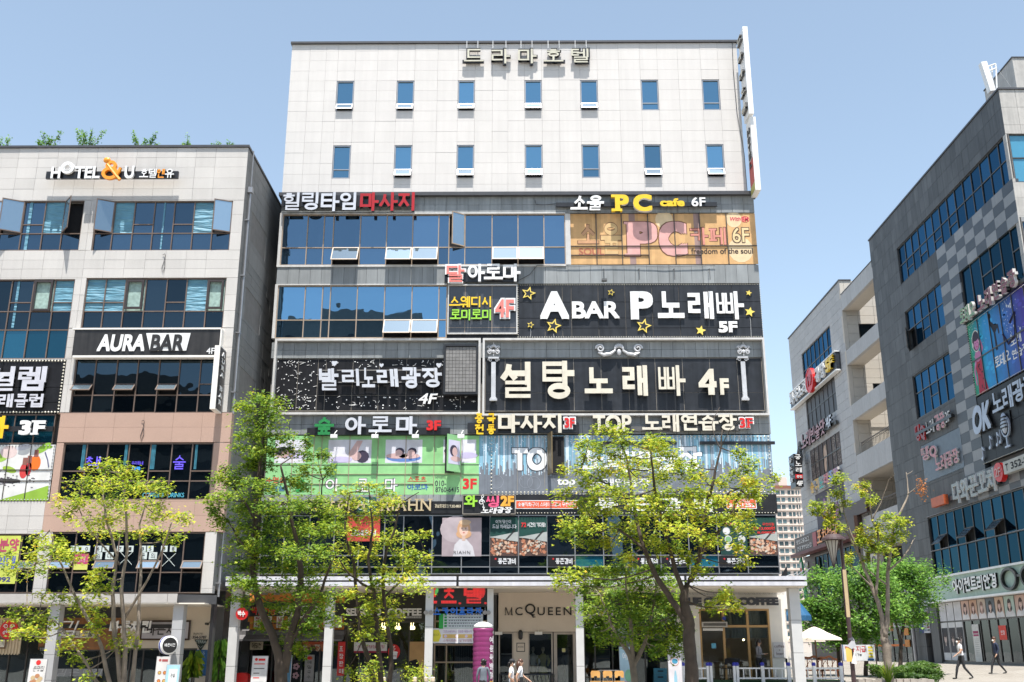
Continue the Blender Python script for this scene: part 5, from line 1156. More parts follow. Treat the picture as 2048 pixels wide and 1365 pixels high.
def cloth_mat(name, col):
    if name in MATS: return MATS[name]
    m = mat(name, col, .5, var=.12, scale=2.0); nt = m.node_tree; p = nt.nodes['Principled BSDF']; w = nt.nodes.new('ShaderNodeTexNoise'); w.inputs['Scale'].default_value = 1; w.inputs['Detail'].default_value = 3
    mp = nt.nodes.new('ShaderNodeMapping'); mp.inputs['Scale'].default_value = (1.2, 1, 9); g = nt.nodes.new('ShaderNodeNewGeometry'); b = nt.nodes.new('ShaderNodeBump'); b.inputs['Strength'].default_value = 1; b.inputs['Distance'].default_value = .12
    nt.links.new(g.outputs['Position'], mp.inputs[0]); nt.links.new(mp.outputs[0], w.inputs['Vector']); nt.links.new(w.outputs['Fac'], b.inputs['Height']); nt.links.new(b.outputs[0], p.inputs['Normal']); return m
filmm = cloth_mat('foil_blue', (.10, .26, .35)); curt = mat('curtain_pale', (.30, .42, .38), .8, var=.25, scale=7)
GLf, GLl, GT = Mt['glass_left'], Mt['glass_left_low'], Mt['glass_teal']; fd_ = Mt['frame_dark']
FRm = mat('frame_brown', (.14, .10, .08), .45)
def hglaze(k, cols, yref, rows, pick, **kw): return glazing(HF, HB, wins[k], [hx(x, yref) for x in cols], [hy(y) for y in rows], GLf, kw.pop('frame', FRm), w=-.14, fw=.045, name='window_band', tilt=.01, pick=pick, **kw)
half = lambda has: (lambda i, r: (abs(r-has[1]) < 1e-6 and i not in has[0]))
r448 = hy(448)
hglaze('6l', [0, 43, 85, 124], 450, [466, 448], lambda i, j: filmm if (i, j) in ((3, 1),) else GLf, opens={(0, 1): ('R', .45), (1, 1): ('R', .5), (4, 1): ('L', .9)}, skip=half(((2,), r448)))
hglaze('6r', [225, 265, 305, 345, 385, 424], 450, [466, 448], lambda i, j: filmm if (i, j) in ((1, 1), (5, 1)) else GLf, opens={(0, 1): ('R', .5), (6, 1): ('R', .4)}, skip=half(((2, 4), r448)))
r604 = hy(604)
hglaze('5l', [18, 62, 105], 600, [622, 604, 659], lambda i, j: (filmm if (i == 3 and j >= 2) else (curt if i == 2 and j >= 2 else (GT if j == 0 else GLl))), skip=half(((1, 3), r604)))
hglaze('5r', [207, 247, 288, 330, 370, 412], 600, [622, 604], lambda i, j: (filmm if (i in (0, 1, 5) and j >= 1) else (curt if i in (2, 6) and j >= 1 else GLl)), skip=half(((0, 1, 4), r604)))
for x0, x1, y0, y1 in ((251, 286, 560, 618), (414, 446, 560, 618), (66, 103, 561, 622)):
    a, c_, d, e = hrect(x0, y0, x1, y1); b = B(); cu, cv = (a+d)/2, (c_+e)/2; t = .09
    b.box(a-cu, d-cu, c_-cv, c_+t-cv, 0, .07); b.box(a-cu, d-cu, e-t-cv, e-cv, 0, .07); b.box(a-cu, a+t-cu, c_+t-cv, e-t-cv, 0, .07); b.box(d-t-cu, d-cu, c_+t-cv, e-t-cv, 0, .07)
    b.build('sash', HB, mat('sash_dark', (.04, .03, .028), .4), HF.at(cu, cv, -.05))
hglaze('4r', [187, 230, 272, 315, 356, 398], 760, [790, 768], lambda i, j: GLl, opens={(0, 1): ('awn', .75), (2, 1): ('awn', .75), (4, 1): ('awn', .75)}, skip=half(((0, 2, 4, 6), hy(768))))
hglaze('3r', [169, 211, 254, 297, 340, 381], 930, [962, 942], lambda i, j: mat('curtain_teal', (.03, .15, .22), .6, var=.4, scale=4) if (i, j) == (99, 1) else GLl, skip=half(((0, 4, 6), hy(942))))
awm = mat('sash_pale', (.30, .33, .34), .4)
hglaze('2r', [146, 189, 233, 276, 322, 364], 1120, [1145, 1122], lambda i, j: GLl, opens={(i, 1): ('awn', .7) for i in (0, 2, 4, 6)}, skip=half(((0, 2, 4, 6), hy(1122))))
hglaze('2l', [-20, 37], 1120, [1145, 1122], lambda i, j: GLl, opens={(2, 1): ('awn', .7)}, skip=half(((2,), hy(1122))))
# teal curtains hanging behind the third floor glass are read as narrow strips on it
for k, (x0, x1, y0, y1) in enumerate(((161, 168, 889, 940), (247, 253, 889, 930), (300, 309, 889, 938), (388, 393, 889, 938))):
    a, c_, d, e = hrect(x0, y0, x1, y1); b = B(); n = 5
    for i in range(n): q = (d-a)/n; b.box(a+i*q, a+i*q+q*.8, c_, e, 0, .015+.012*(i % 2))
    b.build('curtain', HB, mat('curtain_teal', (.03, .17, .24), .6, var=.3, scale=4), HF.M @ T(0, 0, -.105))
for x0, x1, y0, y1 in ((323, 326, 404, 497), (52, 58, 404, 500), (27, 32, 562, 655)):
    a, c_, d, e = hrect(x0, y0, x1, y1); slab('curtain', HF, HB, a, c_, d, e, -.108, -.09, filmm)
# hanging cable loops on the stone
for x, y in ((330, 515), (288, 848)):
    u, v = HF.px(x, y); b = B(); b.tube([(-.1, .1, .03), (.0, .14, .06), (.03, .05, .05), (-.02, -.25, .03), (-.08, -.5, .03), (-.02, -.7, .03), (.05, -.45, .03), (.02, -.2, .03)], .012, 4)
    cb = b.build('loose_cable', None, Mt['cable'], HF.at(u, v)); tag(cb, 'thin loose cable dangling on the %s stone wall of the hotel building' % ('upper cream' if y < 600 else 'pink'), 'cable')
# side wall towards the tall building
SW = Face((HX, 41, 0), (0, 1, 0))
def sy(px, py, w=0): return SW.px(px, py, w)
swin = []
for x0, x1, ya0, ya1, yb0, yb1 in ((506, 531, 425, 467, 488, 527), (490, 523, 574, 611, 640, 675), (480, 513, 730, 768, 800, 835), (468, 500, 900, 930, 960, 985), (455, 486, 1070, 1095, 1130, 1150)):
    p = [sy(x0, ya0), sy(x1, ya1), sy(x0, yb0), sy(x1, yb1)]
    swin.append((p[0][0], (p[2][1]+p[3][1])/2, p[1][0], (p[0][1]+p[1][1])/2))
y0s = sum(w[0] for w in swin)/5; y1s = sum(w[2] for w in swin[:3])/3
swin = [(y0s, w[1], y1s, w[3]) for w in swin]
side = mat('stone_side_shade', (.21, .21, .205), .7, var=.05, rnd=.06, streak=.05)  # darker copy of the hotel stone, shade of this side put into its colour
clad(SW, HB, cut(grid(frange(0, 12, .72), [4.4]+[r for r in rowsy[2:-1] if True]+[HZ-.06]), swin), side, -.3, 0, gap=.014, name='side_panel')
for w in swin: glazing(SW, HB, w, [w[0]+(w[2]-w[0])*f for f in (.5,)], [w[1]+(w[3]-w[1])*.35], GLl, fd_, w=-.2, fw=.04, name='side_window')
pp = thing('drainpipe', 'grey steel drainpipe running down the hotel side wall', 'pipe', SW.at(.45, 4, .1))
b = B(); b.tube([(0, 0, 0), (0, HZ-4.1-1.9, 0)], .05, 8); b.tube([(0, HZ-4.1-1.6, 0), (0, HZ-4, 0)], .03, 6); b.build('pipe_body', pp, steel, SW.at(.45, 4, .12))
b = B(); b.box(-.12, .12, -.16, .1, -.1, .1); b.build('hopper', pp, steel, SW.at(.45, HZ-1.9, .12))
b = B(); [b.box(-.09, .09, y, y+.05, -.12, .06) for y in frange(.5, 16, 2.6)]; tag(b.build('pipe_clip', pp, steel, SW.at(.45, 4, .12)), kind='stuff')
# signs
whitel = mat('white_letter_side', (.62, .62, .62), .4)
s = sign_root(HF, 225, 345, 'hotel name sign with a big orange ampersand at the roof, left building')
boxpart(HF, s, (92, 343, 356, 357), .30, .42, BP)
L(HF, s, 'H', (102, 334, 121, 357), .45, .12, [WP, whitel], bold=.03); u, v = HF.px(136, 337, .5); b = B(); b.ring(0, 0, .29, .29, .12, 0, .12, 26); b.ring(0, 0, .15, .15, .03, .0, .13, 20); b.build('letter', s, WP, HF.at(u, v, .45))
L(HF, s, 'TEL', (149, 333, 200, 357), .45, .12, [WP, whitel], bold=.03); L(HF, s, 'U', (249, 332, 268, 357), .45, .12, [WP, whitel], bold=.03)
op = Mt['orange_paint']; u, v = HF.px(223, 342, .5); b = B()
b.ring(-.03, -.14, .36, .3, .14, 0, .14, 24); b.ring(-.02, .22, .24, .24, .13, 0, .135, 20); b.tube([(-.2, .3, .08), (0, .05, .09), (.2, -.2, .09), (.42, -.45, .08)], .075, 6); b.tube([(.4, .12, .08), (.34, -.08, .08), (.22, -.26, .08)], .07, 6); b.build('ampersand', s, op, HF.at(u, v, .45))
b = B(); b.ball(0, 0, .1, .16, .14, .08, 12, 8); u, v = HF.px(215, 322, .5); b.build('ampersand_dot', s, op, HF.at(u, v, .45), True)
L(HF, s, '호텔', (279, 338, 313, 356), .45, .1, [WP, dark_side], bold=.03); L(HF, s, '앤', (314, 338, 329, 356), .45, .1, [op, dark_side], bold=.03); L(HF, s, '유', (330, 338, 348, 356), .45, .1, [WP, dark_side], bold=.03)
s = sign_root(HF, 290, 685, 'long black bar sign with white block letters, half inverted')
boxpart(HF, s, (147, 659, 439, 711), .02, .30, mat('sign_black', (.025, .023, .022), .4, var=.2, streak=.35), 'board')
boxpart(HF, s, (145, 656, 442, 659), .0, .34, warmwhite, 'top_trim'); boxpart(HF, s, (145, 711, 442, 715), .0, .34, warmwhite, 'bottom_trim'); boxpart(HF, s, (439.2, 659, 442, 711), .0, .34, warmwhite, 'end_trim')
L(HF, s, 'AURA', (196, 669, 291, 703), .31, .03, WP, bold=.035, slant=.1)
a, c_, d, e = P(HF, 290, 667, 380, 702, .31); b = B(); b.poly([(.02, e-c_), (d-a, e-c_), (d-a-.12, 0), (.25, 0)], 0, .03); b.build('letter_field', s, WP, HF.M @ T(a, c_, .31))
L(HF, s, 'BAR', (302, 669, 368, 703), .345, .02, mat('sign_black', (.025, .023, .022), .4), bold=.03, slant=.08); L(HF, s, '4F', (413, 696, 429, 708), .31, .02, WP, bold=.01)
# blade sign
ue, vt_ = HF.px(436, 691, 1.0); vb_ = HF.px(428, 818, 1.0)[1]
s = thing('blade_sign', 'white edged black blade sign with vertical white letters on the left building', 'sign', HF.at(ue, vb_, 0))
slab('sign_box', HF, s, ue-.12, vb_, ue+.10, vt_, .12, 1.0, warmwhite); BF = Face((ue+.10, 41, 0), (0, 1, 0))
slab('face', BF, s, -.96, vb_+.05, -.14, vt_-.05, .001, .015, BP)
st_ = (vt_-vb_-.3)/8.2
for i, ch in enumerate('AURA BAR'):
    if ch != ' ': letters(BF, s, ch, (-.72, vt_-.15-(i+1)*st_+.06, -.34, vt_-.15-i*st_-.03), .018, .02, WP, bold=.03)
# black karaoke club sign and printed windows at the left edge
s = sign_root(HF, 60, 775, 'big silver block Korean letters on black with a bulb border, left edge')
a, c_, d, e = wins['4l']; clad(HF, s, grid([a, hx(0, 775), hx(40, 775), hx(82, 775), d], [c_, hy(805), hy(775), e]), Mt['panel_black'], -.1, .02, gap=.02)
for t, bx in (('설', (-22, 733, 28, 782)), ('렘', (36, 733, 92, 782)), ('노', (-45, 788, -8, 815)), ('래', (-4, 788, 26, 815)), ('클', (29, 788, 56, 815)), ('럽', (58, 788, 86, 815))): L(HF, s, t, bx, .05, .12, [mat('silver_paint', (.55, .55, .6), .3), dark_side], bold=.055)
bulbs(HF, s, [(a, e-.06), (d-.06, e-.06), (d-.06, c_+.06), (a, c_+.06)], .03, .13, .05)
s = sign_root(HF, 50, 857, 'yellow Korean and white 3F letters on a black rail over teal glass')
a, c_, d, e = P(HF, -60, 829, 108, 888); glazing(HF, s, (a, c_, d, e), [hx(x, 858) for x in (-10, 27, 68)], [], GT, FRm, w=-.1, fw=.04, name='window_band')
boxpart(HF, s, (-60, 853, 106, 863), .04, .12, BP, 'rail')
L(HF, s, '가', (-22, 832, 17, 877), .14, .1, [YP, dark_side], bold=.06); SL(HF, s, '3F', (38, 841, 90, 870), .14, .1, [WP, whitel], bold=.05, bar=.1)
s = sign_root(HF, 50, 945, 'white cosmetics banner with orange bottles and green leaves on the left windows', 'banner', 'window_banner')
def cosm(b, Wd, H):
    X = lambda px: (px+60)/164*Wd; Y = lambda py: (1002-py)/112*H; b.rect(0, 0, Wd, H, 0, (.66, .66, .64)); r = random.Random(8)
    b.poly([(X(-60), 0), (X(104), 0), (X(100), Y(972)), (X(60), Y(985)), (X(0), 0)], .002, None, 0, (.25, .42, .05))
    for x, y, rx, ry, c, ro in ((80, 897, .35, .14, (.25, .45, .05), .6), (93, 895, .12, .06, (.25, .45, .05), .2), (0, 915, .3, .18, (.30, .48, .08), .5), (18, 940, .3, .12, (.3, .45, .05), -.3), (12, 905, .34, .26, (.62, .50, .48), 0), (40, 895, .3, .12, (.5, .5, .55), .2), (22, 963, .45, .1, (.05, .05, .05), 0), (8, 962, .24, .09, (.08, .08, .08), 0)):
        b.ell(X(x), Y(y), rx, ry, .003+abs(x)*.00002, c, 14, rot=ro)
    for x, y0, y1, w, c in ((68, 938, 916, .22, (.75, .16, .02)), (47, 953, 932, .17, (.55, .05, .05)), (56, 948, 928, .12, (.45, .04, .05))):
        b.ell(X(x), (Y(y0)+Y(y1))/2, w, (Y(y1)-Y(y0))/2+.1, .005, c, 14); b.rect(X(x)-.09, Y(y1)+.02, X(x)+.09, Y(y1)+.32, .006, (.25, .10, .08))
    for k in range(40): b.ell(X(r.uniform(0, 70)), Y(r.gauss(962, 7)), r.uniform(.02, .06), .02, .007, (.1, .08, .1), 6)
    b.tube([(X(85), Y(905), .008), (X(92), Y(920), .008), (X(96), Y(935), .008)], .02, 4, c=(.1, .1, .2))
    flat_text(b, '스킨케어', (X(-50), Y(925), X(-8), Y(905)), .008, (.2, .2, .2), .02)
art(HF, s, (-60, 890, 104, 1002), .0, cosm); a, c_, d, e = P(HF, -60, 890, 104, 1002, 0); b = B()
for x in (-28, 12, 56): b.box(hx(x, 945)-.015, hx(x, 945)+.015, c_, e, .004, .03)
for y in (940, 962): b.box(a, d, hy(y)-.015, hy(y)+.015, .004, .026)
b.build('mullion_grid', s, fd_, HF.M); bulbs(HF, s, [(a, e-.04), (d-.04, e-.04), (d-.04, c_+.04), (a, c_+.04)], .01, .13, .035, mat('bulb_dull', (.4, .4, .42), .3))
# neon words in the third floor windows
neon = mat('neon_violet', (.10, .07, .55), .4, var=0, emit=.5); neonb = mat('neon_blue', (.04, .30, .75), .4, var=0, emit=.4)  # weak emission makes the tubes glow
s = sign_root(HF, 270, 925, 'faintly glowing violet neon Korean words behind the pink building windows', 'neon sign', 'neon_sign')
L(HF, s, '책', (172, 913, 200, 938), -.08, .03, neon, bold=.0); L(HF, s, '술', (346, 911, 371, 939), -.08, .03, neon, bold=.0); L(HF, s, '우리동네', (263, 923, 286, 930), -.08, .02, neon, bold=.0); L(HF, s, '다락', (264, 934, 281, 942), -.08, .02, neonb, bold=.02)
s = sign_root(HF, 335, 990, 'pale blue printed drinks lettering low in the pink building windows', 'lettering', 'window_lettering')
L(HF, s, 'DRINKS', (336, 986, 368, 995), -.09, .01, mat('aqua_print', (.08, .40, .55), .5), bold=.0); L(HF, s, 'COFFEE &', (285, 986, 328, 995), -.09, .01, mat('aqua_print', (.08, .40, .55), .5), bold=.0)
# papers in the second floor windows
s = sign_root(HF, 270, 1100, 'white paper phone number and to-let sheets taped inside the second floor windows', 'notice', 'paper_notice')
pa = mat('paper', (.50, .56, .54), .6)
for i, (x, t) in enumerate(((147, '0'), (160, '1'), (173, '0'), (196, '6'), (211, '6'), (240, '7'), (260, '1'), (285, '3'), (300, '5'), (328, '8'), (346, '8'))):
    a, c_, d, e = P(HF, x-6, 1092, x+7, 1104, -.09); slab('sheet', HF, s, a, c_, d, e, -.10, -.085, pa); letters(HF, s, t, (a+.08, c_+.05, d-.08, e-.05), -.084, .004, BP, bold=.01)
for x, t in ((196, '임'), (219, '대'), (286, '문'), (306, '의')):
    a, c_, d, e = P(HF, x-8, 1105, x+8, 1119, -.09); slab('sheet', HF, s, a, c_, d, e, -.10, -.085, pa); letters(HF, s, t, (a+.08, c_+.04, d-.08, e-.04), -.084, .004, BP, bold=.01)
for x, y in ((338, 1120), (252, 1117)):
    u, v = HF.px(x, y, -.09); b = B(); b.tube([(-.25, -.25, 0), (.25, .25, 0)], .012, 4); b.tube([(-.25, .25, 0), (.25, -.25, 0)], .012, 4); b.build('tape_cross', s, pa, HF.at(u, v, -.085))
art(HF, s, (146, 1108, 176, 1140), -.075, lambda b, Wd, H: (b.rect(0, 0, Wd, H, 0, (.60, .62, .15)), b.rect(0, H*.35, Wd, H, .002, (.45, .05, .15)), flat_text(b, '임대', (Wd*.2, H*.45, Wd*.8, H*.85), .004, (.5, .3, .35), .02)), 'notice_sheet', .01)
s = sign_root(HF, 15, 1120, 'yellow and violet sale banner with large Korean words at the left edge', 'banner', 'window_banner')
art(HF, s, (-60, 1072, 36, 1168), -.0, lambda b, Wd, H: (b.rect(0, 0, Wd, H, 0, (.50, .55, .10)), flat_text(b, '분양', (Wd*.55, H*.66, Wd*.98, H*.94), .004, (.4, .06, .12), .05), flat_text(b, '임대', (Wd*.55, H*.30, Wd*.95, H*.58), .004, (.08, .10, .45), .05), flat_text(b, '352-2992', (Wd*.2, H*.04, Wd*.9, H*.14), .004, (.05, .05, .2), .03)), 'print')
# canopy and columns
HC = Face((0, 40.3, 0), (1, 0, 0)); za, zb2 = HC.px(200, 1206)[1], HC.px(200, 1188)[1]; xr = HC.px(355, 1195)[0]
c3 = thing('entrance_canopy', 'pale grey panelled canopy along the hotel building shops', 'canopy', T(-16, 40.5, za))
xsx = [HL]+[HC.px(x, 1195)[0] for x in (-20, 65, 130, 200, 270, 335)]+[xr]
for a, c in zip(xsx[:-1], xsx[1:]): box_world('fascia_panel', c3, a+.008, c-.008, 40.3, 40.36, za, zb2, mat('fascia_grey', (.42, .40, .38), .5, var=.05, rnd=.04))
box_world('canopy_core', c3, HL, xr-.02, 40.37, 41.3, za+.02, zb2-.02, BP); box_world('soffit', c3, HL, HX-.05, 40.32, 44.2, za-.05, za-.002, cream)
dg_ = mat('fascia_dark', (.055, .055, .06), .4, var=.1)
pxa, pxb = HC.px(356, 1195)[0], HF.px(433, 1200)[0]
b = B(); b.poly([(pxa, 40.3), (pxa, 40.36), (pxb, 41.06), (pxb, 41.0)], za-.03, zb2-.02); b.build('corner_fascia', c3, dg_, Matrix.Identity(4))
box_world('corner_core', c3, xr+.02, HX-.06, 41.07, 41.5, za, zb2-.05, dg_)
def hcolumn(px, wpx, lab):
    f = Face((0, 40.6, 0), (1, 0, 0)); u = f.px(px, 1250)[0]; w = wpx*40.6/2052
    t = thing('canopy_column', lab, 'column', T(u, 40.6, 0), 'grey columns of the hotel building canopy'); st = (za-.05)/4
    for i in range(4): box_world('cladding_panel', t, u-w/2, u+w/2, 40.5, 40.5+w*1.1, i*st, (i+1)*st-.012, mat('column_grey', (.40, .40, .40), .45, var=.05))
    box_world('core', t, u-w/2+.02, u+w/2-.02, 40.52, 40.48+w*1.1, 0, za-.06, BP)
hcolumn(108, 20, 'grey panel clad column near the tan awning, left building'); hcolumn(356, 20, 'grey panel clad column beside the round chicken sign')
# shops
QF = Face((0, 43.2, 0), (1, 0, 0))
box_world('shop_back_wall', HB, HL, HX-.1, 48, 48.2, 0, 4.4, mat('shop_wall', (.16, .14, .12), .8)); box_world('shop_ceiling', HB, HL, HX-.1, 43.3, 48, 4.05, 4.3, mat('shop_ceiling', (.3, .29, .27), .8)); box_world('shop_floor', HB, HL, HX-.1, 43, 48, -.1, .02, mat('shop_floor', (.12, .11, .10), .4))
box_world('end_wall', HB, HX-.35, HX-.02, 43.0, 48, 0, 4.3, dark_tile); box_world('corner_post', HB, HF.px(422, 1280)[0], HX-.02, 41.1, 41.5, 0, za, BP)
def qpart(s, pxr, w0, w1, m, name): a, c_, d, e = P(QF, *pxr, w1); return slab(name, QF, s, a, max(c_, 0), d, e, w0, w1, m)
s = thing('shop_front', 'dark snack shop with a tan scalloped awning at the left edge', 'shop', QF.at(QF.px(60, 1300)[0], 0))
qpart(s, (-60, 1205, 108, 1245), -.1, .02, BP, 'fascia'); a, c_, d, e = P(QF, -60, 1245, 108, 1400); glazing(QF, s, (a, 0, d, e), [QF.px(x, 1300)[0] for x in (20, 55, 90)], [], Mt['glass_shop'], fd_, w=-.05, name='shop_window')
tanf = mat('awning_tan', (.52, .42, .28), .7, var=.08); b = B(); AF = Face((0, 42.2, 0), (1, 0, 0)); a, c_, d, e = P(AF, -60, 1236, 44, 1310)
n = 34
for i in range(n):
    x0, x1 = a+(d-a)*i/n, a+(d-a)*(i+1)/n; o = .03*(i % 2)
    b.box(x0, x1-.004, c_+(.04 if i % 2 else 0), e, -.05+o, .0+o)
b.build('awning_sheet', s, tanf, AF.M)
rs_ = thing('round_sign', 'round red sign with a white face emblem in front of the tan awning', 'sign', AF.at(*AF.px(18, 1260), .2)); u, v = AF.px(18, 1260, .2)
b = B(); b.ell(0, 0, .36, .36, 0, None, 26, 0, .06); b.build('disc', rs_, RP, AF.at(u, v, .16)); b = B()
for sg in (-1, 1): spiral(b, sg*.12, .12, .1, sg, 14, 1.2, .018, .01); spiral(b, sg*.14, -.12, .08, -sg, 14, 1.2, .018, .01)
b.ring(0, -.02, .09, .07, .02, 0, .02, 14); b.build('emblem', rs_, WP, AF.at(u, v, .225))
art(AF, s, (-30, 1277, 12, 1298), .1, lambda b, Wd, H: (b.rect(0, 0, Wd, H, 0, (.14, .08, .04)), b.rect(.06, .06, Wd-.06, H-.06, .003, (.60, .56, .46)), flat_text(b, '만들기', (Wd*.3, H*.3, Wd*.9, H*.7), .006, BLACK, .01)), 'name_board', .05)
s = thing('shop_front', 'noodle shop with wooden plank wall and white brush lettering', 'shop', QF.at(QF.px(180, 1300)[0], 0))
qpart(s, (108, 1205, 243, 1236), -.1, .02, BP, 'fascia'); wood = mat('brown_plank', (.28, .12, .04), .6, var=.15, rnd=.15, streak=.2)
a, c_, d, e = P(QF, 80, 1236, 243, 1300); clad(QF, s, grid([a, (a+d)/2, d], frange(c_, e, .12)), wood, -.1, .02, gap=.006, name='plank')
a, c_, d, e = P(QF, 108, 1300, 243, 1400); glazing(QF, s, (a, 0, d, e), [QF.px(x, 1300)[0] for x in (150, 200)], [], Mt['glass_shop'], fd_, w=-.05, name='shop_window')
art(QF, s, (124, 1262, 200, 1276), .06, lambda b, Wd, H: (b.rect(0, 0, Wd, H, 0, (.60, .56, .50)), flat_text(b, '어머니 건물기', (Wd*.04, H*.12, Wd*.94, H*.9), .004, BLACK, .01, slant=.2)), 'name_board', .04)
u, v = QF.px(235, 1254, .4); boxpart(QF, s, (-60, 1249, 356, 1257), .5, .58, BP, 'sign_rail')
L(QF, s, '김', (121, 1242, 152, 1272), .6, .06, [WP, GL], bold=.0, slant=.25); L(QF, s, '은', (96, 1250, 112, 1270), .6, .06, [WP, GL], bold=.0, slant=.25)
art(QF, s, (112, 1338, 205, 1353), .02, lambda b, Wd, H: flat_text(b, '김 은 맛집', (0, 0, Wd*.95, H), .003, (.5, .5, .5), -.0, slant=.3), 'window_lettering', .003)
def terra(f, par, x, y, sc, w):
    u, v = f.px(x, y, w); b = B(); b.poly([(-.26*sc, .16*sc), (.26*sc, .16*sc), (0, -.28*sc)], 0, .02, 0, (.02, .03, .025)); flat_text(b, 'TERRA', (-.2*sc, .02*sc, .2*sc, .13*sc), .022, (.4, .44, .4), .01)
    b.tube([(-.1*sc, -.06*sc, .022), (0, -.14*sc, .022), (.1*sc, -.06*sc, .022)], .008, 3, c=(.4, .44, .4)); b.build('triangle_badge', par, PR, f.at(u, v, w))
terra(QF, s, 89, 1303, 1.0, .06)
s = thing('shop_front', 'cream walled fried chicken shop with white letters and framed name sign', 'shop', QF.at(QF.px(320, 1300)[0], 0))
qpart(s, (243, 1203, 420, 1297), -.1, .02, mat('cream_shop', (.62, .53, .42), .7, var=.03), 'wall'); qpart(s, (390, 1297, 420, 1400), -.1, .02, mat('cream_shop', (.62, .53, .42), .7), 'wall')
a, c_, d, e = P(QF, 243, 1298, 390, 1400); glazing(QF, s, (a, 0, d, e), [QF.px(x, 1300)[0] for x in (262, 288, 320, 352)], [], Mt['glass_shop'], fd_, w=-.05, name='shop_window')
L(QF, s, '바른치킨', (219, 1242, 301, 1268), .6, .07, [WP, GL], bold=.05, slant=.1)
def fsign(b, Wd, H):
    b.rect(0, 0, Wd, H, 0, (.06, .035, .025)); b.rect(.07, .07, Wd-.07, H-.07, .003, (.48, .46, .50)); flat_text(b, '바른치킨', (Wd*.13, H*.24, Wd*.88, H*.78), .006, (.02, .02, .02), .03, gapx=.05)
art(QF, s, (281, 1241, 380, 1281), .1, fsign, 'framed_sign', .07); L(QF, s, '경남지구점', (386, 1266, 405, 1270), .03, .005, BP, bold=.0); L(QF, s, '354-5787', (385, 1272, 413, 1278), .03, .005, BP, bold=.02); terra(QF, s, 402, 1288, 1.05, .03)
for x, y in ((262, 1211), (403, 1210), (412, 1248)):
    u, v = QF.px(x, y, .5); b = B(); b.tube([(0, 0, -.2), (0, 0, .12)], .05, 8); b.tube([(0, 0, -.2), (.0, .1, -.4)], .015, 4); b.build('security_camera', s, Mt['frame_dark'], QF.at(u, v, .4))
art(QF, s, (390, 1300, 414, 1352), .04, lambda b, Wd, H: (b.rect(0, 0, Wd, H, 0, (.04, .13, .30)), flat_text(b, '소주', (Wd*.2, H*.78, Wd*.8, H*.92), .003, (.4, .5, .6), .0), b.ell(Wd*.5, H*.3, Wd*.2, H*.22, .003, (.3, .4, .5), 12)), 'window_poster')
rs_ = thing('round_sign', 'round black and white chicken shop blade sign on the grey column', 'sign', T(0, 40.2, 2.6)); u, v = HC.px(340, 1291, 0)
b = B(); b.lathe([(.30, -.14), (.34, -.12), (.34, .12), (.30, .14)], 24); b.build('drum', rs_, WP, T(u, 40.1, v) @ Rz(.7) @ Rx(math.pi/2), True)
b = B(); b.lathe([(.345, -.05), (.345, .05)], 24); b.build('blue_band', rs_, mat('royal_blue', (.02, .04, .30), .4), T(u, 40.1, v) @ Rz(.7) @ Rx(math.pi/2))
b = B(); b.ell(0, 0, .28, .28, 0, (.02, .02, .02), 24); flat_text(b, '바른치킨', (-.2, -.06, .2, .07), .004, WHITE, .03); b.build('face', rs_, PR, T(u, 40.1, v) @ Rz(.7) @ Rx(math.pi/2) @ T(0, 0, .15))
# roof plants
leafm = None
# ================================================================== dark checkered building at the right edge
RX = 28.0; RF = Face((RX, 80, 0), (0, -1, 0)); YC = 53.2; UC = 80-YC; RZ = 33.3; U0 = 3.65
RB_ = thing('checkered_building', 'tall dark stone building with grey checker panels and blue glass at the right', 'building', T(RX, 66, 1))
NF = Face((RX, YC, 0), (1, 0, 0)); NW = 14.0
box_world('core', RB_, RX+.35, RX+NW, YC+.35, 80-U0, 4.8, RZ-.05, mat('core_wall', (.2, .19, .18), .9))
b = B(); b.box(RX-.06, RX+NW, YC-.06, 80-U0+.05, RZ-.05, RZ+.06); b.build('roof_coping', RB_, Mt['coping'], Matrix.Identity(4))
b = B(); b.box(UC-.6-.35, UC-.35, 27, 27.1, -.3, -.2)
wr = {'7': (9.1, 27.6, UC, 30.4), '6': (18.7, 21.5, UC, 25.2), '5l': (9.2, 22.45, 15.75, 25.42), '4l': (9.2, 17.5, 15.75, 20.6), 'po': (18.7, 16.8, UC, 21.5), 'ok': (18.55, 12.68, UC, 16.78), 'co': (9.4, 12.95, 15.93, 15.55), '2': (9.0, 6.6, UC, 10.67), '1': (7.6, 1.0, UC, 6.55)}
ck = [(15.75, 10.68, 18.68, 27.58), (18.68, 25.22, UC, 27.58), (18.68, 10.68, UC, 12.66)]
sd = Mt['stone_dark']
us = frange(U0, UC, .80); vs = frange(4.8, RZ-.06, 1.14)
cells = cut(grid(us, vs), list(wr.values())+ck); clad(RF, RB_, cells, sd, -.35, 0, gap=.015, limit=300)
cells = cut(grid(us[:6], frange(.9, 4.8, 1.2)), [wr['1'], (6.3, .5, 9, 4.9)]); clad(RF, RB_, cells, sd, -.35, 0, gap=.015, name='base_panel')
ckl = mat('checker_light', (.25, .255, .26), .5, var=.05, rnd=.06, streak=.05); ckd = mat('checker_dark', (.055, .062, .072), .45, var=.1, rnd=.1)
cu = [15.75, 17.2, 18.68]+[18.68+1.358*i for i in range(1, 7)]; cu[-1] = UC
cv = sorted(set(round(z, 3) for z in [27.58-.66*i for i in range(0, 26)]+[10.68]))
cks = []
for i in range(len(cu)-1):
    for j in range(len(cv)-1):
        c = (cu[i], cv[j], cu[i+1], cv[j+1])
        if inside((c[0]+c[2])/2, (c[1]+c[3])/2, ck): cks.append((c, (i+j) % 2))
for c, k in cks: slab('checker_panel', RF, RB_, c[0]+.006, c[1]+.006, c[2]-.006, c[3]-.006, -.35, .01+random.uniform(-.003, .003), ckl if k else ckd)
GR = Mt['glass_right']; glass('glass_right_dark', (.06, .16, .24), .25, (.002, .006, .012)); GRD = Mt['glass_right_dark']
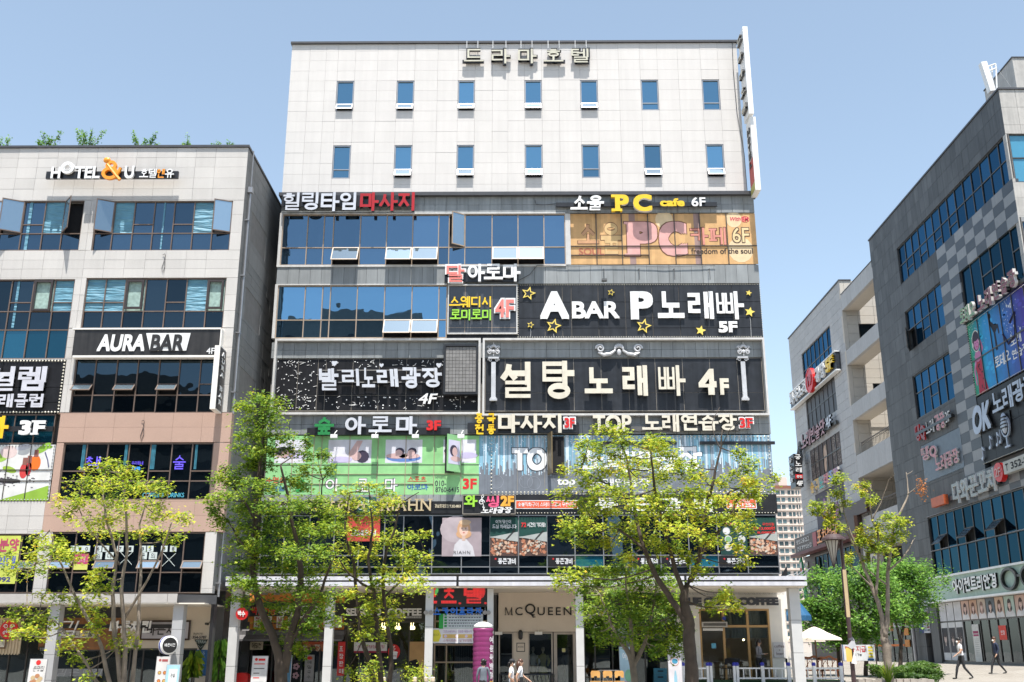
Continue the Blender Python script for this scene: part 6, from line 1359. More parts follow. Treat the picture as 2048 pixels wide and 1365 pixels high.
def rglaze(k, nc, rows, **kw): w = wr[k]; return glazing(RF, RB_, w, [w[0]+(w[2]-w[0])*i/nc for i in range(1, nc)], rows, kw.pop('g', GR), fd_, w=-.16, fw=.07, name='window_band', tilt=.012, **kw)
rglaze('7', 14, [29.0, 28.3], skip=lambda i, r: r == 28.3 and i not in (1, 3, 5, 7))
rglaze('6', 6, [23.6, 22.7], skip=lambda i, r: r == 23.6 and i in (0, 1, 4) or (r == 22.7 and i != 2), g=GRD)
rglaze('5l', 5, [24.0, 23.2], skip=lambda i, r: r == 23.2 and i != 2, opens={(0, 0): ('L', .5)}, g=GR)
rglaze('4l', 5, [19.3, 18.5], skip=lambda i, r: r == 18.5 and i != 2)
rglaze('2', 13, [8.4, 9.3], skip=lambda i, r: r == 9.3 and i not in (1, 4, 7), g=GRD, opens={(1, 1): ('awn', .8), (4, 1): ('awn', .8), (7, 1): ('awn', .8)})
for k, z in (('2', 10.7), ('2', 8.4)): bulbs(RF, RB_, [(9.0, z), (UC, z)], .02, .14, .035, mat('bulb_dull', (.4, .4, .42), .3))
# near face, seen edge on at the frame border
ncx = frange(.0, NW, .95)
wn7 = (.18, 27.35, NW, 30.4); cells = cut(grid(ncx, vs), [wn7, (.18, 21.6, NW, 25.2), (.18, 16.8, NW, 21.4), (.18, 12.7, NW, 16.7), (.18, 6.6, NW, 10.6)])
clad(NF, RB_, [q for q in cells], mat('stone_near', (.40, .385, .36), .65, var=.08, rnd=.06, streak=.12), -.35, -.002, gap=.015, name='near_panel')  # lighter copy of the dark stone, sunlight on this face put into its colour
glazing(NF, RB_, wn7, [1.45, 2.7, 4, 6, 8, 10, 12], [28.9], mat('pane_cyan', (.07, .26, .40), .12, var=.04), fd_, w=-.16, fw=.07, name='window_band')
for zz in ((21.6, 25.2), (16.8, 21.4), (12.7, 16.7), (6.6, 10.6)): glazing(NF, RB_, (.18, zz[0], NW, zz[1]), [1.45, 2.7, 4, 6, 8, 10, 12], [(zz[0]+zz[1])/2], GR, fd_, w=-.16, fw=.07, name='window_band')
# rooftop billboard and stair box
p = RF.px(1975, 160); t = thing('roof_billboard', 'white roof billboard seen edge on with a steel lattice stay', 'billboard', T(RX+.6, 54.6, RZ))
pa_, pb_ = atY(1985, 182, 54.6), atY(1964, 124, 54.6)
b = B(); b.poly([(pa_.x-.12, pa_.z), (pa_.x+.22, pa_.z+.05), (pb_.x+.30, pb_.z+.05), (pb_.x-.05, pb_.z)], -54.6, -55.0); b.build('board', t, WP, Matrix(((1, 0, 0, 0), (0, 0, -1, 0), (0, 1, 0, 0), (0, 0, 0, 1))))
q = atY(1991, 128, 55.2); r_ = atY(1994, 180, 55.2); q2 = atY(2022, 174, 56)
for pts in ([(pb_.x+.3, 55.2, pb_.z-.1), (q.x, 55.2, q.z)], [(q.x, 55.2, q.z), (q.x, 55.2, q.z-.2), (r_.x, 55.2, r_.z)], [(q.x-.15, 55.4, q.z), (r_.x-.12, 55.4, r_.z)], [(pb_.x+.35, 55.2, pb_.z-.4), (q.x, 55.2, q.z-.3)], [(q.x, 55.2, q.z-.2), (q2.x, 56, q2.z)]):
    b = B(); b.tube(pts, .045 if pts[-1][1] < 56 else .012, 6); b.build('stay', t, WP, Matrix.Identity(4))
c0, c1 = atY(2033, 172, 57), atY(2034, 122, 57); t = thing('roof_stair_box', 'pale stone stair box on the roof at the right frame edge', 'roof structure', T(c0.x, 57, RZ))
x0_ = c0.x; b = B(); b.box(x0_, x0_+5, 57, 61, RZ, c1.z+.2); b.build('wall', t, Mt['stone_near'], Matrix.Identity(4)); b = B(); b.box(x0_-.05, x0_+5.05, 56.95, 61.05, c1.z+.2, c1.z+.28); b.build('coping', t, Mt['coping'], Matrix.Identity(4))
# signs; every string is fitted in facade metres
def RS(label, u, v, cat='sign', name='wall_sign'): return thing(name, label, cat, RF.at(u, v, 0))
maroon = mat('maroon_letter', (.22, .05, .06), .4); pale = mat('pale_letter', (.60, .58, .56), .4); olive = mat('sage_letter', (.20, .34, .16), .4)
s = RS('green and maroon Korean karaoke letters with bulb faces above the blue poster', 22, 21.6)
letters(RF, s, '로데오', (18.75, 21.35, 20.9, 22.35), .22, .18, [olive, pale], bold=.05); letters(RF, s, '노래연습장', (21.3, 21.3, 26.3, 22.4), .22, .18, [maroon, pale], bold=.05, gapx=.1)
boxr = lambda s, n, u0, v0, u1, v1, w0, w1, m: slab(n, RF, s, u0, v0, u1, v1, w0, w1, m)
boxr(s, 'rail', 18.7, 21.42, UC, 21.62, .05, .2, BP)
s = RS('blue and violet window poster of a singing woman wearing headphones', 22, 19, 'poster', 'window_poster')
def rodeo(b, Wd, H):
    n = 40; r = random.Random(4)
    for i in range(n):
        t = i/n; c0_, c1_ = ((.02, .30, .16), (.02, .30, .60)) if t < .25 else ((.02, .30, .62), (.06, .04, .32)); k = min(1, max(0, (t-.25)/.6)) if t >= .25 else t/.25
        c = tuple(c0_[q]*(1-k)+c1_[q]*k for q in range(3)); b.rect(Wd*i/n, 0, Wd*(i+1)/n, H, 0, c); b.ell(Wd*(i+.5)/n, H*r.uniform(.1, .9), .25, .12, .0015, tuple(min(.7, q*1.4) for q in c), 10)
    for k in range(90): b.ell(abs(r.gauss(.6, .9))+(4.6 if k % 2 else 0), H*r.uniform(.5, .97), .03, .03, .004, (.7, .75, .8), 6)
    for k in range(9): b.poly((lambda ox, oy: [(q[0]+ox, q[1]+oy) for q in star(.12)])(5.0+r.uniform(0, 1.6), H*r.uniform(.4, .95)), .0052+k*.0006, None, 0, (.75, .78, .8))
    skin, red = (.55, .20, .38), (.42, .02, .05)
    b.poly([(.45, 0), (.55, 1.2), (.35, 1.9), (.5, 2.25), (1.3, 2.25), (1.45, 1.9), (1.3, 1.2), (1.75, 0)], .006, None, 0, red); b.ell(.9, 2.3, .42, .35, .007, skin, 16); b.rect(.78, 2.5, 1.02, 2.9, .0075, skin)
    b.ell(.9, 3.25, .50, .62, .008, (.03, .02, .04), 18); b.ell(.92, 3.1, .33, .42, .010, skin, 18); b.ell(.9, 3.42, .34, .17, .012, (.03, .02, .04), 14)
    for sg in (-1, 1): b.ell(.92+sg*.14, 3.12, .06, .03, .013, (.02, .02, .02), 8); b.ell(.9+sg*.46, 3.1, .09, .16, .013, (.7, .7, .65), 12)
    b.ring(.9, 3.25, .56, .68, .06, .009, .0095, 24, 0, (.7, .7, .6)); b.ell(.95, 2.88, .09, .04, .013, (.5, .03, .06), 8)
    b.poly([(1.3, 2.2), (1.75, 2.6), (1.5, 3.2), (1.35, 3.15), (1.5, 2.65), (1.15, 2.35)], .009, None, 0, skin); b.poly([(.5, 2.2), (.15, 1.5), (.25, .6), (.4, .6), (.35, 1.5), (.62, 2.0)], .0095, None, 0, skin)
    for k in range(14): b.ell(.6+r.uniform(0, .8), r.uniform(.2, 1.9), .06, .06, .0098, (.03, .01, .02), 8)
    b.poly([(3.3, 1.95), (3.55, 1.95), (3.5, 3.0), (3.8, 3.2), (3.85, 2.8), (4.0, 2.85), (3.95, 3.4), (3.55, 3.45), (3.1, 3.8), (3.0, 4.2), (2.9, 3.7), (3.15, 3.3), (3.3, 3.0)], .006, None, 0, (.01, .01, .02)); b.ell(3.05, 4.15, .14, .17, .0065, (.01, .01, .02), 12)
    b.tube([(4.4, 2.6, .005), (4.9, 1.9, .005), (5.8, 2.1, .005), (6.1, 3.4, .005), (5.4, 3.0, .005)], .09, 4, c=(.02, .02, .06))
    flat_text(b, '로데오', (2.9, .9, 4.9, 1.6), .014, WHITE, .04); flat_text(b, '노래', (5.1, 1.6, 6.4, 2.15), .014, WHITE, .03); flat_text(b, '연습장', (5.1, .85, 7.0, 1.4), .014, WHITE, .03)
bb = B(); rodeo(bb, 8.05, 4.6); bb.box(0, 8.05, 0, 4.6, -.02, -.004, 0, (.3, .3, .3)); bb.build('print', s, PR, RF.M @ T(18.75, 16.85, -.02))
bb = B(); [bb.box(u-.03, u+.03, 16.85, 21.3, .0, .04) for u in (20.2, 21.7, 23.2, 24.7, 26.2)]; bb.box(18.75, UC, 18.95, 19.02, .002, .036); bb.build('mullion_grid', s, fd_, RF.M)
bulbs(RF, s, [(UC, 21.33), (18.8, 21.33), (18.8, 16.86), (UC, 16.86)], .03, .15, .035)
s = RS('silver italic OK and Korean karaoke letters on the black wall panels', 21, 15.5)
clad(RF, s, grid([18.6, 20.3, 22, 23.6, 25.2, UC-.02], [12.7, 14.5, 16.75]), Mt['panel_black'], -.3, -.02, gap=.02)
sl = mat('silver_blue', (.40, .44, .52), .35, metal=.2)
letters(RF, s, 'OK', (18.2, 14.5, 20.7, 16.2), .1, .1, [sl, dark_side], bold=.045, slant=.25); letters(RF, s, '노래광장', (21.0, 15.1, 26.4, 16.4), .1, .1, [sl, dark_side], bold=.04)
s = RS('silver studio microphone emblem with floating music notes on the black wall', 22, 13.5, 'emblem', 'microphone_emblem')
b = B(); b.ball(0, .55, .1, .34, .62, .12, 16, 10); [b.box(-.36, .36, y, y+.05, .12, .24, 1) for y in (.25, .45, .65, .85)]; b.ring(0, .35, .52, .62, .09, 0, .1, 24); b.box(-.6, .6, .45, 1.2, -.02, .0, 1); b.box(-.05, .05, -.75, -.25, .02, .1); b.box(-.3, .3, -.85, -.75, .02, .1)
b.build('microphone', s, [sl, Mt['panel_black']], RF.at(22.1, 13.9, .05))
for u, v, two in ((19.9, 13.75, 0), (20.85, 13.75, 1), (18.75, 13.3, 0)):
    b = B(); b.ell(0, -.3, .14, .1, 0, None, 12, 0, .08, rot=.3); b.box(.09, .14, -.28, .4, .0, .08); b.poly([(.14, .4), (.14, .25), (.36, .1), (.34, .22)], 0, .08)
    if two: b.ell(.42, -.22, .14, .1, 0, None, 12, 0, .08, rot=.3); b.box(.5, .55, -.2, .48, 0, .08)
    b.build('music_note', s, sl, RF.at(u, v, .06))
bulbs(RF, s, [(18.6, 12.7), (UC, 12.7)], .03, .15, .035)
s = RS('red Q and white Korean karaoke 3F letters under the lower left window', 12, 16.4)
letters(RF, s, '땡Q', (9.15, 15.75, 10.8, 17.0), .14, .1, [maroon, RP], bold=.04); letters(RF, s, '노래', (11.1, 15.95, 12.5, 16.85), .14, .1, [pale, dark_side], bold=.02); letters(RF, s, '광장', (12.7, 15.9, 14.3, 16.95), .14, .1, [mat('rose_letter', (.5, .2, .22), .4), pale], bold=.04); letters(RF, s, '3F', (14.45, 16.1, 15.2, 16.8), .14, .1, [pale, dark_side], bold=.01)
boxr(s, 'rail', 9.2, 16.3, 15.4, 16.5, .05, .25, BP)
s = RS('corrugated grey panel with rose Korean karaoke letters', 12.6, 14.2, 'sign', 'panel_sign'); bb = B(); n = 44
for i in range(n): bb.box(9.45+i*.147, 9.45+i*.147+.08, 12.98, 15.52, -.05, .03)
bb.box(9.42, 15.92, 12.96, 15.54, -.08, -.05); tag(bb.build('corrugated_sheet', s, mat('sheet_grey', (.24, .28, .32), .4, metal=.3, var=.08), RF.M), kind='stuff')
rose = mat('rose_letter', (.5, .2, .22), .4); letters(RF, s, '땡Q', (9.7, 14.3, 12.3, 15.3), .1, .1, [rose, pale], bold=.03); letters(RF, s, '노래광장', (11.8, 13.3, 15.6, 14.3), .1, .1, [rose, pale], bold=.03)
s = RS('silver outlined Korean skewer restaurant letters over the bulb line', 19, 11.5)
letters(RF, s, '다와꾼꼬치', (14.3, 10.85, 20.3, 12.2), .2, .13, [mat('letter_dull', (.30, .33, .32), .4), WP], bold=.04, gapx=.05); boxr(s, 'rail', 13.6, 11.2, 20.6, 11.45, .05, .25, BP)
boxr(s, 'orange_block', 11.2, 11.05, 13.3, 11.65, .2, .5, mat('orange_sign', (.50, .10, .03), .5)); 
bb = B(); bb.ell(0, 0, .55, .55, 0, None, 24, 0, .3); bb.build('red_disc', s, RP, RF.at(21.3, 11.75, .2)); letters(RF, s, '2F', (20.95, 11.5, 21.65, 12.0), .51, .03, mat('blush', (.6, .35, .33), .4), bold=.01)
bb = B(); bb.rect(0, 0, 4.5, .7, 0, (.50, .50, .46)); bb.box(0, 4.5, 0, .7, -.3, -.004, 0, (.4, .4, .38)); flat_text(bb, '352-2040', (.9, .15, 4.2, .55), .004, BLACK, .03); flat_text(bb, 'T', (.25, .15, .6, .55), .004, BLACK, .03); bb.build('phone_board', s, PR, RF.M @ T(22.0, 11.5, .5))
# green optician sign and shop front
s = RS('pale green hatched optician sign with white Korean letters and glasses', 18, 5.8)
gm = mat('mint_panel', (.33, .46, .38), .5, var=.05, streak=.1); boxr(s, 'board', 8.35, 5.1, UC, 6.5, .1, .45, gm); bb = B()
k = 8.4
while k < UC-.8: bb.poly([(k, 6.45), (k+.03, 6.45), (k+.85, 5.15), (k+.82, 5.15)], .452, .455); k += .13
tag(bb.build('hatching', s, mat('mint_light', (.50, .60, .52), .5), RF.M), kind='stuff')
bb = B(); bb.box(8.3, UC, 6.5, 6.62, .05, .55); bb.build('top_trim', s, WP, RF.M); bb = B(); bb.box(8.3, UC, 4.98, 5.1, .05, .55); bb.build('bottom_trim', s, WP, RF.M)
letters(RF, s, '아이젠트리안경', (13.2, 5.35, 19.4, 6.25), .46, .12, [WP, BP], bold=.045)
for cx in (21.0, 23.4): bb = B(); bb.ring(0, 0, .95, .62, .14, 0, .18, 30); bb.build('glasses_rim', s, BP, RF.at(cx, 5.8, .46))
bb = B(); bb.box(21.9, 22.5, 5.85, 5.97, .46, .6); bb.build('glasses_bridge', s, BP, RF.M)
s = RS('optician shop window wall with portrait posters', 16, 3, 'shop', 'shop_front')
fu = [9.05, 10.25, 11.45, 12.65, 13.85, 15.05, 16.25, 17.45, 18.65, 20.0, 21.4, 22.8, 24.2, UC-.1]
glazing(RF, s, (9.0, 1.25, UC, 5.0), fu[1:-1], [3.75], Mt['glass_shop'], fd_, w=-.12, fw=.08, name='shop_window', skip=lambda i, r: False)
boxr(s, 'plinth', 8.3, .6, UC, 1.25, -.2, .05, sd); boxr(s, 'pier', 7.7, .6, 8.98, 5.0, -.3, .12, sd)
def portrait(bgc, hair, skin=(.66, .48, .42), glasses=False, wh=(.62, .60, .60)):
    def fn(b, Wd, H):
        b.rect(0, 0, Wd, H, 0, bgc); b.ell(Wd*.5, .01, Wd*.48, H*.36, .003, wh, 18, a1=math.pi); face_art(b, Wd*.5, H*.60, H*.27, skin, hair, .9, .005)
        if glasses: [b.ell(Wd*.5+sg*H*.075, H*.61, H*.055, H*.045, .016, (.02, .02, .02), 12) for sg in (-1, 1)]
    return fn
def rart(s, u0, v0, u1, v1, w, fn, name='print'):
    b = B(); fn(b, u1-u0, v1-v0); b.box(0, u1-u0, 0, v1-v0, -.02, -.004, 0, (.3, .3, .3)); return b.build(name, s, PR, RF.M @ T(u0, v0, w))
pg = 'portrait posters above the optician windows'
for i in range(13):
    a, c = fu[i]+.05, fu[i+1]-.05
    if i < 3: rart(s, a, 3.8, c, 4.95, -.02, lambda b, Wd, H: b.rect(0, 0, Wd, H, 0, (.52, .52, .54)), 'blank_panel')
    else:
        h_, bgc = [((.06, .03, .03), (.55, .38, .32)), ((.12, .05, .03), (.52, .33, .24)), ((.20, .12, .10), (.50, .42, .36)), ((.02, .02, .02), (.12, .15, .18)), ((.10, .04, .02), (.58, .42, .32)), ((.04, .03, .03), (.40, .50, .44))][(i-3) % 6]
        rart(s, a, 3.8, c, 4.95, -.02, portrait(bgc, h_), 'portrait_poster')
for i in range(3):
    a, c = fu[i]+.05, fu[i+1]-.05
    rart(s, a, 1.35, c, 3.7, -.02, lambda b, Wd, H, i=i: (b.rect(0, 0, Wd, H, 0, (.55, .55, .55)), b.rect(Wd*.05, H*.2, Wd*.95, H*.86, .002, (.03, .03, .035)), b.ell(Wd*.5, H*.2, Wd*.4, H*.22, .003, (.05, .05, .06), 16, a1=math.pi), face_art(b, Wd*.5, H*.58, H*.15, (.50, .40, .36), (.05, .04, .04), .5, .005), [b.ell(Wd*.5+sg*H*.045, H*.59, H*.035, H*.03, .016, (.01, .01, .01), 12) for sg in (-1, 1)] if i else None), 'model_poster')
rart(s, 13.95, 1.3, 14.9, 3.5, .0, lambda b, Wd, H: (b.rect(0, 0, Wd, H, 0, (.55, .55, .52)), b.rect(Wd*.1, H*.75, Wd*.9, H*.82, .003, (.3, .03, .10)), b.rect(Wd*.1, H*.68, Wd*.9, H*.73, .003, (.3, .03, .10)), [b.rect(Wd*.2, H*(.6-.05*k), Wd*.8, H*(.6-.05*k)+.02, .003, (.2, .2, .2)) for k in range(10)]), 'standing_panel')
rart(s, 17.6, 2.55, 18.55, 3.35, .0, lambda b, Wd, H: (b.rect(0, 0, Wd, H, 0, (.62, .05, .03)), flat_text(b, '안경', (Wd*.25, H*.35, Wd*.75, H*.65), .003, WHITE, .02)), 'red_sticker')
box_world('inner_wall', s, RX+2.5, RX+2.6, YC+.5, 80-9, 1.0, 4.9, mat('optic_inner', (.38, .36, .32), .8)); box_world('shop_ceiling', s, RX+.2, RX+2.5, YC+.5, 80-9, 4.6, 4.8, mat('shop_ceiling', (.3, .29, .27), .8)); box_world('shop_floor', s, RX+.2, RX+2.5, YC+.5, 80-9, .8, 1.2, mat('shop_floor', (.12, .11, .10), .4))
for k in range(8): box_world('display_shelf', s, RX+1.9, RX+2.45, 62-k*1.1-.9, 62-k*1.1, 1.25, 3.2, mat('shelf_pale', (.45, .42, .36), .6, rnd=.2))
# entrance of the checkered building with the blue directory
s = RS('dark recessed entrance with a tall blue directory board beside the optician', 6, 3, 'entrance', 'building_entrance')
boxr(s, 'recess_shade', 3.7, .6, 7.65, 5.6, -.34, -.3, Mt['void']); boxr(s, 'lintel', 3.65, 5.0, 7.7, 6.2, -.3, .02, sd)  # first slab is a dark plate imitating the entrance shade
rart(s, 5.6, 3.1, 7.6, 5.9, .12, lambda b, Wd, H: (b.rect(0, 0, Wd, H, 0, (.03, .05, .14)), b.rect(Wd*.42, 0, Wd*.98, H*.84, .002, (.42, .43, .45)), [b.rect(Wd*(.45+.27*(k % 2)), H*(.04+.07*(k//2)), Wd*(.68+.27*(k % 2)), H*(.085+.07*(k//2)), .004, random.choice(((.1, .1, .12), (.2, .05, .08), (.15, .2, .25), (.3, .3, .3)))) for k in range(22)]), 'directory_board')
b = B(); b.tube([(4.9, .9, .3), (4.9, 6.2, .3)], .13, 10); b.build('steel_post', s, steel, RF.M)

# ================================================================== pale building with terraces behind it
WBt = thing('terrace_building', 'pale stone building with open terrace beams behind the checkered one', 'building', T(RX, 92, 1))
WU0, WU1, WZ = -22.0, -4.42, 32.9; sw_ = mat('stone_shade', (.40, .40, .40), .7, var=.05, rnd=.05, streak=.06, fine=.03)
box_world('core', WBt, RX+.35, RX+24, 84.75, 102, .8, WZ-.05, mat('core_wall', (.2, .19, .18), .9)); box_world('roof_coping', WBt, RX-.08, RX+1.0, 84.36, 102.05, WZ-.06, WZ+.06, Mt['coping'])
ww = [(-17.8, 25.2, -8.2, 30.0), (-17.75, 22.2, -8.2, 25.18), (-17.7, 17.4, -8.2, 20.3), (-17.2, 11.9, -8.3, 16.0), (-23, 1.0, -5, 12.5)]
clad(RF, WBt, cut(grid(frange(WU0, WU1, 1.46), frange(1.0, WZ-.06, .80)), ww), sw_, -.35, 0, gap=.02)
def wglaze(w, nc, rows, g=GR, **kw): return glazing(RF, WBt, w, [w[0]+(w[2]-w[0])*i/nc for i in range(1, nc)], rows, g, fd_, w=-.16, fw=.09, name='window_band', tilt=.01, **kw)
wglaze(ww[0], 7, [28.2, 26.9], skip=lambda i, r: r == 26.9 and i not in (2, 4)); wglaze(ww[1], 7, [23.9], mat('panel_char', (.045, .045, .05), .5, var=.1, rnd=.2))
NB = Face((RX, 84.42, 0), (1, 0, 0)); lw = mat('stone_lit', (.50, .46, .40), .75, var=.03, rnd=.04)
nwin = [(1.32, 26.6, 4.2, 28.9), (2.0, 21.6, 5.8, 23.6), (4.0, 16.3, 7, 18.4)]
cells = cut(grid([.36]+frange(1.3, 24, 1.45), frange(1, WZ-.06, .80)), nwin); cells = [c for c in cells if c[0] < 12]
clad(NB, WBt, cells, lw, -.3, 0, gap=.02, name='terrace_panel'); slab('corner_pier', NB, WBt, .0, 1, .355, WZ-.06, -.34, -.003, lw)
for w in nwin: glazing(NB, WBt, w, [(w[0]+w[2])/2], [], GLl, fd_, w=-.15, fw=.07, name='terrace_window')
for v0, v1, nm in ((30.08, 31.48, 0), (25.2, 26.45, 0), (20.4, 21.7, 0), (15.55, 17.4, 0), (9.6, 12.3, 0), (3.6, 6.5, 0)):
    for k in range(6):
        a = -4.40+k*1.36; slab('beam_panel', RF, WBt, a+.008, v0, a+1.352, v1, -.3, 0, sw_)
    box_world('beam_core', WBt, RX+.3, RX+1.5, 76.2, 84.40, v0+.02, v1-.01, lw)
    if v0 < 20: box_world('terrace_slab', WBt, RX+1.5, RX+9, 76.2, 84.40, v0+.02, v0+.35, lw)
box_world('beam_coping', WBt, RX-.04, RX+1.55, 76.2, 84.36, 31.49, 31.56, Mt['coping'])
def railing(u0, u1, v, h=1.0):
    b = B(); b.tube([(u0, v+h, -.4), (u1, v+h, -.4)], .05, 5); b.tube([(u0, v+h-.2, -.4), (u1, v+h-.2, -.4)], .03, 4)
    for i in range(26): u = u0+(u1-u0)*i/25; b.tube([(u, v, -.4), (u, v+h, -.4)], .022, 4)
    b.build('railing', WBt, mat('rail_dark', (.10, .09, .08), .5), RF.M)
railing(-4.0, 3.6, 17.4); railing(-4.0, 3.6, 12.3); railing(-4.0, 3.6, 6.5)
b = B(); b.tube([(.9, 18.3, 0), (5.5, 18.3, 0)], .05, 5); [b.tube([(.9+.18*i, 17.3, 0), (.9+.18*i, 18.3, 0)], .02, 4) for i in range(26)]; b.build('railing', WBt, mat('rail_dark', (.10, .09, .08), .5), NB.M @ T(0, 4.0, .8))
box_world('terrace_shade', WBt, RX+1.0, RX+9, 76.3, 84.0, 6.6, 9.55, Mt['void'])  # black block fills the opening in place of deep terrace shade
ac = thing('air_conditioner', 'beige outdoor air conditioner on the dark terrace of the pale building', 'air conditioner', RF.at(-1.6, 8.1, .3))
b = B(); b.box(-.75, .75, 0, 1.5, -.5, .0); b.build('housing', ac, lw, RF.at(-1.6, 7.7, .35)); b = B(); b.ring(0, .8, .5, .5, .08, 0, .04, 20); [b.ring(0, .8, r, r, .03, 0, .03, 16) for r in (.12, .25, .38)]; b.build('fan_grille', ac, fd_, RF.at(-1.6, 7.7, .35))
# its signs
s = RS('long slanted board sign with white letters, a red disc and yellow 5F', -14, 26, 'sign', 'board_sign')
boxr(s, 'board', -21.6, 25.32, -6.05, 26.88, .05, .4, mat('board_navy', (.02, .025, .035), .4)); bb = B(); bb.box(-21.7, -6.0, 26.88, 26.98, .05, .5); bb.build('top_trim', s, WP, RF.M); bb = B(); bb.box(-21.7, -6.0, 25.2, 25.31, .05, .5); bb.build('bottom_trim', s, WP, RF.M)
letters(RF, s, '파주노래', (-21.2, 25.5, -14.9, 26.7), .42, .2, [pale, WP], bold=.05); bb = B(); bb.ell(0, 0, 1.15, 1.05, 0, None, 24, 0, .3); bb.ring(0, 0, 1.25, 1.15, .12, 0, .34, 24); bb.build('red_disc', s, RP, RF.at(-13.4, 26.2, .41)); letters(RF, s, '19', (-14.1, 25.7, -12.7, 26.7), .72, .05, mat('dark_red', (.38, .01, .015), .35), bold=.05)
letters(RF, s, '광장', (-12.0, 25.5, -8.9, 26.75), .42, .2, [pale, WP], bold=.05); letters(RF, s, '5F', (-8.6, 25.6, -6.4, 26.7), .42, .2, [YP, YP], bold=.05)
s = RS('rose outlined brush letters and 4F on the pale building wall', -14, 21.2); boxr(s, 'rail', -19.5, 20.9, -8, 21.2, .1, .3, fd_)
letters(RF, s, '노래빈술맛', (-18.6, 20.5, -10.6, 22.0), .35, .15, [mat('dusty_rose', (.35, .16, .17), .4), BP], bold=.03, slant=.1); letters(RF, s, '4F', (-10.2, 20.9, -8.6, 21.9), .35, .15, [GL, BP], bold=.02)
b = B(); b.ball(0, .4, .1, .35, .35, .15); b.tube([(0, .2, .1), (-.5, -.3, .1), (-.9, -1.1, .1)], .2, 6); b.tube([(.1, .1, .1), (.6, -.2, .1)], .15, 6); b.tube([(0, -.1, .1), (.2, -.8, .1), (-.2, -1.5, .1)], .16, 6); b.build('dancer_figure', s, dark_side, RF.at(-19.6, 20.9, .3))
s = RS('brown window poster with ornamental tattoo pattern', -13, 18.8, 'poster', 'window_poster')
def tat(b, Wd, H):
    r = random.Random(6); b.rect(0, 0, Wd, H, 0, (.07, .05, .045))
    for k in range(90): x = r.uniform(.2, Wd*.25) if k % 2 else r.uniform(Wd*.75, Wd-.2); b.ring(x, r.uniform(.2, H-.2), r.uniform(.08, .3), r.uniform(.08, .3), .03, .002, .004, 10, 0, (.35, .30, .26))
    b.ell(Wd*.5, H*.6, .5, .8, .005, (.45, .32, .24), 16); b.ell(Wd*.48, H*.25, .35, .6, .006, (.5, .34, .25), 14); b.ell(Wd*.55, H*.8, .3, .3, .007, (.3, .2, .12), 12)
rart(s, -17.7, 17.4, -8.2, 20.3, -.02, tat); bb = B(); [bb.box(-17.7+i*1.36-.04, -17.7+i*1.36+.04, 17.4, 20.3, .0, .04) for i in range(1, 7)]; bb.box(-17.7, -8.2, 18.8, 18.9, .002, .036); bb.build('mullion_grid', s, fd_, RF.M)
s = RS('colourful Korean bubble letters above the lower poster, pale building', -13, 16.7)
for i, (ch, c) in enumerate(zip('숲귀노래주점', ((.55, .32, .03), (.55, .32, .03), (.02, .30, .25), (.5, .12, .14), (.15, .25, .5), (.45, .2, .3)))): letters(RF, s, ch, (-17.2+i*1.5, 16.1+.1*(i % 2), -15.9+i*1.5, 17.2), .2, .2, [mat('bubble_%s' % 'abcdef'[i], c, .4), pale], bold=.05)
s = RS('violet and tan club poster in the second window of the pale building', -13, 14, 'poster', 'window_poster')
rart(s, -17.2, 11.9, -8.3, 16.0, -.02, lambda b, Wd, H: (b.rect(0, 0, Wd, H, 0, (.06, .05, .07)), [b.ell(Wd*x, H*y, .5, 1.0, .003, c, 14) for x, y, c in ((.3, .6, (.25, .12, .3)), (.45, .7, (.4, .36, .14)), (.7, .4, (.3, .1, .25)), (.85, .6, (.42, .36, .16)))], flat_text(b, '노래주점', (Wd*.4, H*.55, Wd*.85, H*.8), .006, (.5, .5, .5), .02)))
bs = thing('blade_sign', 'black blade sign with stacked white Korean letters and 4F beside the apartments', 'sign', T(27, 98, 18))
xa, xb = atY(1589, 940, 98).x, atY(1605, 940, 98).x; z1_, z0_ = atY(1597, 908, 98).z, atY(1597, 974, 98).z
box_world('sign_box', bs, xa, xb, 98, 99.8, z0_, z1_, BP); FB = Face((0, 98, 0), (1, 0, 0)); hh = (z1_-z0_)/5
for i, ch in enumerate(('궁', '노', '래', '클럽', '4F')):
    v1 = z1_-i*hh-.07; bx = (xa+.1, v1-hh+.16, xb-.08, v1)
    if ch == '클럽': slab('red_block', FB, bs, xa+.04, v1-hh+.2, xb-.04, v1-.02, .01, .04, RP); letters(FB, bs, ch, (xa+.12, v1-hh+.28, xb-.12, v1-.12), .045, .05, WP, bold=.02)
    else: letters(FB, bs, ch, bx, .02, .06, WP, bold=.04)
FL = Face((xa, 98, 0), (0, -1, 0))
for i, ch in enumerate('궁노래방'): letters(FL, bs, ch, (-1.5, z1_-(i+1)*hh-.1, -.3, z1_-i*hh-.3), .01, .12, [pale, dark_side], bold=.04)
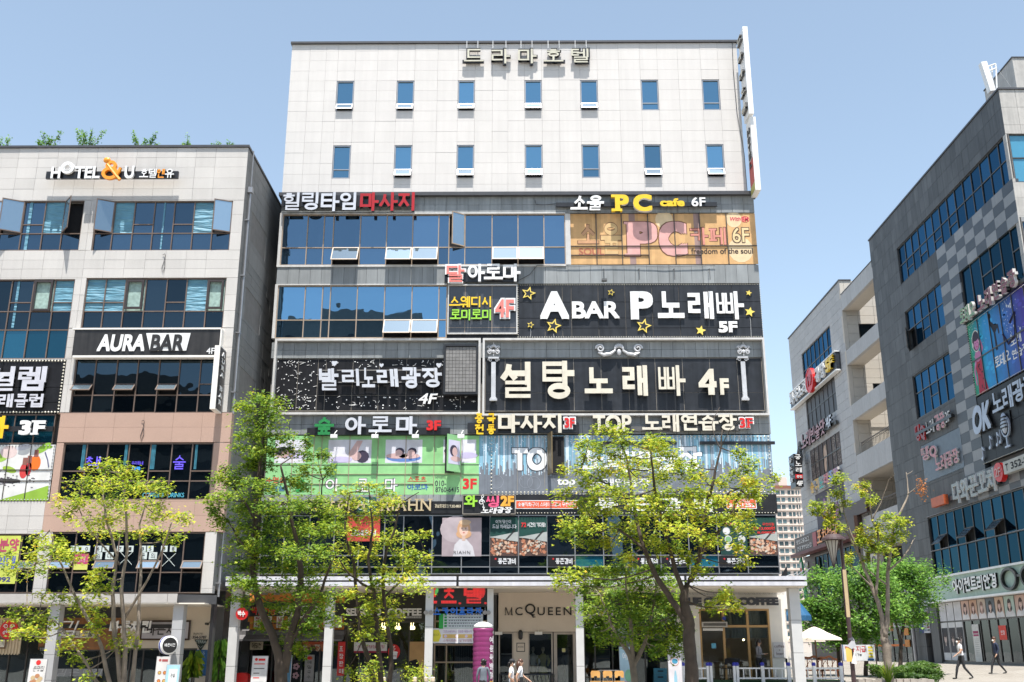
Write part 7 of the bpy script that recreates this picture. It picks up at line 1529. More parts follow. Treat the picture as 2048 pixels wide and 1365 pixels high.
# brown eatery on the ground and first floors
s = RS('brown fronted eatery with orange Korean letters on a slanted fascia', -14, 8, 'shop', 'shop_front'); br_ = mat('brown_fascia', (.05, .025, .018), .5, var=.15)
boxr(s, 'fascia', -23.2, 11.0, -4.4, 12.5, .1, .7, br_); boxr(s, 'upper_fascia', -8, 12.52, -2.0, 13.6, .1, .4, br_)
letters(RF, s, '맛있고즐겁고', (-22.4, 11.85, -17.8, 12.25), .72, .02, pale, bold=.01); letters(RF, s, '안주가맛있는집', (-22.2, 11.2, -17.2, 11.6), .72, .02, pale, bold=.01)
boxr(s, 'red_block', -16.6, 11.1, -15.4, 12.4, .71, .75, mat('brick_red', (.30, .04, .05), .5)); letters(RF, s, '포차천국', (-15.0, 11.1, -8.6, 12.4), .72, .1, [mat('orange_letter', (.75, .25, .03), .4), BP], bold=.03)
boxr(s, 'awning_lip', -23.6, 10.7, -4.2, 10.98, .2, 1.1, mat('maroon_lip', (.10, .03, .035), .6)); boxr(s, 'dark_wall', -22.8, 1.0, -4.42, 10.7, -.3, -.05, br_)
glazing(RF, s, (-19, 6.5, -6, 10.5), [-17.7, -16.4, -15, -13.7, -12.4, -11, -9.7, -8.3], [], GLl, fd_, w=-.04, fw=.12, name='shop_window', tilt=.01)
b = B(); b.poly([(-.5, 3.6), (.1, 3.9), (.4, 3.2), (.55, 1.6), (1.2, 0), (.5, 0), (-.1, 1.2), (-.5, 2.6)], 0, .15, 0, (.02, .20, .08)); b.poly([(-.4, 3.3), (.25, 3.5), (.35, 1.9), (-.2, 2.1)], .16, None, 0, (.55, .50, .48)); b.rect(-.25, 2.5, .2, 2.9, .17, (.5, .04, .06)); b.build('bottle_cutout', s, PR, RF.M @ T(-20.6, 6.6, .8))
letters(RF, s, '소주한잔', (-22.5, 7.0, -21.5, 10.2), .0, .05, pale, bold=.02)
# low dark shops behind the trees
s = RS('dark glazed shop with orange signs behind the maple trunks', 1, 3, 'shop', 'shop_front')
boxr(s, 'wall', -4.38, .8, 3.6, 3.55, -.4, -.3, br_); glazing(RF, s, (-4.3, 1.0, 3.5, 5.6), [-3, -1.7, -.4, .9, 2.2], [2.3], Mt['glass_shop'], fd_, w=-.1, fw=.1, name='shop_window')
bb = B(); [bb.box(2.4, 3.3, z, z+.5, 0, .05, 0, (.50, .20, .04)) for z in (2.2, 3.0, 3.8)]; bb.box(-4.3, 2.2, 2.25, 2.4, 0, .03, 0, (.55, .14, .02)); bb.build('orange_sign', s, PR, RF.M @ T(0, 0, .02))
rart(s, 2.3, 4.7, 3.4, 5.5, .4, lambda b, Wd, H: (b.rect(0, 0, Wd, H, 0, (.56, .55, .55)), b.ell(Wd/2, H*.6, .14, .14, .003, RED, 12)), 'white_sign')

# ================================================================== apartment towers far behind
def tower(label, x0, x1, Y, px_top, depth, fl, cols, m):
    t = thing('apartment_tower', label, 'apartment block', T((x0+x1)/2, Y, 0), 'apartment towers far behind'); z1 = atY((x0+x1)/2, px_top, Y).z; f = Face((0, Y, 0), (1, 0, 0))
    xa, xb = atY(x0, 1100, Y).x, atY(x1, 1100, Y).x; slab('wall', f, t, xa, 0, xb, z1, -depth, 0, m)
    slab('roof_slab', f, t, xa-1, z1, xb+1, z1+1.2, -depth-1, .6, mat('tower_roof', (.22, .09, .06), .8)); slab('stair_head', f, t, xa+(xb-xa)*.3, z1+1.2, xa+(xb-xa)*.6, z1+5, -depth*.7, -depth*.2, m)
    gm_ = mat('tower_glass', (.07, .11, .12), .2, rnd=.5); n = int((z1-4)/fl)
    for k in range(n):
        z = z1-(k+1)*fl+.6
        for c0, c1 in cols:
            a, c = xa+(xb-xa)*c0, xa+(xb-xa)*c1; wdw = slab('window', f, t, a, z, c, z+fl*.55, -.2, .06, gm_)
    bb = B()
    for k in range(n+1):
        z = z1-k*fl; bb.box(xa, xb, z-.12, z+.1, 0, .5)
    for c0, c1 in cols:
        a, c = xa+(xb-xa)*c0, xa+(xb-xa)*c1; q = (a+c)/2; bb.box(q-.15, q+.15, 4, z1, .07, .3)
    bb.build('balcony_bands', t, m, f.M)
tm = mat('tower_wall', (.60, .52, .46), .8, var=.03)
tower('pale pink apartment tower in the gap right of the tall building', 1553, 1612, 400, 978, 14, 2.8, ((.12, .42), (.52, .74), (.80, .92)), tm)
tower('taller apartment tower edge touching the tall building corner', 1500, 1549, 330, 822, 16, 2.8, ((.2, .45), (.55, .75), (.85, .96)), mat('tower_rose', (.50, .40, .35), .8, var=.03))
# ================================================================== office blocks across the square (behind the camera, seen only in reflections)
for x0, x1, y, h, lab in ((-31, -13, -34, 43, 'tall office block across the square behind the viewer'), (-80, -33, -30, 31, 'wide office block across the square behind the viewer'), (-11, 12, -38, 21, 'lower office block across the square behind the viewer'), (15, 48, -34, 30, 'taller office block across the square behind the viewer')):
    t = thing('office_block', lab, 'building', T((x0+x1)/2, y, 0)); box_world('wall', t, x0, x1, y-14, y, 0, h, mat('opposite_wall', (.22, .20, .19), .8)); bb = B()
    for k in range(int(h/3.6)): bb.box(x0+1, x1-1, y, y+.08, 1.2+k*3.6, 3.2+k*3.6)
    tag(bb.build('window_bands', t, mat('opposite_glass', (.02, .03, .04), .2), Matrix.Identity(4)), kind='stuff')
# ================================================================== trees
import numpy as np
def leaf_mat(name, cols, bright=1.0):
    """young maple foliage: colour differs leaf by leaf and clump by clump, light passes through"""
    m = bpy.data.materials.new(name); m.use_nodes = True; nt = m.node_tree; N = nt.nodes; Lk = nt.links; N.clear()
    out = N.new('ShaderNodeOutputMaterial'); g = N.new('ShaderNodeNewGeometry'); n = N.new('ShaderNodeTexNoise'); n.inputs['Scale'].default_value = 1.6; n.inputs['Detail'].default_value = 3
    Lk.new(g.outputs['Position'], n.inputs['Vector']); ad = N.new('ShaderNodeMath'); ad.operation = 'MULTIPLY_ADD'; ad.inputs[1].default_value = .55; Lk.new(g.outputs['Random Per Island'], ad.inputs[0])
    mr = N.new('ShaderNodeMapRange'); mr.inputs['From Min'].default_value = .3; mr.inputs['From Max'].default_value = .7; mr.inputs['To Min'].default_value = 0; mr.inputs['To Max'].default_value = .5
    Lk.new(n.outputs['Fac'], mr.inputs['Value']); Lk.new(mr.outputs[0], ad.inputs[2]); cr = N.new('ShaderNodeValToRGB'); el = cr.color_ramp.elements
    while len(el) < len(cols): el.new(.5)
    for e, (p, c) in zip(el, cols): e.position = p; e.color = (c[0]*bright, c[1]*bright, c[2]*bright, 1)
    Lk.new(ad.outputs[0], cr.inputs[0]); d = N.new('ShaderNodeBsdfDiffuse'); t = N.new('ShaderNodeBsdfTranslucent'); gl = N.new('ShaderNodeBsdfGlossy'); gl.inputs['Roughness'].default_value = .55; gl.inputs['Color'].default_value = (.4, .4, .4, 1)
    Lk.new(cr.outputs[0], d.inputs['Color']); Lk.new(cr.outputs[0], t.inputs['Color']); m1 = N.new('ShaderNodeMixShader'); m1.inputs[0].default_value = .45; Lk.new(d.outputs[0], m1.inputs[1]); Lk.new(t.outputs[0], m1.inputs[2])
    m2 = N.new('ShaderNodeMixShader'); m2.inputs[0].default_value = .05; Lk.new(m1.outputs[0], m2.inputs[1]); Lk.new(gl.outputs[0], m2.inputs[2]); Lk.new(m2.outputs[0], out.inputs['Surface']); MATS[name] = m; return m
yel = [(.0, (.03, .075, .008)), (.3, (.11, .18, .015)), (.6, (.30, .35, .025)), (.85, (.42, .40, .035)), (1.0, (.50, .26, .04))]
grn = [(.0, (.025, .065, .010)), (.35, (.07, .14, .014)), (.65, (.17, .25, .02)), (.92, (.32, .37, .03)), (1.0, (.42, .30, .04))]
bgg = [(.0, (.03, .08, .015)), (.5, (.08, .18, .025)), (1.0, (.20, .32, .05))]
leaf_mat('leaf_yellow', yel, 1.45); leaf_mat('leaf_green', grn, 1.45); leaf_mat('leaf_back', bgg, 1.6); leaf_mat('leaf_hedge', bgg, .8); leaf_mat('leaf_dry', [(0, (.35, .12, .03)), (1, (.5, .22, .08))])
bark = mat('bark', (.06, .045, .034), .9, var=.25, scale=5, streak=.2, bump=.6); bark_pale = mat('bark_pale', (.20, .165, .13), .9, var=.25, scale=5, streak=.2, bump=.6)
LEAF = np.array([(0, 0), (.30, .10), (.72, .42), (.28, .44), (.0, 1.0), (-.28, .44), (-.72, .42), (-.30, .10)])
rng = np.random.default_rng(11)
def leaves(name, parent, centers, size, m, Mw, flat=.45, kind=None):
    """one small lobed leaf at each centre, mostly facing up, every one turned differently"""
    P_ = np.asarray(centers); n = len(P_); k = len(LEAF)
    a = rng.uniform(0, 2*np.pi, n); nx = rng.normal(0, flat, n); ny = rng.normal(-.25, flat, n); nz = np.ones(n); nn = np.stack([nx, ny, nz], 1); nn /= np.linalg.norm(nn, axis=1)[:, None]
    r0 = np.stack([np.cos(a), np.sin(a), np.zeros(n)], 1); u = np.cross(nn, r0); u /= np.linalg.norm(u, axis=1)[:, None]; v = np.cross(nn, u); s = size*rng.uniform(.65, 1.25, n)
    V = P_[:, None, :]+s[:, None, None]*(LEAF[None, :, 0, None]*u[:, None, :]+LEAF[None, :, 1, None]*v[:, None, :]); V[:, 2, :] -= nn*s[:, None]*.15; V[:, 6, :] -= nn*s[:, None]*.15; V[:, 4, :] -= nn*s[:, None]*.2
    me = bpy.data.meshes.new(name); me.vertices.add(n*k); me.vertices.foreach_set('co', V.reshape(-1).astype(np.float32)); me.loops.add(n*k); me.loops.foreach_set('vertex_index', np.arange(n*k, dtype=np.int32))
    me.polygons.add(n); me.polygons.foreach_set('loop_start', np.arange(0, n*k, k, dtype=np.int32)); me.polygons.foreach_set('loop_total', np.full(n, k, dtype=np.int32)); me.materials.append(m); me.update(); me.validate()
    o = put(name, me, parent, Mw)
    if kind: o['kind'] = kind
    return o
def catmull(pts, n=4):
    out = []
    for i in range(len(pts)-1):
        p0, p1, p2, p3 = pts[max(0, i-1)], pts[i], pts[i+1], pts[min(len(pts)-1, i+2)]
        for j in range(n):
            t = j/n; out.append(tuple(.5*((2*b)+(c-a)*t+(2*a-5*b+4*c-d)*t*t+(-a+3*b-3*c+d)*t**3) for a, b, c, d in zip(p0, p1, p2, p3)))
    out.append(tuple(pts[-1])); return out
def maple(label, Y, base, limbs, clumps, dens, leafm_, size=.075, barkm=None, seed=1, name='maple_tree', group=None, flat=.45, spread=1.0):
    r = random.Random(seed); sc = Y/2052; bp = atY(base[0], min(base[1], 1400), Y); gz_ = ground_z(bp.x, Y); t = thing(name, label, 'tree', T(bp.x, Y, gz_), group); O = Vector((bp.x, Y, gz_)); tips = []
    tb = B()
    for li, limb in enumerate(limbs):
        off = 0; pts = []; n = len(limb); dy = r.uniform(-1.1, 1.1)
        for i, (x, y, w) in enumerate(limb):
            f = i/(n-1) if li else i/(n-1)*.6; p = atY(x, y, Y+dy*f*f*1.2)
            if y > 1395: p.z = gz_-.05
            pts.append((p.x-O.x, p.y-O.y, p.z-O.z, w*sc*.72)); 
        sp = catmull(pts, 4); sp = [(q[0]+r.gauss(0, .012), q[1]+r.gauss(0, .012), q[2], max(.006, q[3])) for q in sp]
        tb.tube([q[:3] for q in sp], [q[3] for q in sp], 8 if limb[0][2] > 6 else 6); tips += [Vector(q[:3]) for q in sp[len(sp)//3:]]
    C = []; twig = B()
    for (x, y, rx, ry) in clumps:
        dy = r.gauss(0, 1.0)*spread*min(1.6, .35+rx*sc); c = atY(x, y, Y+dy); c = Vector((c.x-O.x, c.y-O.y, c.z-O.z)); RX_, RY_ = rx*sc, ry*sc
        near = min(tips, key=lambda q: (q-c).length+(1.5 if q.z > c.z+.3 else 0)); mid = (near+c)/2+Vector((0, 0, -.08*(near-c).length))
        twig.tube(catmull([tuple(near)+(.02,), tuple(mid)+(.014,), tuple(c)+(.006,)], 3) and [q[:3] for q in catmull([tuple(near)+(.02,), tuple(mid)+(.014,), tuple(c)+(.006,)], 3)], [.020, .018, .015, .012, .010, .008, .006], 5)
        ns = max(3, int(4*RX_*RX_*6)+3); per = max(6, int(dens*RX_*(RY_+.15)*4200/ns))
        for k in range(ns):
            a = r.uniform(0, 6.28); q = math.sqrt(r.random()); s0 = c+Vector((RX_*q*math.cos(a), RX_*.8*q*math.sin(a), RY_*r.uniform(-.9, .9)*(1-.4*q))); dirx = r.uniform(-1, 1); ln = RX_*r.uniform(.25, .5)+.10
            if k < 7: twig.tube([tuple(c), tuple((c+s0)/2+Vector((0, 0, .03))), tuple(s0)], [.008, .006, .004], 4)
            pp = rng.normal(0, 1, (per, 3)); ang = r.uniform(0, 3.14); ux_, uy_ = math.cos(ang), math.sin(ang)
            X_ = pp[:, 0]*ln*.55; Yy = pp[:, 1]*ln*.32; Zz = pp[:, 2]*(.22 if leafm_ == 'leaf_back' else .085)-np.abs(X_)*.25+X_*r.gauss(0, .25); C.append(np.stack([s0.x+X_*ux_-Yy*uy_, s0.y+X_*uy_+Yy*ux_, s0.z+Zz], 1))
    bm_ = barkm or bark; Mw = T(*O); tb.build('trunk', t, bm_, Mw, True); tag(twig.build('twigs', t, bm_, Mw), kind='stuff')
    C = np.concatenate(C); leaves('crown', t, C, size, MATS[leafm_], Mw, flat); return t
maple('multi stemmed yellow green maple in front of the hotel building', 27, (255, 1400), [
    [(262, 1400, 8), (235, 1310, 7), (225, 1190, 5), (232, 1110, 4), (212, 1040, 3), (202, 960, 1.6)], [(256, 1400, 8), (250, 1300, 6), (243, 1180, 5), (253, 1100, 4), (250, 1000, 3), (236, 945, 1.6)],
    [(262, 1400, 7), (275, 1250, 5), (284, 1130, 3.6), (280, 1050, 2.6), (300, 985, 1.5)], [(250, 1400, 7), (203, 1295, 5), (168, 1225, 4), (136, 1160, 3), (112, 1100, 2), (100, 1060, 1.4)],
    [(244, 1400, 5), (190, 1360, 4), (148, 1290, 3), (105, 1240, 2), (55, 1228, 1.2)], [(248, 1240, 4), (310, 1130, 2.6), (345, 1045, 1.4)], [(240, 1130, 3), (180, 1060, 2), (150, 1000, 1.2)]],
    [(238, 925, 26, 9), (205, 938, 40, 12), (255, 945, 30, 10), (165, 968, 40, 14), (225, 970, 55, 14), (290, 968, 40, 12), (322, 975, 20, 8), (140, 1000, 30, 14), (195, 1002, 50, 14), (250, 1005, 50, 14), (300, 1010, 30, 10), (130, 1030, 24, 10), (175, 1040, 40, 12), (230, 1040, 40, 12), (330, 1032, 40, 12), (365, 1038, 18, 9), (290, 1062, 45, 10), (345, 1075, 25, 9), (200, 1068, 40, 8),
     (70, 1076, 26, 7), (95, 1098, 40, 12), (130, 1080, 24, 12), (118, 1112, 46, 14), (70, 1120, 25, 8), (55, 1142, 34, 8), (22, 1130, 24, 8), (10, 1108, 18, 8), (85, 1190, 14, 5), (115, 1192, 22, 12), (160, 1205, 22, 12), (200, 1150, 26, 12), (195, 1180, 30, 14), (185, 1215, 34, 16), (190, 1250, 30, 16), (65, 1240, 42, 14), (85, 1262, 40, 14), (45, 1266, 24, 10), (30, 1225, 24, 7), (130, 1290, 28, 12), (148, 1310, 22, 9), (245, 1285, 32, 12), (262, 1275, 16, 8), (165, 1325, 10, 6), (180, 1352, 12, 6), (212, 1375, 10, 5)],
    .38, 'leaf_yellow', .082, bark_pale, 3)
maple('tall dense green maple with a thick forked trunk left of the coffee shop', 29, (565, 1400), [
    [(566, 1400, 19), (563, 1340, 17), (548, 1280, 11), (522, 1220, 9.5), (506, 1150, 8), (510, 1080, 7), (512, 1000, 6), (524, 900, 4.5), (526, 815, 2)], [(566, 1345, 14), (580, 1275, 11), (596, 1215, 9), (602, 1150, 8), (592, 1080, 6), (576, 1000, 4.5), (562, 930, 2.5)],
    [(575, 1300, 8), (605, 1245, 6), (642, 1180, 4), (668, 1110, 2.4)], [(512, 1040, 4), (480, 990, 3), (450, 960, 1.6)], [(598, 1110, 4), (635, 1050, 3), (645, 960, 1.6)], [(515, 1120, 4), (480, 1080, 3), (455, 1040, 1.6)]],
    [(512, 792, 20, 7), (535, 806, 34, 12), (498, 815, 26, 12), (520, 838, 45, 14), (555, 828, 26, 8), (505, 865, 34, 16), (545, 870, 36, 14), (515, 898, 40, 16), (560, 900, 22, 10), (520, 930, 30, 16), (495, 935, 20, 12), (610, 885, 14, 8), (600, 905, 24, 9), (635, 912, 26, 9), (600, 935, 20, 9), (655, 940, 18, 7), (450, 938, 18, 6), (435, 955, 22, 6), (470, 965, 36, 12), (455, 995, 42, 14), (520, 975, 40, 18), (585, 965, 34, 16), (440, 1022, 24, 9), (490, 1015, 46, 16), (560, 1010, 50, 18), (630, 1005, 44, 16), (660, 1030, 26, 12), (460, 1045, 30, 12), (510, 1055, 50, 18), (580, 1055, 55, 18), (640, 1060, 40, 16), (480, 1090, 40, 16), (545, 1095, 55, 18), (615, 1100, 50, 18), (500, 1130, 46, 16), (570, 1135, 50, 18), (630, 1140, 36, 14), (520, 1170, 46, 14), (590, 1175, 44, 14), (640, 1190, 40, 12), (480, 1165, 20, 9), (555, 1205, 38, 12), (625, 1220, 46, 12), (655, 1240, 36, 10), (600, 1245, 36, 10), (545, 1248, 26, 8), (620, 1262, 30, 8), (575, 1290, 24, 9), (605, 1305, 16, 6), (495, 1205, 18, 7), (470, 1200, 14, 6)],
    .66, 'leaf_green', .080, bark, 5)
maple('slim open crowned maple in front of the hair salon signs', 31, (768, 1400), [
    [(765, 1400, 8), (742, 1335, 7), (724, 1280, 6), (714, 1200, 5), (708, 1130, 4), (690, 1060, 2.8), (700, 985, 1.4)], [(768, 1400, 9), (760, 1330, 7.5), (754, 1260, 6), (750, 1200, 5), (737, 1130, 4), (745, 1060, 3), (737, 975, 1.4)],
    [(770, 1400, 8), (783, 1335, 6.5), (776, 1260, 5.5), (766, 1180, 5), (771, 1110, 4), (790, 1055, 2.8), (802, 1010, 2), (836, 985, 1)], [(768, 1195, 4), (815, 1150, 2.6), (850, 1105, 1.4)], [(746, 1180, 4), (700, 1150, 2.6), (672, 1110, 1.4)]],
    [(690, 985, 26, 7), (740, 972, 30, 7), (772, 985, 22, 6), (705, 1003, 40, 10), (758, 1005, 34, 10), (800, 1000, 22, 6), (665, 1020, 32, 10), (725, 1030, 34, 12), (770, 1035, 24, 9), (670, 1055, 34, 12), (715, 1065, 34, 12), (800, 1072, 40, 9), (838, 1068, 22, 7), (768, 1085, 20, 9), (690, 1095, 36, 12), (735, 1105, 30, 12), (820, 1105, 30, 8), (845, 1112, 20, 6), (800, 1125, 26, 8), (672, 1130, 24, 9), (705, 1140, 26, 10), (770, 1140, 22, 9), (835, 1140, 20, 7), (800, 1158, 34, 9), (845, 1160, 22, 7), (740, 1165, 26, 10), (830, 1178, 26, 6), (720, 1190, 30, 12), (765, 1200, 34, 13), (735, 1220, 30, 12), (780, 1230, 22, 9), (722, 1245, 24, 9), (760, 1255, 26, 9), (715, 1270, 14, 5), (742, 1270, 22, 7), (735, 1345, 14, 8), (750, 1330, 10, 7), (690, 1345, 14, 5)],
    .40, 'leaf_yellow', .082, bark, 7)
maple('widest bright yellow green maple right of the centre, branches over the blue banner', 27, (1385, 1400), [
    [(1388, 1400, 21), (1380, 1300, 17), (1378, 1250, 15), (1368, 1200, 12), (1374, 1170, 9), (1396, 1130, 7), (1404, 1060, 6), (1416, 1000, 5), (1432, 940, 3.4), (1444, 860, 1.6)],
    [(1380, 1260, 12), (1355, 1215, 9), (1320, 1165, 8), (1292, 1110, 6.5), (1275, 1050, 5), (1262, 980, 4), (1248, 900, 2), (1225, 870, 1.2)], [(1372, 1200, 8), (1345, 1120, 6), (1325, 1050, 5), (1310, 980, 4), (1300, 900, 1.8)],
    [(1400, 1110, 5), (1440, 1060, 4), (1470, 1010, 3), (1490, 960, 1.6)], [(1412, 1020, 4), (1460, 985, 2.6), (1520, 965, 1.2)], [(1290, 1100, 4), (1235, 1060, 3), (1170, 1050, 1.6)], [(1270, 1010, 4), (1215, 970, 2.6), (1160, 940, 1.2)], [(1440, 900, 1.8), (1425, 850, 1.2), (1440, 815, .8)], [(1440, 900, 1.6), (1460, 860, 1), (1480, 840, .7)]],
    [(1210, 857, 24, 7), (1232, 868, 22, 8), (1178, 885, 22, 7), (1205, 890, 34, 10), (1250, 888, 20, 8), (1290, 880, 26, 8), (1325, 885, 26, 8), (1300, 900, 40, 11), (1340, 905, 22, 7), (1230, 912, 34, 10), (1170, 915, 26, 8), (1270, 925, 46, 12), (1330, 930, 40, 11), (1375, 925, 24, 8), (1150, 940, 26, 7), (1205, 945, 44, 11), (1360, 950, 34, 11), (1290, 955, 50, 13), (1405, 950, 22, 8), (1480, 905, 18, 9), (1500, 928, 20, 8), (1480, 945, 26, 9), (1175, 965, 36, 9), (1230, 980, 46, 12), (1340, 985, 50, 13), (1400, 985, 30, 10), (1440, 965, 24, 9), (1500, 965, 30, 9), (1540, 955, 16, 4), (1130, 985, 22, 6), (1165, 1005, 38, 10), (1280, 1005, 50, 13), (1370, 1015, 44, 12), (1450, 1000, 36, 10), (1500, 990, 34, 9), (1525, 975, 20, 5), (1215, 1020, 44, 12), (1320, 1035, 46, 12), (1420, 1035, 36, 10), (1470, 1030, 34, 9), (1150, 1045, 34, 10), (1190, 1055, 40, 12), (1250, 1055, 40, 12), (1370, 1060, 40, 12), (1480, 1055, 30, 8), (1130, 1065, 22, 8), (1165, 1082, 26, 9), (1290, 1080, 40, 12), (1340, 1095, 34, 10), (1420, 1080, 34, 10), (1465, 1095, 24, 7), (1220, 1085, 30, 10), (1380, 1110, 28, 9), (1400, 1140, 22, 7), (1240, 1112, 24, 7), (1140, 1145, 26, 7), (1120, 1165, 16, 6), (1165, 1155, 34, 10), (1490, 1125, 16, 6), (1440, 1195, 26, 10), (1460, 1215, 22, 9), (1425, 1215, 20, 8), (1452, 1185, 16, 6)],
    .58, 'leaf_yellow', .082, bark, 9)
maple('small round crowned maple beside the big one, in front of the dark cafe', 30, (1266, 1400), [
    [(1266, 1400, 11), (1266, 1330, 9), (1236, 1275, 5), (1215, 1230, 3), (1200, 1190, 1.6)], [(1266, 1335, 7), (1263, 1260, 5), (1255, 1195, 3), (1250, 1150, 1.6)], [(1268, 1330, 7), (1290, 1285, 5), (1304, 1225, 3.4), (1312, 1170, 1.8)], [(1295, 1270, 4), (1335, 1240, 2.4), (1360, 1215, 1.2)]],
    [(1215, 1140, 26, 10), (1260, 1135, 34, 12), (1300, 1140, 30, 10), (1185, 1160, 30, 10), (1235, 1160, 44, 13), (1290, 1165, 44, 13), (1335, 1165, 26, 10), (1165, 1180, 24, 8), (1210, 1190, 44, 13), (1265, 1195, 46, 13), (1320, 1195, 40, 12), (1190, 1215, 36, 11), (1245, 1222, 44, 13), (1305, 1225, 44, 13), (1350, 1222, 26, 10), (1205, 1242, 34, 10), (1260, 1250, 40, 12), (1315, 1255, 40, 12), (1358, 1250, 24, 10), (1195, 1262, 26, 8), (1240, 1275, 30, 9), (1330, 1280, 38, 11), (1365, 1275, 18, 8), (1300, 1285, 26, 9), (1350, 1300, 22, 9), (1205, 1280, 14, 5), (1325, 1305, 22, 8)],
    .75, 'leaf_green', .080, bark_pale, 12)
maple('sparse half bare maple with a swollen trunk beside the street lamp', 42, (1778, 1366), [
    [(1779, 1375, 13), (1776, 1330, 11), (1773, 1292, 12.5), (1768, 1272, 10), (1764, 1235, 6.5), (1752, 1195, 5.5), (1734, 1150, 4.6), (1714, 1100, 3.6), (1690, 1062, 2.6), (1662, 1040, 1.6)], [(1770, 1275, 8), (1775, 1225, 6), (1776, 1150, 5.2), (1783, 1090, 4.4), (1788, 1050, 3.6), (1806, 1015, 2.8), (1816, 985, 2.2), (1812, 945, 1)],
    [(1752, 1190, 4), (1757, 1120, 3.4), (1756, 1070, 2.8), (1742, 1030, 2), (1741, 970, 1.2)], [(1778, 1140, 3.4), (1800, 1122, 2.6), (1820, 1095, 2), (1828, 1078, 1)], [(1745, 1040, 2), (1766, 995, 1.4), (1778, 960, .9), (1790, 948, .6)], [(1815, 990, 1.6), (1832, 975, 1), (1842, 965, .6)], [(1716, 1105, 2.6), (1690, 1030, 1.8), (1680, 970, 1.2), (1684, 945, .7)], [(1745, 1175, 2.4), (1720, 1150, 1.6), (1700, 1130, 1)], [(1813, 950, 1), (1826, 942, .6)], [(1775, 1170, 2.4), (1740, 1145, 1.6), (1725, 1120, 1)]],
    [(1684, 955, 14, 6), (1672, 965, 12, 6), (1682, 985, 16, 9), (1690, 1005, 10, 6), (1640, 1008, 20, 6), (1655, 1016, 18, 7), (1636, 1022, 16, 6), (1662, 1034, 18, 8), (1668, 1050, 16, 8), (1652, 1046, 12, 6), (1722, 972, 18, 5), (1728, 984, 12, 5), (1745, 998, 12, 4), (1744, 1006, 8, 3), (1778, 1035, 18, 7), (1760, 1052, 20, 8), (1790, 1048, 22, 7), (1812, 1042, 10, 4), (1728, 1060, 14, 6), (1738, 1075, 24, 8), (1770, 1070, 26, 9), (1722, 1078, 16, 8), (1755, 1090, 28, 9), (1785, 1080, 20, 7), (1805, 1068, 14, 4), (1740, 1098, 18, 7), (1776, 1100, 18, 6), (1695, 1118, 13, 8), (1700, 1108, 9, 4), (1735, 1120, 10, 4), (1728, 1085, 12, 6)],
    .5, 'leaf_yellow', .095, bark_pale, 15, spread=.5)
dr = thing('dry_leaf_cluster', 'small cluster of dried orange leaves on a bare branch tip', 'leaves', T(0, 0, 0)); c = atY(1843, 978, 42); pp = rng.normal(0, 1, (130, 3))*np.array([.13, .13, .22])+np.array([c.x, c.y, c.z]); leaves('dry_leaves', dr, pp, .08, MATS['leaf_dry'], Matrix.Identity(4), .9)
gt = 'green trees standing behind the cafe terrace'
r_ = random.Random(21)
def bush_clumps(x0, x1, y0, y1, n, rx=(18, 30)):
    out = []
    for i in range(n):
        a = r_.uniform(0, 6.28); q = math.sqrt(r_.random()); out.append(((x0+x1)/2+(x1-x0)/2*q*math.cos(a), (y0+y1)/2+(y1-y0)/2*q*math.sin(a), r_.uniform(*rx), r_.uniform(8, 13)))
    return out
maple('full green tree left of the street lamp behind the cream parasol', 54, (1677, 1340), [[(1678, 1352, 6), (1676, 1300, 5), (1665, 1250, 4), (1650, 1200, 2)], [(1676, 1300, 4), (1688, 1240, 3), (1690, 1190, 1.6)]], bush_clumps(1602, 1716, 1142, 1290, 46), .17, 'leaf_back', .13, bark, 31, 'broadleaf_tree', gt, spread=.8)
maple('full green tree right of the lamp pole behind the half bare maple', 52, (1732, 1340), [[(1732, 1352, 6), (1730, 1290, 5), (1722, 1230, 3), (1715, 1190, 2)], [(1730, 1290, 4), (1745, 1230, 3), (1752, 1180, 1.6)]], bush_clumps(1690, 1790, 1130, 1275, 44), .17, 'leaf_back', .13, bark, 33, 'broadleaf_tree', gt, spread=.8)
maple('spreading green tree reaching towards the mint optician sign', 55, (1800, 1340), [[(1800, 1350, 6), (1802, 1290, 5), (1812, 1230, 3), (1830, 1180, 2)], [(1802, 1290, 4), (1790, 1240, 3), (1785, 1190, 1.6)]], bush_clumps(1752, 1868, 1126, 1250, 44)+[(1875, 1150, 22, 6), (1862, 1135, 18, 6), (1885, 1165, 16, 5)], .17, 'leaf_back', .13, bark, 35, 'broadleaf_tree', gt, spread=.8)
# roof garden of the hotel building
def sapling(px, top, w, lab, kind='shrub', spiky=False, Y=42.6):
    c = atY(px, 293, Y); tp = atY(px, top, Y); t = thing('roof_%s' % kind, lab, 'plant', T(c.x, Y, HZ)); h = tp.z-HZ; b = B(); C = []; r = random.Random(int(px)); n = 12 if spiky else 6
    for i in range(n):
        dx = r.uniform(-1, 1)*w*Y/2052; e = (dx, r.uniform(-.3, .3), h*r.uniform(.55, 1)); m_ = (dx*.4, 0, e[2]*.55); b.tube([(0, 0, 0), m_, e], [.02, .014, .006], 5)
        for q in range(110 if not spiky else 40): s = r.uniform(.35, 1); C.append((e[0]*s+r.gauss(0, .06), e[1]*s+r.gauss(0, .06), e[2]*s+r.gauss(0, .05)))
    b.build('stems', t, bark_pale, T(c.x, Y, HZ)); leaves('foliage', t, C, .085, MATS['leaf_back'], T(c.x, Y, HZ), .8)
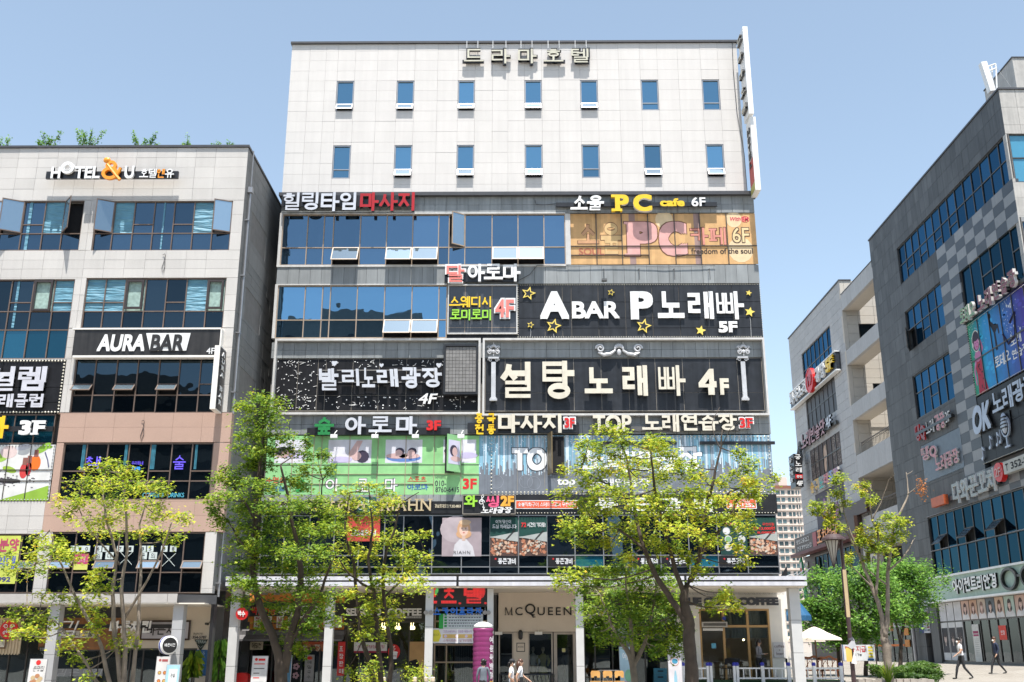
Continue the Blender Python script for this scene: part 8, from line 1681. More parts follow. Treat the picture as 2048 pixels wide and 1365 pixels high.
sapling(2, 268, 20, 'thin yellow green roof shrub cut by the left frame edge'); sapling(100, 257, 28, 'upright leafy roof shrub above the letter H of the hotel sign'); sapling(175, 257, 30, 'leafy roof shrub above the hotel sign letters T and E'); sapling(288, 250, 30, 'tallest airy roof shrub right of the orange ampersand'); sapling(375, 274, 12, 'dark spiky roof plant between the airy shrub and the corner', 'plant', True); sapling(438, 284, 12, 'tiny dark roof tuft near the building corner', 'plant', True); sapling(470, 284, 14, 'low grassy roof tuft nearest the building corner', 'plant', True)
# planting bed with hedge, rocks and spiky grass
def bed(label, x0, x1, y0, y1, h, n, lm, name='hedge', size=.09):
    C = [(r_.uniform(x0, x1), r_.uniform(y0, y1), 0) for _ in range(n)]; C = [(x, y, ground_z(x, y)+h*(r_.random()**.5)*(.75+.25*math.sin(x*2.1)*math.cos(y))) for x, y, _ in C]
    tag(leaves(name, None, C, size, MATS[lm], Matrix.Identity(4), .7), label, name.replace('_', ' '), kind='stuff')
bed('dark green low hedge along the planting bed behind the lamp pole', 16.3, 19.2, 49, 50.6, .75, 5200, 'leaf_hedge'); bed('light green ground cover around the half bare maple', 15.2, 16.8, 43.2, 45.0, .35, 2600, 'leaf_hedge', 'ground_cover'); bed('green shrub mass at the right end of the planting bed', 16.6, 18.3, 46.5, 48.2, .6, 3400, 'leaf_hedge', 'shrub_bed')
kb = thing('bed_kerb', 'pale rough stone kerb around the planting bed', 'kerb', T(17, 46, .8)); kb_m = mat('kerb_stone', (.36, .32, .28), .9, var=.2)
for i in range(12): x = 13.3+i*.25; slab('kerb_stone', MF, kb, x, ground_z(x, 43)-.05, x+.24, ground_z(x, 43)+.14+r_.uniform(-.03, .03), 2.25+.1*math.sin(i), 2.6+.1*math.sin(i), kb_m)
gtf = thing('spiky_grass', 'bright spiky ornamental grass tuft around the swollen maple trunk', 'grass', T(15.2, 42, .75)); b = B(); cg = atY(1776, 1355, 41.8)
for i in range(90):
    a, l = r_.uniform(0, 6.28), r_.uniform(.35, .85); d = r_.uniform(.15, .55); b.tube([(0.05*math.cos(a), .05*math.sin(a), 0), (d*.5*math.cos(a), d*.5*math.sin(a), l*.7), (d*math.cos(a), d*math.sin(a), l)], [.014, .01, .002], 3)
b.build('blades', gtf, MATS['leaf_green'], T(cg.x, 41.8, .78))

# ================================================================== people
def person(label, px, Y, H, facing, pose, cols, hair='short', mask=False, extra=None, zoff=None):
    """one continuous skinned body; cols: skin, top, bottom, shoe, hair"""
    k = H/1.72; J = {}; E_ = []; R_ = {}; Tg = {}
    def j(n, x, y, z, r, tagn, par=None):
        J[n] = (x*k, y*k, z*k); R_[n] = r*k; Tg[n] = tagn
        if par: E_.append((par, n))
    lean = pose.get('lean', 0); sy_ = -math.sin(lean)
    j('pelvis', 0, 0, .93, .135, 'b'); j('waist', 0, -.10*math.sin(lean)*1, 1.07, .115, 't', 'pelvis'); j('chest', 0, -.3*math.sin(lean), 1.28, .135, 't', 'waist'); j('neckb', 0, -.42*math.sin(lean), 1.43, .075, 't', 'chest')
    j('neck', 0, -.46*math.sin(lean), 1.50, .05, 's', 'neckb'); hd = pose.get('head', (0, 0)); hx_, hy_ = hd; bx, by = J['neck'][0]/k, J['neck'][1]/k
    j('skull', bx+hx_*.4, by-.015+hy_*.4, 1.60, .088, 's', 'neck'); j('crown', bx+hx_, by-.005+hy_, 1.66, .078, 's', 'skull')
    for sg, nm in ((1, 'r'), (-1, 'l')):
        sw_w = cols.get('sw', .17)
        j('sh'+nm, sg*sw_w, by+.02, 1.40, .062, 't', 'neckb'); el = pose['elbow'+nm]; wr_ = pose['wrist'+nm]; sl_ = 't' if cols.get('long') else 's'
        mid = [(J['sh'+nm][q]/k+(el[q]))/2 for q in range(3)]; j('ua'+nm, *mid, .052, 't', 'sh'+nm); j('el'+nm, *el, .042, sl_, 'ua'+nm); j('wr'+nm, *wr_, .028, sl_ if cols.get('long') else 's', 'el'+nm)
        d = Vector(wr_)-Vector(el); d.normalize(); side_ = d.cross(Vector((0, 0, 1)) if abs(d.z) < .9 else Vector((0, 1, 0))).normalized(); pm = Vector(wr_)+d*.07; j('pm'+nm, *pm, .030, 's', 'wr'+nm)
        for f in range(4):
            b0 = pm+side_*(.018*(f-1.5))+d*.03; ln = (.055, .07, .066, .05)[f]; j('f%d%s' % (f, nm), *(b0+d*ln*.5), .0095, 's', 'pm'+nm); j('g%d%s' % (f, nm), *(b0+d*ln+Vector((0, -.012, 0))), .008, 's', 'f%d%s' % (f, nm))
        th = Vector(wr_)+d*.04+side_*-.045; j('th'+nm, *th, .011, 's', 'wr'+nm); j('tt'+nm, *(th+d*.04), .009, 's', 'th'+nm)
        j('hip'+nm, sg*.09, 0, .88, .105, 'b', 'pelvis'); kn = pose['knee'+nm]; an = pose['ank'+nm]; j('kn'+nm, *kn, .062, 'b', 'hip'+nm); j('ca'+nm, *[(kn[q]*.65+an[q]*.35) for q in range(3)], .058, 'b', 'kn'+nm); j('an'+nm, *an, .042, 'b', 'ca'+nm)
        j('he'+nm, an[0], an[1]+.03, max(.04, an[2]-.05), .04, 'o', 'an'+nm); j('to'+nm, an[0], an[1]-.17, max(.03, an[2]-.06+pose.get('toe'+nm, 0)), .035, 'o', 'he'+nm)
    names = list(J); me = bpy.data.meshes.new('body'); me.from_pydata([J[n] for n in names], [(names.index(a), names.index(b_)) for a, b_ in E_], [])
    o = bpy.data.objects.new('body', me); _tmp.collection.objects.link(o); mod = o.modifiers.new('s', 'SKIN'); mod.use_smooth_shade = True
    for i, n in enumerate(names):
        sv = me.skin_vertices[0].data[i]; rr = R_[n]; sv.radius = (rr*(1.25 if n in ('chest', 'waist', 'pelvis') else 1), rr*(.85 if n in ('chest', 'waist', 'pelvis') else 1)); sv.use_root = (n == 'pelvis')
    o.modifiers.new('u', 'SUBSURF').levels = 1; _tmp.view_layers[0].update(); m2 = bpy.data.meshes.new_from_object(o.evaluated_get(_tmp.view_layers[0].depsgraph)); _tmp.collection.objects.unlink(o)
    ms = {'s': cols['skin'], 't': cols['top'], 'b': cols['bottom'], 'o': cols['shoe']}; order = ['s', 't', 'b', 'o']
    m2.materials.clear()
    for q in order: m2.materials.append(ms[q])
    segs = [(Vector(J[a]), Vector(J[b_]), Tg[b_]) for a, b_ in E_]; idx = []
    for p in m2.polygons:
        c = p.center; best = None
        for a, b_, tg in segs:
            ab = b_-a; t = max(0, min(1, (c-a).dot(ab)/max(1e-9, ab.length_squared))); d = (c-(a+ab*t)).length
            if best is None or d < best[0]: best = (d, tg)
        tg = best[1]
        if tg == 't' and c.z < .97*k and abs(c.x) < .2*k: tg = 'b'
        idx.append(order.index(tg))
    m2.polygons.foreach_set('material_index', idx); m2.name = 'body'
    pt = atY(px, 1300, Y); z = ground_z(pt.x, Y) if zoff is None else zoff; Mw = T(pt.x, Y, z) @ Rz(facing); root = thing('person', label, 'person', T(pt.x, Y, z)); put('body', m2, root, Mw)
    hx, hy, hz = J['crown']; hm = cols['hair']; b = B(); b.ball(hx, hy+.018*k, hz+.005*k, .094*k, .10*k, .10*k, 14, 8)
    if hair == 'long': b.tube([(hx, hy+.06*k, hz), (hx, hy+.10*k, hz-.16*k), (hx+.01, hy+.11*k, hz-.34*k)], [.085*k, .085*k, .03*k], 10)
    if hair == 'curly': [b.ball(hx+r_.uniform(-.08, .08), hy+r_.uniform(-.02, .09), hz+r_.uniform(-.10, .06), .05, .05, .05, 8, 5) for _ in range(16)]
    if hair == 'tail': b.tube([(hx, hy+.09*k, hz), (hx, hy+.15*k, hz-.05), (hx, hy+.16*k, hz-.16)], [.03, .035, .015], 8)
    b.build('hair', root, hm, Mw, True)
    b = B(); fy = hy-.088*k; b.tube([(hx, fy+.02, hz-.035*k), (hx, fy-.018*k, hz-.07*k)], [.008, .012], 6); [b.ball(hx+sg*.088*k, hy+.01, hz-.055*k, .012, .02, .03, 8, 5) for sg in (-1, 1)]; b.build('nose_and_ears', root, cols['skin'], Mw, True)
    b = B(); [b.ball(hx+sg*.032*k, fy+.014*k, hz-.035*k, .011, .006, .006, 8, 4) for sg in (-1, 1)]; b.build('eyes', root, MATS['void'], Mw)
    if mask: b = B(); b.ball(hx, fy+.035*k, hz-.085*k, .062*k, .055*k, .048*k, 12, 8); b.build('face_mask', root, WP, Mw, True)
    else: b = B(); b.ball(hx, fy+.012*k, hz-.10*k, .022, .006, .006, 8, 4); b.build('mouth', root, mat('lips', (.35, .10, .08), .5), Mw)
    if extra: extra(root, Mw, k, J)
    return root
skin = mat('skin', (.48, .29, .20), .5, var=.03); hairm = mat('hair_black', (.012, .010, .010), .35); brownh = mat('hair_brown', (.08, .035, .02), .4); navy = mat('navy_cloth', (.012, .02, .05), .8); charc = mat('charcoal_cloth', (.025, .026, .03), .85); whitec = mat('white_cloth', (.72, .72, .74), .85, var=.04); jean = mat('denim_cloth', (.16, .24, .36), .85); greyc = mat('grey_jacket', (.13, .15, .18), .85, var=.15); blackc = mat('black_cloth', (.014, .014, .016), .8); shoe = mat('shoe_black', (.015, .015, .015), .4); tweed = mat('tweed_grey', (.20, .19, .20), .9, var=.25, scale=20)
walk = dict(elbowr=(.24, -.10, 1.16), wristr=(.20, -.30, 1.02), elbowl=(-.24, .14, 1.13), wristl=(-.22, .10, .88), kneer=(.09, .03, .50), ankr=(.09, .34, .12), toer=-.04, kneel=(-.09, -.20, .50), ankl=(-.09, -.30, .08))
face_left = -math.pi/2
person('man in a white short sleeved shirt walking past the optician shop', 1921, 48, 1.74, face_left, dict(walk, lean=.12), dict(skin=skin, top=whitec, bottom=charc, shoe=shoe, hair=hairm), mask=True)
person('man in a navy jacket with a white mask walking by the optician shop', 1991, 53, 1.72, face_left+.1, dict(walk, lean=.05, wristr=(.25, -.12, .92), elbowr=(.25, .02, 1.14)), dict(skin=skin, top=navy, bottom=charc, shoe=shoe, hair=brownh, long=True), mask=True)
stand = dict(elbowr=(.24, .02, 1.14), wristr=(.22, -.06, .90), elbowl=(-.24, .02, 1.14), wristl=(-.22, -.06, .90), kneer=(.09, -.03, .50), ankr=(.09, .02, .09), kneel=(-.09, -.02, .50), ankl=(-.09, .03, .09))
def capf(root, Mw, k, J):
    hx, hy, hz = J['crown']; b = B(); b.ball(hx, hy+.01, hz+.045*k, .102*k, .108*k, .075*k, 14, 8); b.box(hx-.06, hx+.06, hy-.19*k, hy-.07*k, hz+.025*k, hz+.04*k); b.build('cap', root, charc, Mw, True)
def bagf(root, Mw, k, J):
    b = B(); b.box(-.26, -.10, -.12, .02, .85, 1.08); b.tube([(-.2, -.05, 1.08), (-.1, -.13, 1.3), (.12, .02, 1.45)], .012, 5); b.build('shoulder_bag', root, blackc, Mw)
person('woman in a white t-shirt and dark cap, hand on hip, passing the boutique', 1023, 38.5, 1.64, math.pi/2+.2, dict(stand, elbowl=(-.34, .16, 1.14), wristl=(-.18, -.02, .98), elbowr=(.26, -.12, 1.12), wristr=(.22, -.36, 1.0), head=(0, -.03)), dict(skin=skin, top=whitec, bottom=jean, shoe=shoe, hair=hairm, sw=.15), 'tail', True, capf)
person('long haired woman in a white top with a black shoulder bag beside the capped woman', 1040, 38.5, 1.66, math.pi/2, dict(walk, lean=.06), dict(skin=skin, top=whitec, bottom=blackc, shoe=shoe, hair=brownh, sw=.15), 'long', False, bagf)
person('person in a grey denim jacket standing with their back turned by the purple tube', 967, 39, 1.66, math.pi+.2, stand, dict(skin=skin, top=greyc, bottom=blackc, shoe=shoe, hair=hairm, long=True), 'curly')
person('woman in a grey tweed jacket looking at her phone inside the white cafe', 1516, 45.4, 1.66, math.pi/2-.7, dict(stand, elbowr=(.22, -.06, 1.12), wristr=(.08, -.30, 1.15), elbowl=(-.22, -.06, 1.12), wristl=(-.08, -.30, 1.14), head=(0, -.04), lean=.08), dict(skin=skin, top=tweed, bottom=blackc, shoe=shoe, hair=hairm, long=True, sw=.15), 'long')
# dressed mannequins in the boutique
def mannequin(label, px, Y, top, skirt, prof, jacket=False):
    x = atY(px, 1300, Y).x; t = thing('mannequin', label, 'mannequin', T(x, Y, .35)); M_ = T(x, Y, .35); sk_ = mat('mannequin_body', (.40, .36, .30), .5)
    b = B(); b.ball(0, 0, 1.68, .08, .09, .11, 12, 8); b.tube([(0, 0, 1.45), (0, 0, 1.62)], .04, 8); b.build('head', t, sk_, M_, True)
    b = B(); b.lathe([(.13, .95), (.11, 1.08), (.16, 1.28), (.17, 1.40), (.06, 1.50)], 16, sy=.65); [b.tube([(sg*.17, 0, 1.42), (sg*.26, 0, 1.18), (sg*.20, -.10, .98)], [.06, .07, .035], 8) for sg in (-1, 1)]; b.build('blouse', t, top, M_, True)
    n = 28; b = B()
    for r0, z in prof:
        for i in range(n): a = 2*math.pi*i/n; rr = r0*(1+.07*math.sin(a*9)); b.v.append((rr*math.cos(a), rr*.7*math.sin(a), z))
    for q in range(len(prof)-1):
        for i in range(n): b.face((q*n+i, q*n+(i+1) % n, (q+1)*n+(i+1) % n, (q+1)*n+i))
    b.build('skirt', t, skirt, M_, True); b = B(); b.lathe([(.16, -.35), (.16, -.33), (.02, -.32), (.02, .3)], 14); b.build('stand', t, steel, M_)
mannequin('mannequin in a white blouse and wide tan trousers in the boutique window', 1066, 47.2, mat('blouse_white', (.6, .58, .52), .8), mat('trouser_tan', (.40, .28, .16), .8), [(.13, 1.0), (.17, .8), (.20, .4), (.22, -.1)])
mannequin('mannequin in a long pleated olive yellow dress in the boutique window', 1086, 47.2, mat('dress_olive', (.34, .31, .10), .8), mat('dress_olive', (.34, .31, .10), .8), [(.12, 1.0), (.18, .8), (.27, .3), (.36, -.2)])
mannequin('mannequin in a grey coat behind the boutique glass door', 1136, 47.6, mat('coat_grey', (.22, .21, .2), .8), mat('coat_grey', (.22, .21, .2), .8), [(.15, 1.0), (.19, .7), (.21, .2), (.22, -.1)])

# ================================================================== street furniture
# purple inflatable tube
c = atY(966, 1300, 41); zt_ = atY(966, 1244, 41).z; x = c.x; t = thing('inflatable_tube', 'tall purple inflatable advertising tube with a white dome top', 'inflatable', T(x, 41, 0)); purple = mat('purple_nylon', (.22, .025, .12), .45, var=.06); prof = []
n = 16; h = zt_-.22
for i in range(n): z0 = h*i/n; z1 = h*(i+1)/n; prof += [(.375, z0+.01), (.395, (z0+z1)/2), (.375, z1-.01)]
b = B(); b.lathe(prof, 28); b.build('tube', t, purple, T(x, 41, 0), True); b = B(); b.lathe([(.385, h), (.35, h+.09), (.24, h+.17), (.1, h+.21), (.01, h+.22)], 24); b.build('dome', t, WP, T(x, 41, 0), True)
for i, ch in enumerate('여름특별할인행사'):
    a = .95; Mq = T(x, 41, 0) @ Rz(a) @ T(0, -.40, h-.45-i*.32) @ Rx(math.pi/2); b = B(); flat_text(b, ch, (-.11, -.12, .11, .12), 0, (.75, .72, .75) if i < 5 else (.8, .5, .05), .03); b.build('printed_letter', t, PR, Mq)
for i, ch in enumerate('한우곱창'):
    Mq = T(x, 41, 0) @ Rz(-.8) @ T(0, -.40, h-2.2-i*.3) @ Rx(math.pi/2); b = B(); flat_text(b, ch, (-.10, -.11, .10, .11), 0, (.8, .5, .05), .03); b.build('printed_letter', t, PR, Mq)
# standing signboards
def stand_sign(label, x0, x1, ytop, Y, fn, tilt=.06, fr_=None):
    f = Face((0, Y, 0), (1, 0, 0)); a, _, d, e = P(f, x0, ytop, x1, ytop+20); gz_ = ground_z(a, Y)+.05; t = thing('standing_sign', label, 'sign', T((a+d)/2, Y, gz_)); Mq = T(a, Y, gz_) @ Rx(-tilt) @ Rx(math.pi/2); b = B(); fn(b, d-a, e-gz_); b.box(-.02, d-a+.02, -.02, e-gz_+.02, -.04, -.006, 0, (.35, .35, .36)); b.build('board', t, PR, Mq)
    b = B(); b.tube([(.05, .02, .0), (.05, .55, -.45)], .015, 5); b.tube([(d-a-.05, .02, 0), (d-a-.05, .55, -.45)], .015, 5); b.build('leg', t, steel, T(a, Y, gz_))
def menu(bgc, hd, tx, n=7, foods=False, seed=1):
    def fn(b, Wd, H):
        r = random.Random(seed); b.rect(0, 0, Wd, H, 0, bgc); b.ell(Wd*.25, H*.93, Wd*.1, Wd*.1, .004, hd, 12); b.rect(Wd*.4, H*.9, Wd*.85, H*.95, .004, hd)
        if foods:
            for j in range(4):
                for i in range(2): b.ell(Wd*(.3+.4*i), H*(.16+.17*j), Wd*.14, Wd*.14, .004, (.25, .08, .04), 12); b.ell(Wd*(.3+.4*i), H*(.16+.17*j), Wd*.10, Wd*.10, .006, ((.55, .2, .05), (.5, .35, .1))[(i+j) % 2], 10)
        else:
            for k in range(n): y = H*(.82-.72*k/n); b.rect(Wd*.12, y, Wd*r.uniform(.5, .85), y+.035, .004, tx if k % 3 else hd)
    return fn
stand_sign('white standing menu board with red header left of the forked trunk', 504, 534, 1313, 42.8, menu((.62, .62, .62), RED, (.1, .1, .1), seed=2)); stand_sign('blue grey standing menu board right of the forked trunk', 555, 582, 1312, 43.4, menu((.05, .13, .20), (.5, .25, .2), (.55, .58, .6), 12, seed=3))
def noodlestand(b, Wd, H):
    b.rect(0, 0, Wd, H, 0, (.60, .59, .57)); b.ell(Wd*.5, H*.93, .09, .09, .004, RED, 14); flat_text(b, '은맛집', (Wd*.2, H*.74, Wd*.85, H*.85), .004, BLACK, .0, slant=.15)
    for k, (x, y) in enumerate(((.3, .60), (.55, .64), (.75, .58), (.4, .52), (.65, .53), (.25, .5))): b.ell(Wd*x, H*y, .09, .08, .005+.001*k, ((.5, .38, .22), (.42, .2, .1))[k % 2], 10)
stand_sign('white standing board with black brush letters and dumplings at the left', 58, 91, 1319, 39.5, noodlestand); stand_sign('white standing board with a grid of food bowls under the round sign', 312, 338, 1314, 39.8, menu((.60, .58, .56), (.35, .08, .08), BLACK, foods=True)); stand_sign('pale blue standing board leaning beside the food grid board', 331, 357, 1330, 39.2, lambda b, Wd, H: (b.rect(0, 0, Wd, H, 0, (.30, .50, .60)), b.rect(Wd*.2, H*.3, Wd*.85, H*.9, .003, (.60, .62, .62)), b.ell(Wd*.5, H*.45, .12, .12, .005, (.55, .25, .1), 12), flat_text(b, '순살', (Wd*.35, H*.7, Wd*.7, H*.8), .005, BLACK, .02)), .1)
def soju(b, Wd, H):
    b.rect(0, 0, Wd, H, 0, (.58, .56, .58)); flat_text(b, '이츠백', (Wd*.2, H*.86, Wd*.85, H*.95), .004, (.05, .2, .4), .03); b.ring(Wd*.5, H*.66, Wd*.33, Wd*.33, .02, .003, .005, 24, 0, (.5, .2, .15)); b.ell(Wd*.5, H*.66, Wd*.22, Wd*.18, .004, (.05, .25, .40), 14); b.poly([(Wd*.38, H*.12), (Wd*.62, H*.12), (Wd*.62, H*.35), (Wd*.54, H*.48), (Wd*.46, H*.48), (Wd*.38, H*.35)], .004, None, 0, (.25, .45, .55))
stand_sign('white standing board with a blue bottle left of the white cafe', 1336, 1362, 1288, 42.6, soju, .05); stand_sign('pale blue standing board behind the small maple', 1240, 1268, 1294, 43.6, lambda b, Wd, H: (b.rect(0, 0, Wd, H, 0, (.35, .52, .62)), b.ell(Wd*.6, H*.45, Wd*.3, H*.12, .004, (.2, .45, .3), 14), b.rect(Wd*.3, H*.1, Wd*.7, H*.35, .004, (.6, .4, .42)), flat_text(b, '여름', (Wd*.2, H*.75, Wd*.8, H*.9), .005, WHITE, .02)), .12)
# bollards, posts, railings
for px, lab in ((768, 'near the slim maple stems'), (830, 'left of the column by the coffee shop'), (852, 'right against the column base'), (866, 'in front of the dark entrance')):
    f = Face((0, 40, 0), (1, 0, 0)); u, v = f.px(px, 1356); t = thing('bollard', 'short cream capped bollard '+lab, 'bollard', T(u, 40, 0), 'cream capped bollards along the shop fronts'); b = B(); b.lathe([(.07, 0), (.07, v-.15), (.05, v-.13)], 12); b.build('post', t, steel, T(u, 40, 0)); b = B(); b.lathe([(.065, v-.14), (.075, v-.12), (.075, v), (.04, v+.03)], 12); b.build('cap', t, mat('cap_cream', (.62, .52, .38), .5), T(u, 40, 0))
capb = mat('cap_blue', (.02, .03, .35), .3)
def fence_run(label, posts, Y, y1=1325, rail=True):
    f = Face((0, Y, 0), (1, 0, 0)); us_ = [f.px(x, 1340)[0] for x in posts]; zt_ = f.px(1500, y1)[1]; zr = f.px(1500, 1337)[1]; zb = f.px(1500, 1357)[1]
    t = thing('picket_fence', label, 'fence', T(us_[0], Y, zb)); 
    for u in us_:
        g = ground_z(u, Y); b = B(); b.box(-.065, .065, -.065, .065, g-.05, zt_-.14); b.build('post', t, WP, T(u, Y, 0)); b = B(); b.lathe([(.075, zt_-.14), (.085, zt_-.1), (.085, zt_-.03), (.04, zt_)], 12); b.build('post_cap', t, capb, T(u, Y, 0))
    for a, c in zip(us_[:-1], us_[1:]):
        if c-a < .3: continue
        for z in (zr, zb): slab('rail', f, t, a+.07, z-.03, c-.07, z+.03, -.03, .03, WP)
        n = max(1, round((c-a)/.24))
        for i in range(1, n): u = a+(c-a)*i/n; slab('baluster', f, t, u-.018, zb+.031, u+.018, zr-.031, -.018, .018, WP)
fence_run('white picket fence with blue post caps left of the cafe door', [1366, 1416, 1421], 44.0); fence_run('white picket fence with blue post caps in front of the white cafe', [1469, 1474, 1525, 1577], 44.0); fence_run('white picket fence with blue post caps right of the canopy column', [1577.5, 1628, 1682], 44.02)
dk = thing('turf_deck', 'green artificial turf deck under the cafe chairs', 'deck', T(11, 45, .7)); b = B(); b.box(atY(1370, 1350, 44.2).x, atY(1690, 1350, 44.2).x, 44.2, 45.9, .60, .80); b.build('deck_top', dk, mat('turf_green', (.02, .06, .025), .9, var=.3, scale=20), Matrix.Identity(4))
bf = thing('black_railing', 'low black railing in front of the boutique windows', 'railing', T(1, 44.8, 0)); f = Face((0, 44.8, 0), (1, 0, 0)); b = B(); a0, a1, zr = f.px(1000, 1350)[0], f.px(1106, 1350)[0], f.px(1050, 1349)[1]; b.tube([(a0, zr, 0), (a1, zr, 0)], .035, 6)
for i in range(14): u = a0+(a1-a0)*i/13; b.tube([(u, zr, 0), (u+.25, zr-.9, 0)], .01, 4); b.tube([(u+.25, zr, 0), (u, zr-.9, 0)], .01, 4)
b.build('rail_frame', bf, BP, MF.M @ T(0, 0, .2)); b = B(); [b.box(u-.04, u+.04, 0, zr+.03, -.03, .03) for u in (a0, a1)]; b.build('posts', bf, BP, MF.M @ T(0, 0, .2))
# chairs
def chair(label, px, Y, rz, seatm, framem, grp, z=None):
    x = atY(px, 1300, Y).x; z = ground_z(x, Y) if z is None else z; M_ = T(x, Y, z) @ Rz(rz); t = thing('cafe_chair', label, 'chair', T(x, Y, z), grp)
    b = B(); b.box(-.21, .21, -.21, .21, .44, .47); b.build('seat', t, seatm, M_)
    b = B(); pts = [(-.17, .60), (-.19, .78), (-.15, .86), (.15, .86), (.19, .78), (.17, .60), (.07, .60), (.05, .66), (-.05, .66), (-.07, .60)]; b.poly(pts, -.012, .012); b.build('backrest', t, seatm, M_ @ T(0, .22, 0) @ Rx(math.pi/2))
    for sx in (-1, 1):
        for sy2 in (-1, 1): b = B(); b.tube([(sx*.18, sy2*.18, .45), (sx*.21, sy2*.22, 0)], .014, 6); b.build('leg', t, framem, M_)
        b = B(); b.tube([(sx*.18, .19, .45), (sx*.18, .22, .7)], .014, 6); b.build('back_support', t, framem, M_)
ow = mat('chair_ply', (.62, .33, .10), .45, var=.12)
for px, lab in ((1189, 'left one of the three by the glass table'), (1213, 'middle one of the three by the glass table'), (1236, 'right one of the three by the glass table')): chair('orange plywood backed cafe chair, '+lab, px, 42.9, math.pi, ow, steel, 'orange plywood chairs outside the dark cafe', .35)
t = thing('cafe_table', 'round white top table on thin crossed legs behind the plywood chairs', 'table', T(atY(1216, 1342, 44).x, 44, .2)); b = B(); b.lathe([(.44, .0), (.46, .015), (.44, .03)], 24); x = atY(1216, 1300, 44).x; z = atY(1216, 1342, 44).z; b.build('table_top', t, warmwhite, T(x, 44, z)); b = B(); b.tube([(.3, 0, 0), (-.25, 0, -.8)], .015, 5); b.tube([(-.3, 0, 0), (.25, 0, -.8)], .015, 5); b.build('legs', t, steel, T(x, 44, z))
for px, rz, lab in ((1452, -.6, 'left of the woman, facing the fence'), (1474, .2, 'between the fence posts near the door'), (1536, .8, 'under the window right of the woman'), (1582, 1.5, 'standing alone beside the plaque wall')): chair('black metal cafe chair '+lab, px, 45.1, rz, blackc, blackc, 'black metal chairs behind the white fence', .80)
rw = mat('red_wood', (.38, .12, .04), .45, var=.2)
for px, Y, lab in ((1625, 45.6, 'carved red brown wooden bench left of the parasol pole'), (1656, 45.6, 'carved red brown wooden bench right of the parasol pole')):
    x = atY(px, 1300, Y).x; M_ = T(x, Y, ground_z(x, Y)); t = thing('wooden_bench', lab, 'bench', M_); b = B(); b.box(-.42, .42, -.25, .2, .40, .45); b.build('seat', t, rw, M_)
    b = B(); pr = [(-.42+.84*i/16, .9+.10*math.sin(math.pi*i/16)+.03*math.sin(math.pi*i/4)) for i in range(17)]; b.poly(pr+[(p[0], p[1]-.09) for p in pr[::-1]], -.02, .02); [b.tube([(u, .45, 0), (u*1.0, .88, 0)], .02, 5) for u in (-.4, -.2, 0, .2, .4)]; b.tube([(-.3, .5, 0), (-.1, .8, 0), (.1, .5, 0), (.3, .8, 0)], .018, 5); b.build('backrest', t, rw, M_ @ T(0, .22, 0) @ Rx(math.pi/2))
    for sx in (-1, 1):
        for sy2 in (-.22, .17): b = B(); b.tube([(sx*.36, sy2, .4), (sx*.4, sy2, 0)], .028, 6); b.build('leg', t, rw, M_)
# parasols
def parasol(label, px, y_top, y_eave, half, Y, m, n=8, tier=True):
    f = Face((0, Y, 0), (1, 0, 0)); u, zt_ = f.px(px, y_top); ze = f.px(px, y_eave)[1]; R0 = half*Y/2052; g = ground_z(u, Y); t = thing('parasol', label, 'parasol', T(u, Y, g)); M_ = T(u, Y, 0) @ Rz(math.pi/8); b = B(); hh = zt_-ze
    if tier: b.lathe([(R0, ze), (R0*.98, ze+.08), (R0*.42, ze+hh*.62), (R0*.40, ze+hh*.60)], n); b.build('canopy', t, m, M_); b = B(); b.lathe([(R0*.46, ze+hh*.60), (R0*.22, zt_-hh*.14), (.03, zt_)], n); b.build('vent_cap', t, m, M_)
    else: b.lathe([(R0, ze-.22), (R0*1.0, ze), (.05, zt_)], n); b.build('canopy', t, m, M_)
    b = B(); b.tube([(0, 0, g), (0, 0, zt_-.1)], .03, 8); b.build('pole', t, mat('pole_brown', (.16, .07, .03), .5), M_)
    for k in range(n): a = 2*math.pi*k/n; b = B(); b.tube([(0, 0, zt_-.12), (R0*.97*math.cos(a), R0*.97*math.sin(a), ze+.01)], .014, 4); b.build('rib', t, mat('pole_brown', (.16, .07, .03), .5), M_)
creamc = mat('parasol_cream', (.66, .58, .48), .85, var=.04); parasol('cream two tiered parasol over the wooden benches', 1628, 1254, 1281, 50, 45.6, creamc); parasol('second cream parasol partly hidden behind the first', 1600, 1266, 1284, 46, 49, creamc); parasol('deep blue awning parasol beyond the canopy column', 1592, 1198, 1232, 26, 49.5, mat('parasol_blue', (.012, .09, .20), .8), tier=False)
# street lamp
YL = 36; f = Face((0, YL, 0), (1, 0, 0)); u0, z0 = f.px(1708, 1365); ut, ztop = f.px(1686, 1068); t = thing('street_lamp', 'tall brown street lamp with a hanging conical lantern and pale pole section', 'street lamp', T(u0, YL, .5)); pb = mat('pole_maroon', (.055, .03, .03), .5)
pt = lambda z: (u0+(0)*(z-z0), YL, z); z_a, z_b = f.px(1690, 1235)[1], f.px(1690, 1140)[1]
b = B(); b.tube([pt(.3), pt(z_a)], [.08, .07], 12); b.build('lower_pole', t, pb, Matrix.Identity(4)); b = B(); b.box(-.06, .06, -.06, .06, z_a, z_b); b.build('pale_section', t, mat('bamboo_pale', (.50, .38, .22), .5), T(*pt(0))); b = B(); b.box(-.08, -.062, -.065, .065, z_a, z_b); b.box(.062, .08, -.065, .065, z_a, z_b); b.build('side_strips', t, pb, T(*pt(0)))
b = B(); b.tube([pt(z_b), pt(ztop-.1)], [.06, .05], 10); b.build('upper_pole', t, pb, Matrix.Identity(4)); xl = u0-.32
b = B(); b.lathe([(.42, ztop-.22), (.40, ztop-.16), (.22, ztop-.02), (.05, ztop)], 20); b.build('lamp_cap', t, pb, T(xl+.06, YL, 0)); b = B(); b.tube([(u0, YL, ztop-.3), (xl, YL, ztop-.18)], .04, 6); b.build('arm', t, pb, Matrix.Identity(4))
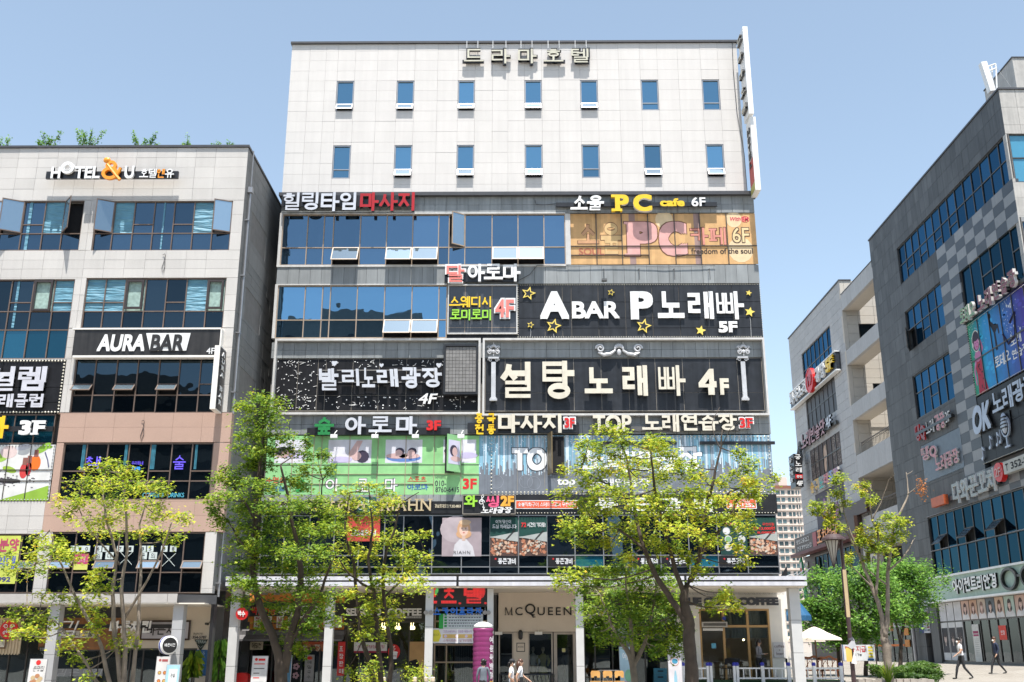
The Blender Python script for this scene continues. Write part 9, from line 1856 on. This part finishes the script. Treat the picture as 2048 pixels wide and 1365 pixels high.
b = B(); zc = f.px(1680, 1135)[1]; b.lathe([(.02, zc), (.23, ztop-.24)], 10); b.build('lantern', t, mat('lantern_pale', (.40, .38, .33), .3, var=.1), T(xl, YL, 0)); b = B()
for k in range(10): a = 2*math.pi*k/10; b.tube([(.02*math.cos(a), .02*math.sin(a), zc), (.24*math.cos(a), .24*math.sin(a), ztop-.24)], .012, 4)
b.build('lantern_ribs', t, pb, T(xl, YL, 0)); fl = thing('pole_flyer', 'crumpled yellow and white flyers tied around the lamp pole', 'flyer', T(u0, YL, 2.5)); zf = f.px(1700, 1305)[1]
b = B(); b.rect(-.2, -.3, 0, .15, 0, (.70, .48, .12)); b.poly([(-.05, -.35), (.12, -.38), (.1, .1)], .01, None, 0, WHITE); b.poly([(-.15, .2), (.1, .45), (.16, .2), (0, .1)], .012, None, 0, (.5, .5, .52)); b.poly([(-.1, .42), (.08, .5), (.1, .36)], .016, None, 0, (.1, .1, .12)); b.build('paper', fl, PR, T(u0-.02, YL-.13, zf) @ Rx(math.pi/2))
# banner between trees and small lantern sign
f = Face((0, 50.8, 0), (1, 0, 0)); s = thing('street_banner', 'white cloth banner with big red and black Korean words above the hedge', 'banner', f.at(*f.px(1718, 1307)))
def jib(b, Wd, H): b.rect(0, 0, Wd, H, 0, (.62, .62, .62)); flat_text(b, '현금 지급', (Wd*.10, H*.52, Wd*.74, H*.92), .004, (.45, .04, .04), .03); flat_text(b, '당일 가능', (Wd*.28, H*.28, Wd*.6, H*.46), .004, BLACK, .03); [b.rect(Wd*.80, H*(.2+.19*k), Wd*.94, H*(.33+.19*k), .004, (.65, .5, .04)) for k in range(4)]; b.rect(Wd*.76, H*.02, Wd*.96, H*.14, .004, (.04, .12, .3)); b.rect(Wd*.02, 0, Wd*.05, H, .003, (.05, .1, .25))
art(f, s, (1684, 1290, 1750, 1322), 0, jib, 'cloth', .012); b = B(); [b.tube([(u, 0, -.02), (u, f.px(1700, 1288)[1], -.02)], .03, 6) for u in (f.px(1683, 1300)[0], f.px(1751, 1300)[0])]; b.build('posts', s, pb, f.M)
t = thing('wall_lantern', 'copper star shaped lantern on the dark shop wall by the entrance', 'lantern', RF.at(3.5, 4.4, .6)); b = B(); b.poly([(-.45, .4), (-.2, .25), (.2, .45), (.45, .4), (.25, .0), (.1, -.9), (-.1, -.9), (-.25, .0)], 0, .2); b.build('lantern_body', t, mat('copper', (.40, .24, .12), .35, metal=.5), RF.at(2.0, 4.2, .7)); b = B(); b.ball(0, .15, .2, .12); b.build('glass_eye', t, mat('mint_glass', (.45, .55, .48), .3), RF.at(2.0, 4.2, .7), True)
# red scooter box, tall potted plants and bottle crates
f = Face((0, 43.5, 0), (1, 0, 0)); a, c_, d, e = P(f, 470, 1346, 498, 1376); t = thing('red_cart', 'rounded red delivery box at the foot of the left canopy column', 'box', f.at((a+d)/2, 0)); b = B(); b.poly([(a, 0), (a, e-.12), (a+.08, e-.02), (a+.2, e), (d-.2, e), (d-.05, e-.06), (d, e-.2), (d, 0)], -.3, .2); b.build('body', t, RP, f.M)
f = Face((0, 44.6, 0), (1, 0, 0))
for i, (y0, y1) in enumerate(((1337, 1349), (1349.5, 1361), (1361.5, 1373))):
    a, c_, d, e = P(f, 1308, y0, 1334, y1); t = thing('bottle_crate', 'teal plastic bottle crate, %s of the stack beside the dark cafe' % ('top', 'middle', 'bottom')[i], 'crate', f.at((a+d)/2, c_), 'stack of teal bottle crates'); cm = mat('crate_teal', (.015, .13, .20), .4); b = B(); b.box(a, d, c_, c_+.03, -.3, 0); b.box(a, d, c_+.031, e, -.02, 0); b.box(a, d, c_+.031, e, -.3, -.28); b.box(a, a+.02, c_+.031, e, -.279, -.021); b.box(d-.02, d, c_+.031, e, -.279, -.021); b.build('shell', t, cm, f.M); b = B(); b.box(a+.15, d-.15, c_+.1, c_+.15, .001, .01); b.build('handle_slot', t, Mt['void'], f.M)
def potplant(label, px, Y, y_top, n, spread_, lm, big=False):
    x = atY(px, 1300, Y).x; z1 = atY(px, y_top, Y).z; t = thing('potted_plant', label, 'plant', T(x, Y, 0)); M_ = T(x, Y, 0); b = B(); b.lathe([(.16, 0), (.22, .38), (.20, .40)], 14); b.build('pot', t, mat('pot_dark', (.05, .045, .04), .6), M_); b = B(); b.tube([(0, 0, .35), (.03, 0, z1-.5)], .035, 7); b.build('stem', t, bark, M_); b = B()
    for i in range(n):
        a = r_.uniform(0, 6.28); l = spread_*r_.uniform(.6, 1); zz = z1-r_.uniform(.1, .9) if not big else r_.uniform(.8, z1-.1); p = [(0, 0, zz), (l*.5*math.cos(a), l*.5*math.sin(a), zz+.25), (l*math.cos(a), l*math.sin(a), zz-.05)]
        k = len(b.v); w = .035; sx, sy2 = -math.sin(a)*w, math.cos(a)*w; b.v += [(p[0][0], p[0][1], p[0][2]), (p[1][0]+sx, p[1][1]+sy2, p[1][2]), (p[1][0]-sx, p[1][1]-sy2, p[1][2]), (p[2][0], p[2][1], p[2][2])]; b.face((k, k+1, k+3)); b.face((k, k+3, k+2))
    b.build('fronds', t, MATS[lm], M_)
potplant('tall potted plant with drooping strap leaves beside the chicken shop', 388, 41.4, 1308, 90, .5, 'leaf_green'); potplant('bushy potted plant in the gap between the two buildings', 440, 42.5, 1285, 120, .45, 'leaf_back', True); potplant('lower strap leaved plant behind the blue standing board', 366, 41.6, 1325, 60, .4, 'leaf_green', True)
for px, Y, lab, h in ((745, 39.5, 'small yellow leaved shrub at the foot of the slim maple', 1338), (835, 40.5, 'orange tinged shrub in front of the arrow panel', 1338)):
    x = atY(px, 1300, Y).x; z1 = atY(px, h, Y).z; t = thing('street_shrub', lab, 'shrub', T(x, Y, 0)); C = rng.normal(0, 1, (700, 3))*np.array([.28, .28, .28])+np.array([0, 0, z1-.4]); leaves('foliage', t, C, .07, MATS['leaf_yellow'], T(x, Y, 0), .8); b = B(); [b.tube([(0, 0, 0), (r_.uniform(-.25, .25), 0, z1-.3)], .012, 4) for _ in range(6)]; b.build('stems', t, bark, T(x, Y, 0))
# loose cables sagging across the facade
for pts, lab in (([(1036, 563), (1060, 550), (1074, 532), (1150, 534), (1230, 532), (1330, 535), (1430, 532)], 'thin black cable sagging along the band above the star sign'), ([(1070, 402), (1072, 410), (1090, 411), (1110, 409), (1150, 410)], 'short looped cable left of the PC cafe sign'), ([(1464, 86), (1466, 140), (1474, 230), (1488, 310), (1494, 385)], 'black cable running down beside the white blade sign')):
    b = B(); b.tube([tuple(MF.px(x, y)+(.06,)) for x, y in pts], .014, 5); tag(b.build('sagging_cable', None, Mt['cable'], MF.M), lab, 'cable')
for i, x in enumerate((1207, 1277, 1347, 1417)):
    u, v = MF.px(x, 555); b = B(); b.tube([(0, .35, .02), (0, .3, .35), (0, -.25, .35)], .02, 5); 
    if i == 0: b.box(-.12, .12, -.32, -.22, .25, .45)
    tag(b.build('lamp_bracket', None, dark_side, MF.at(u, v, 0)), 'thin dark bracket above the star sign over the %s' % ('letter R', 'letter P', 'second Korean syllable', 'last Korean syllable')[i], 'bracket', 'brackets above the star sign')
bpy.data.scenes.remove(_tmp)
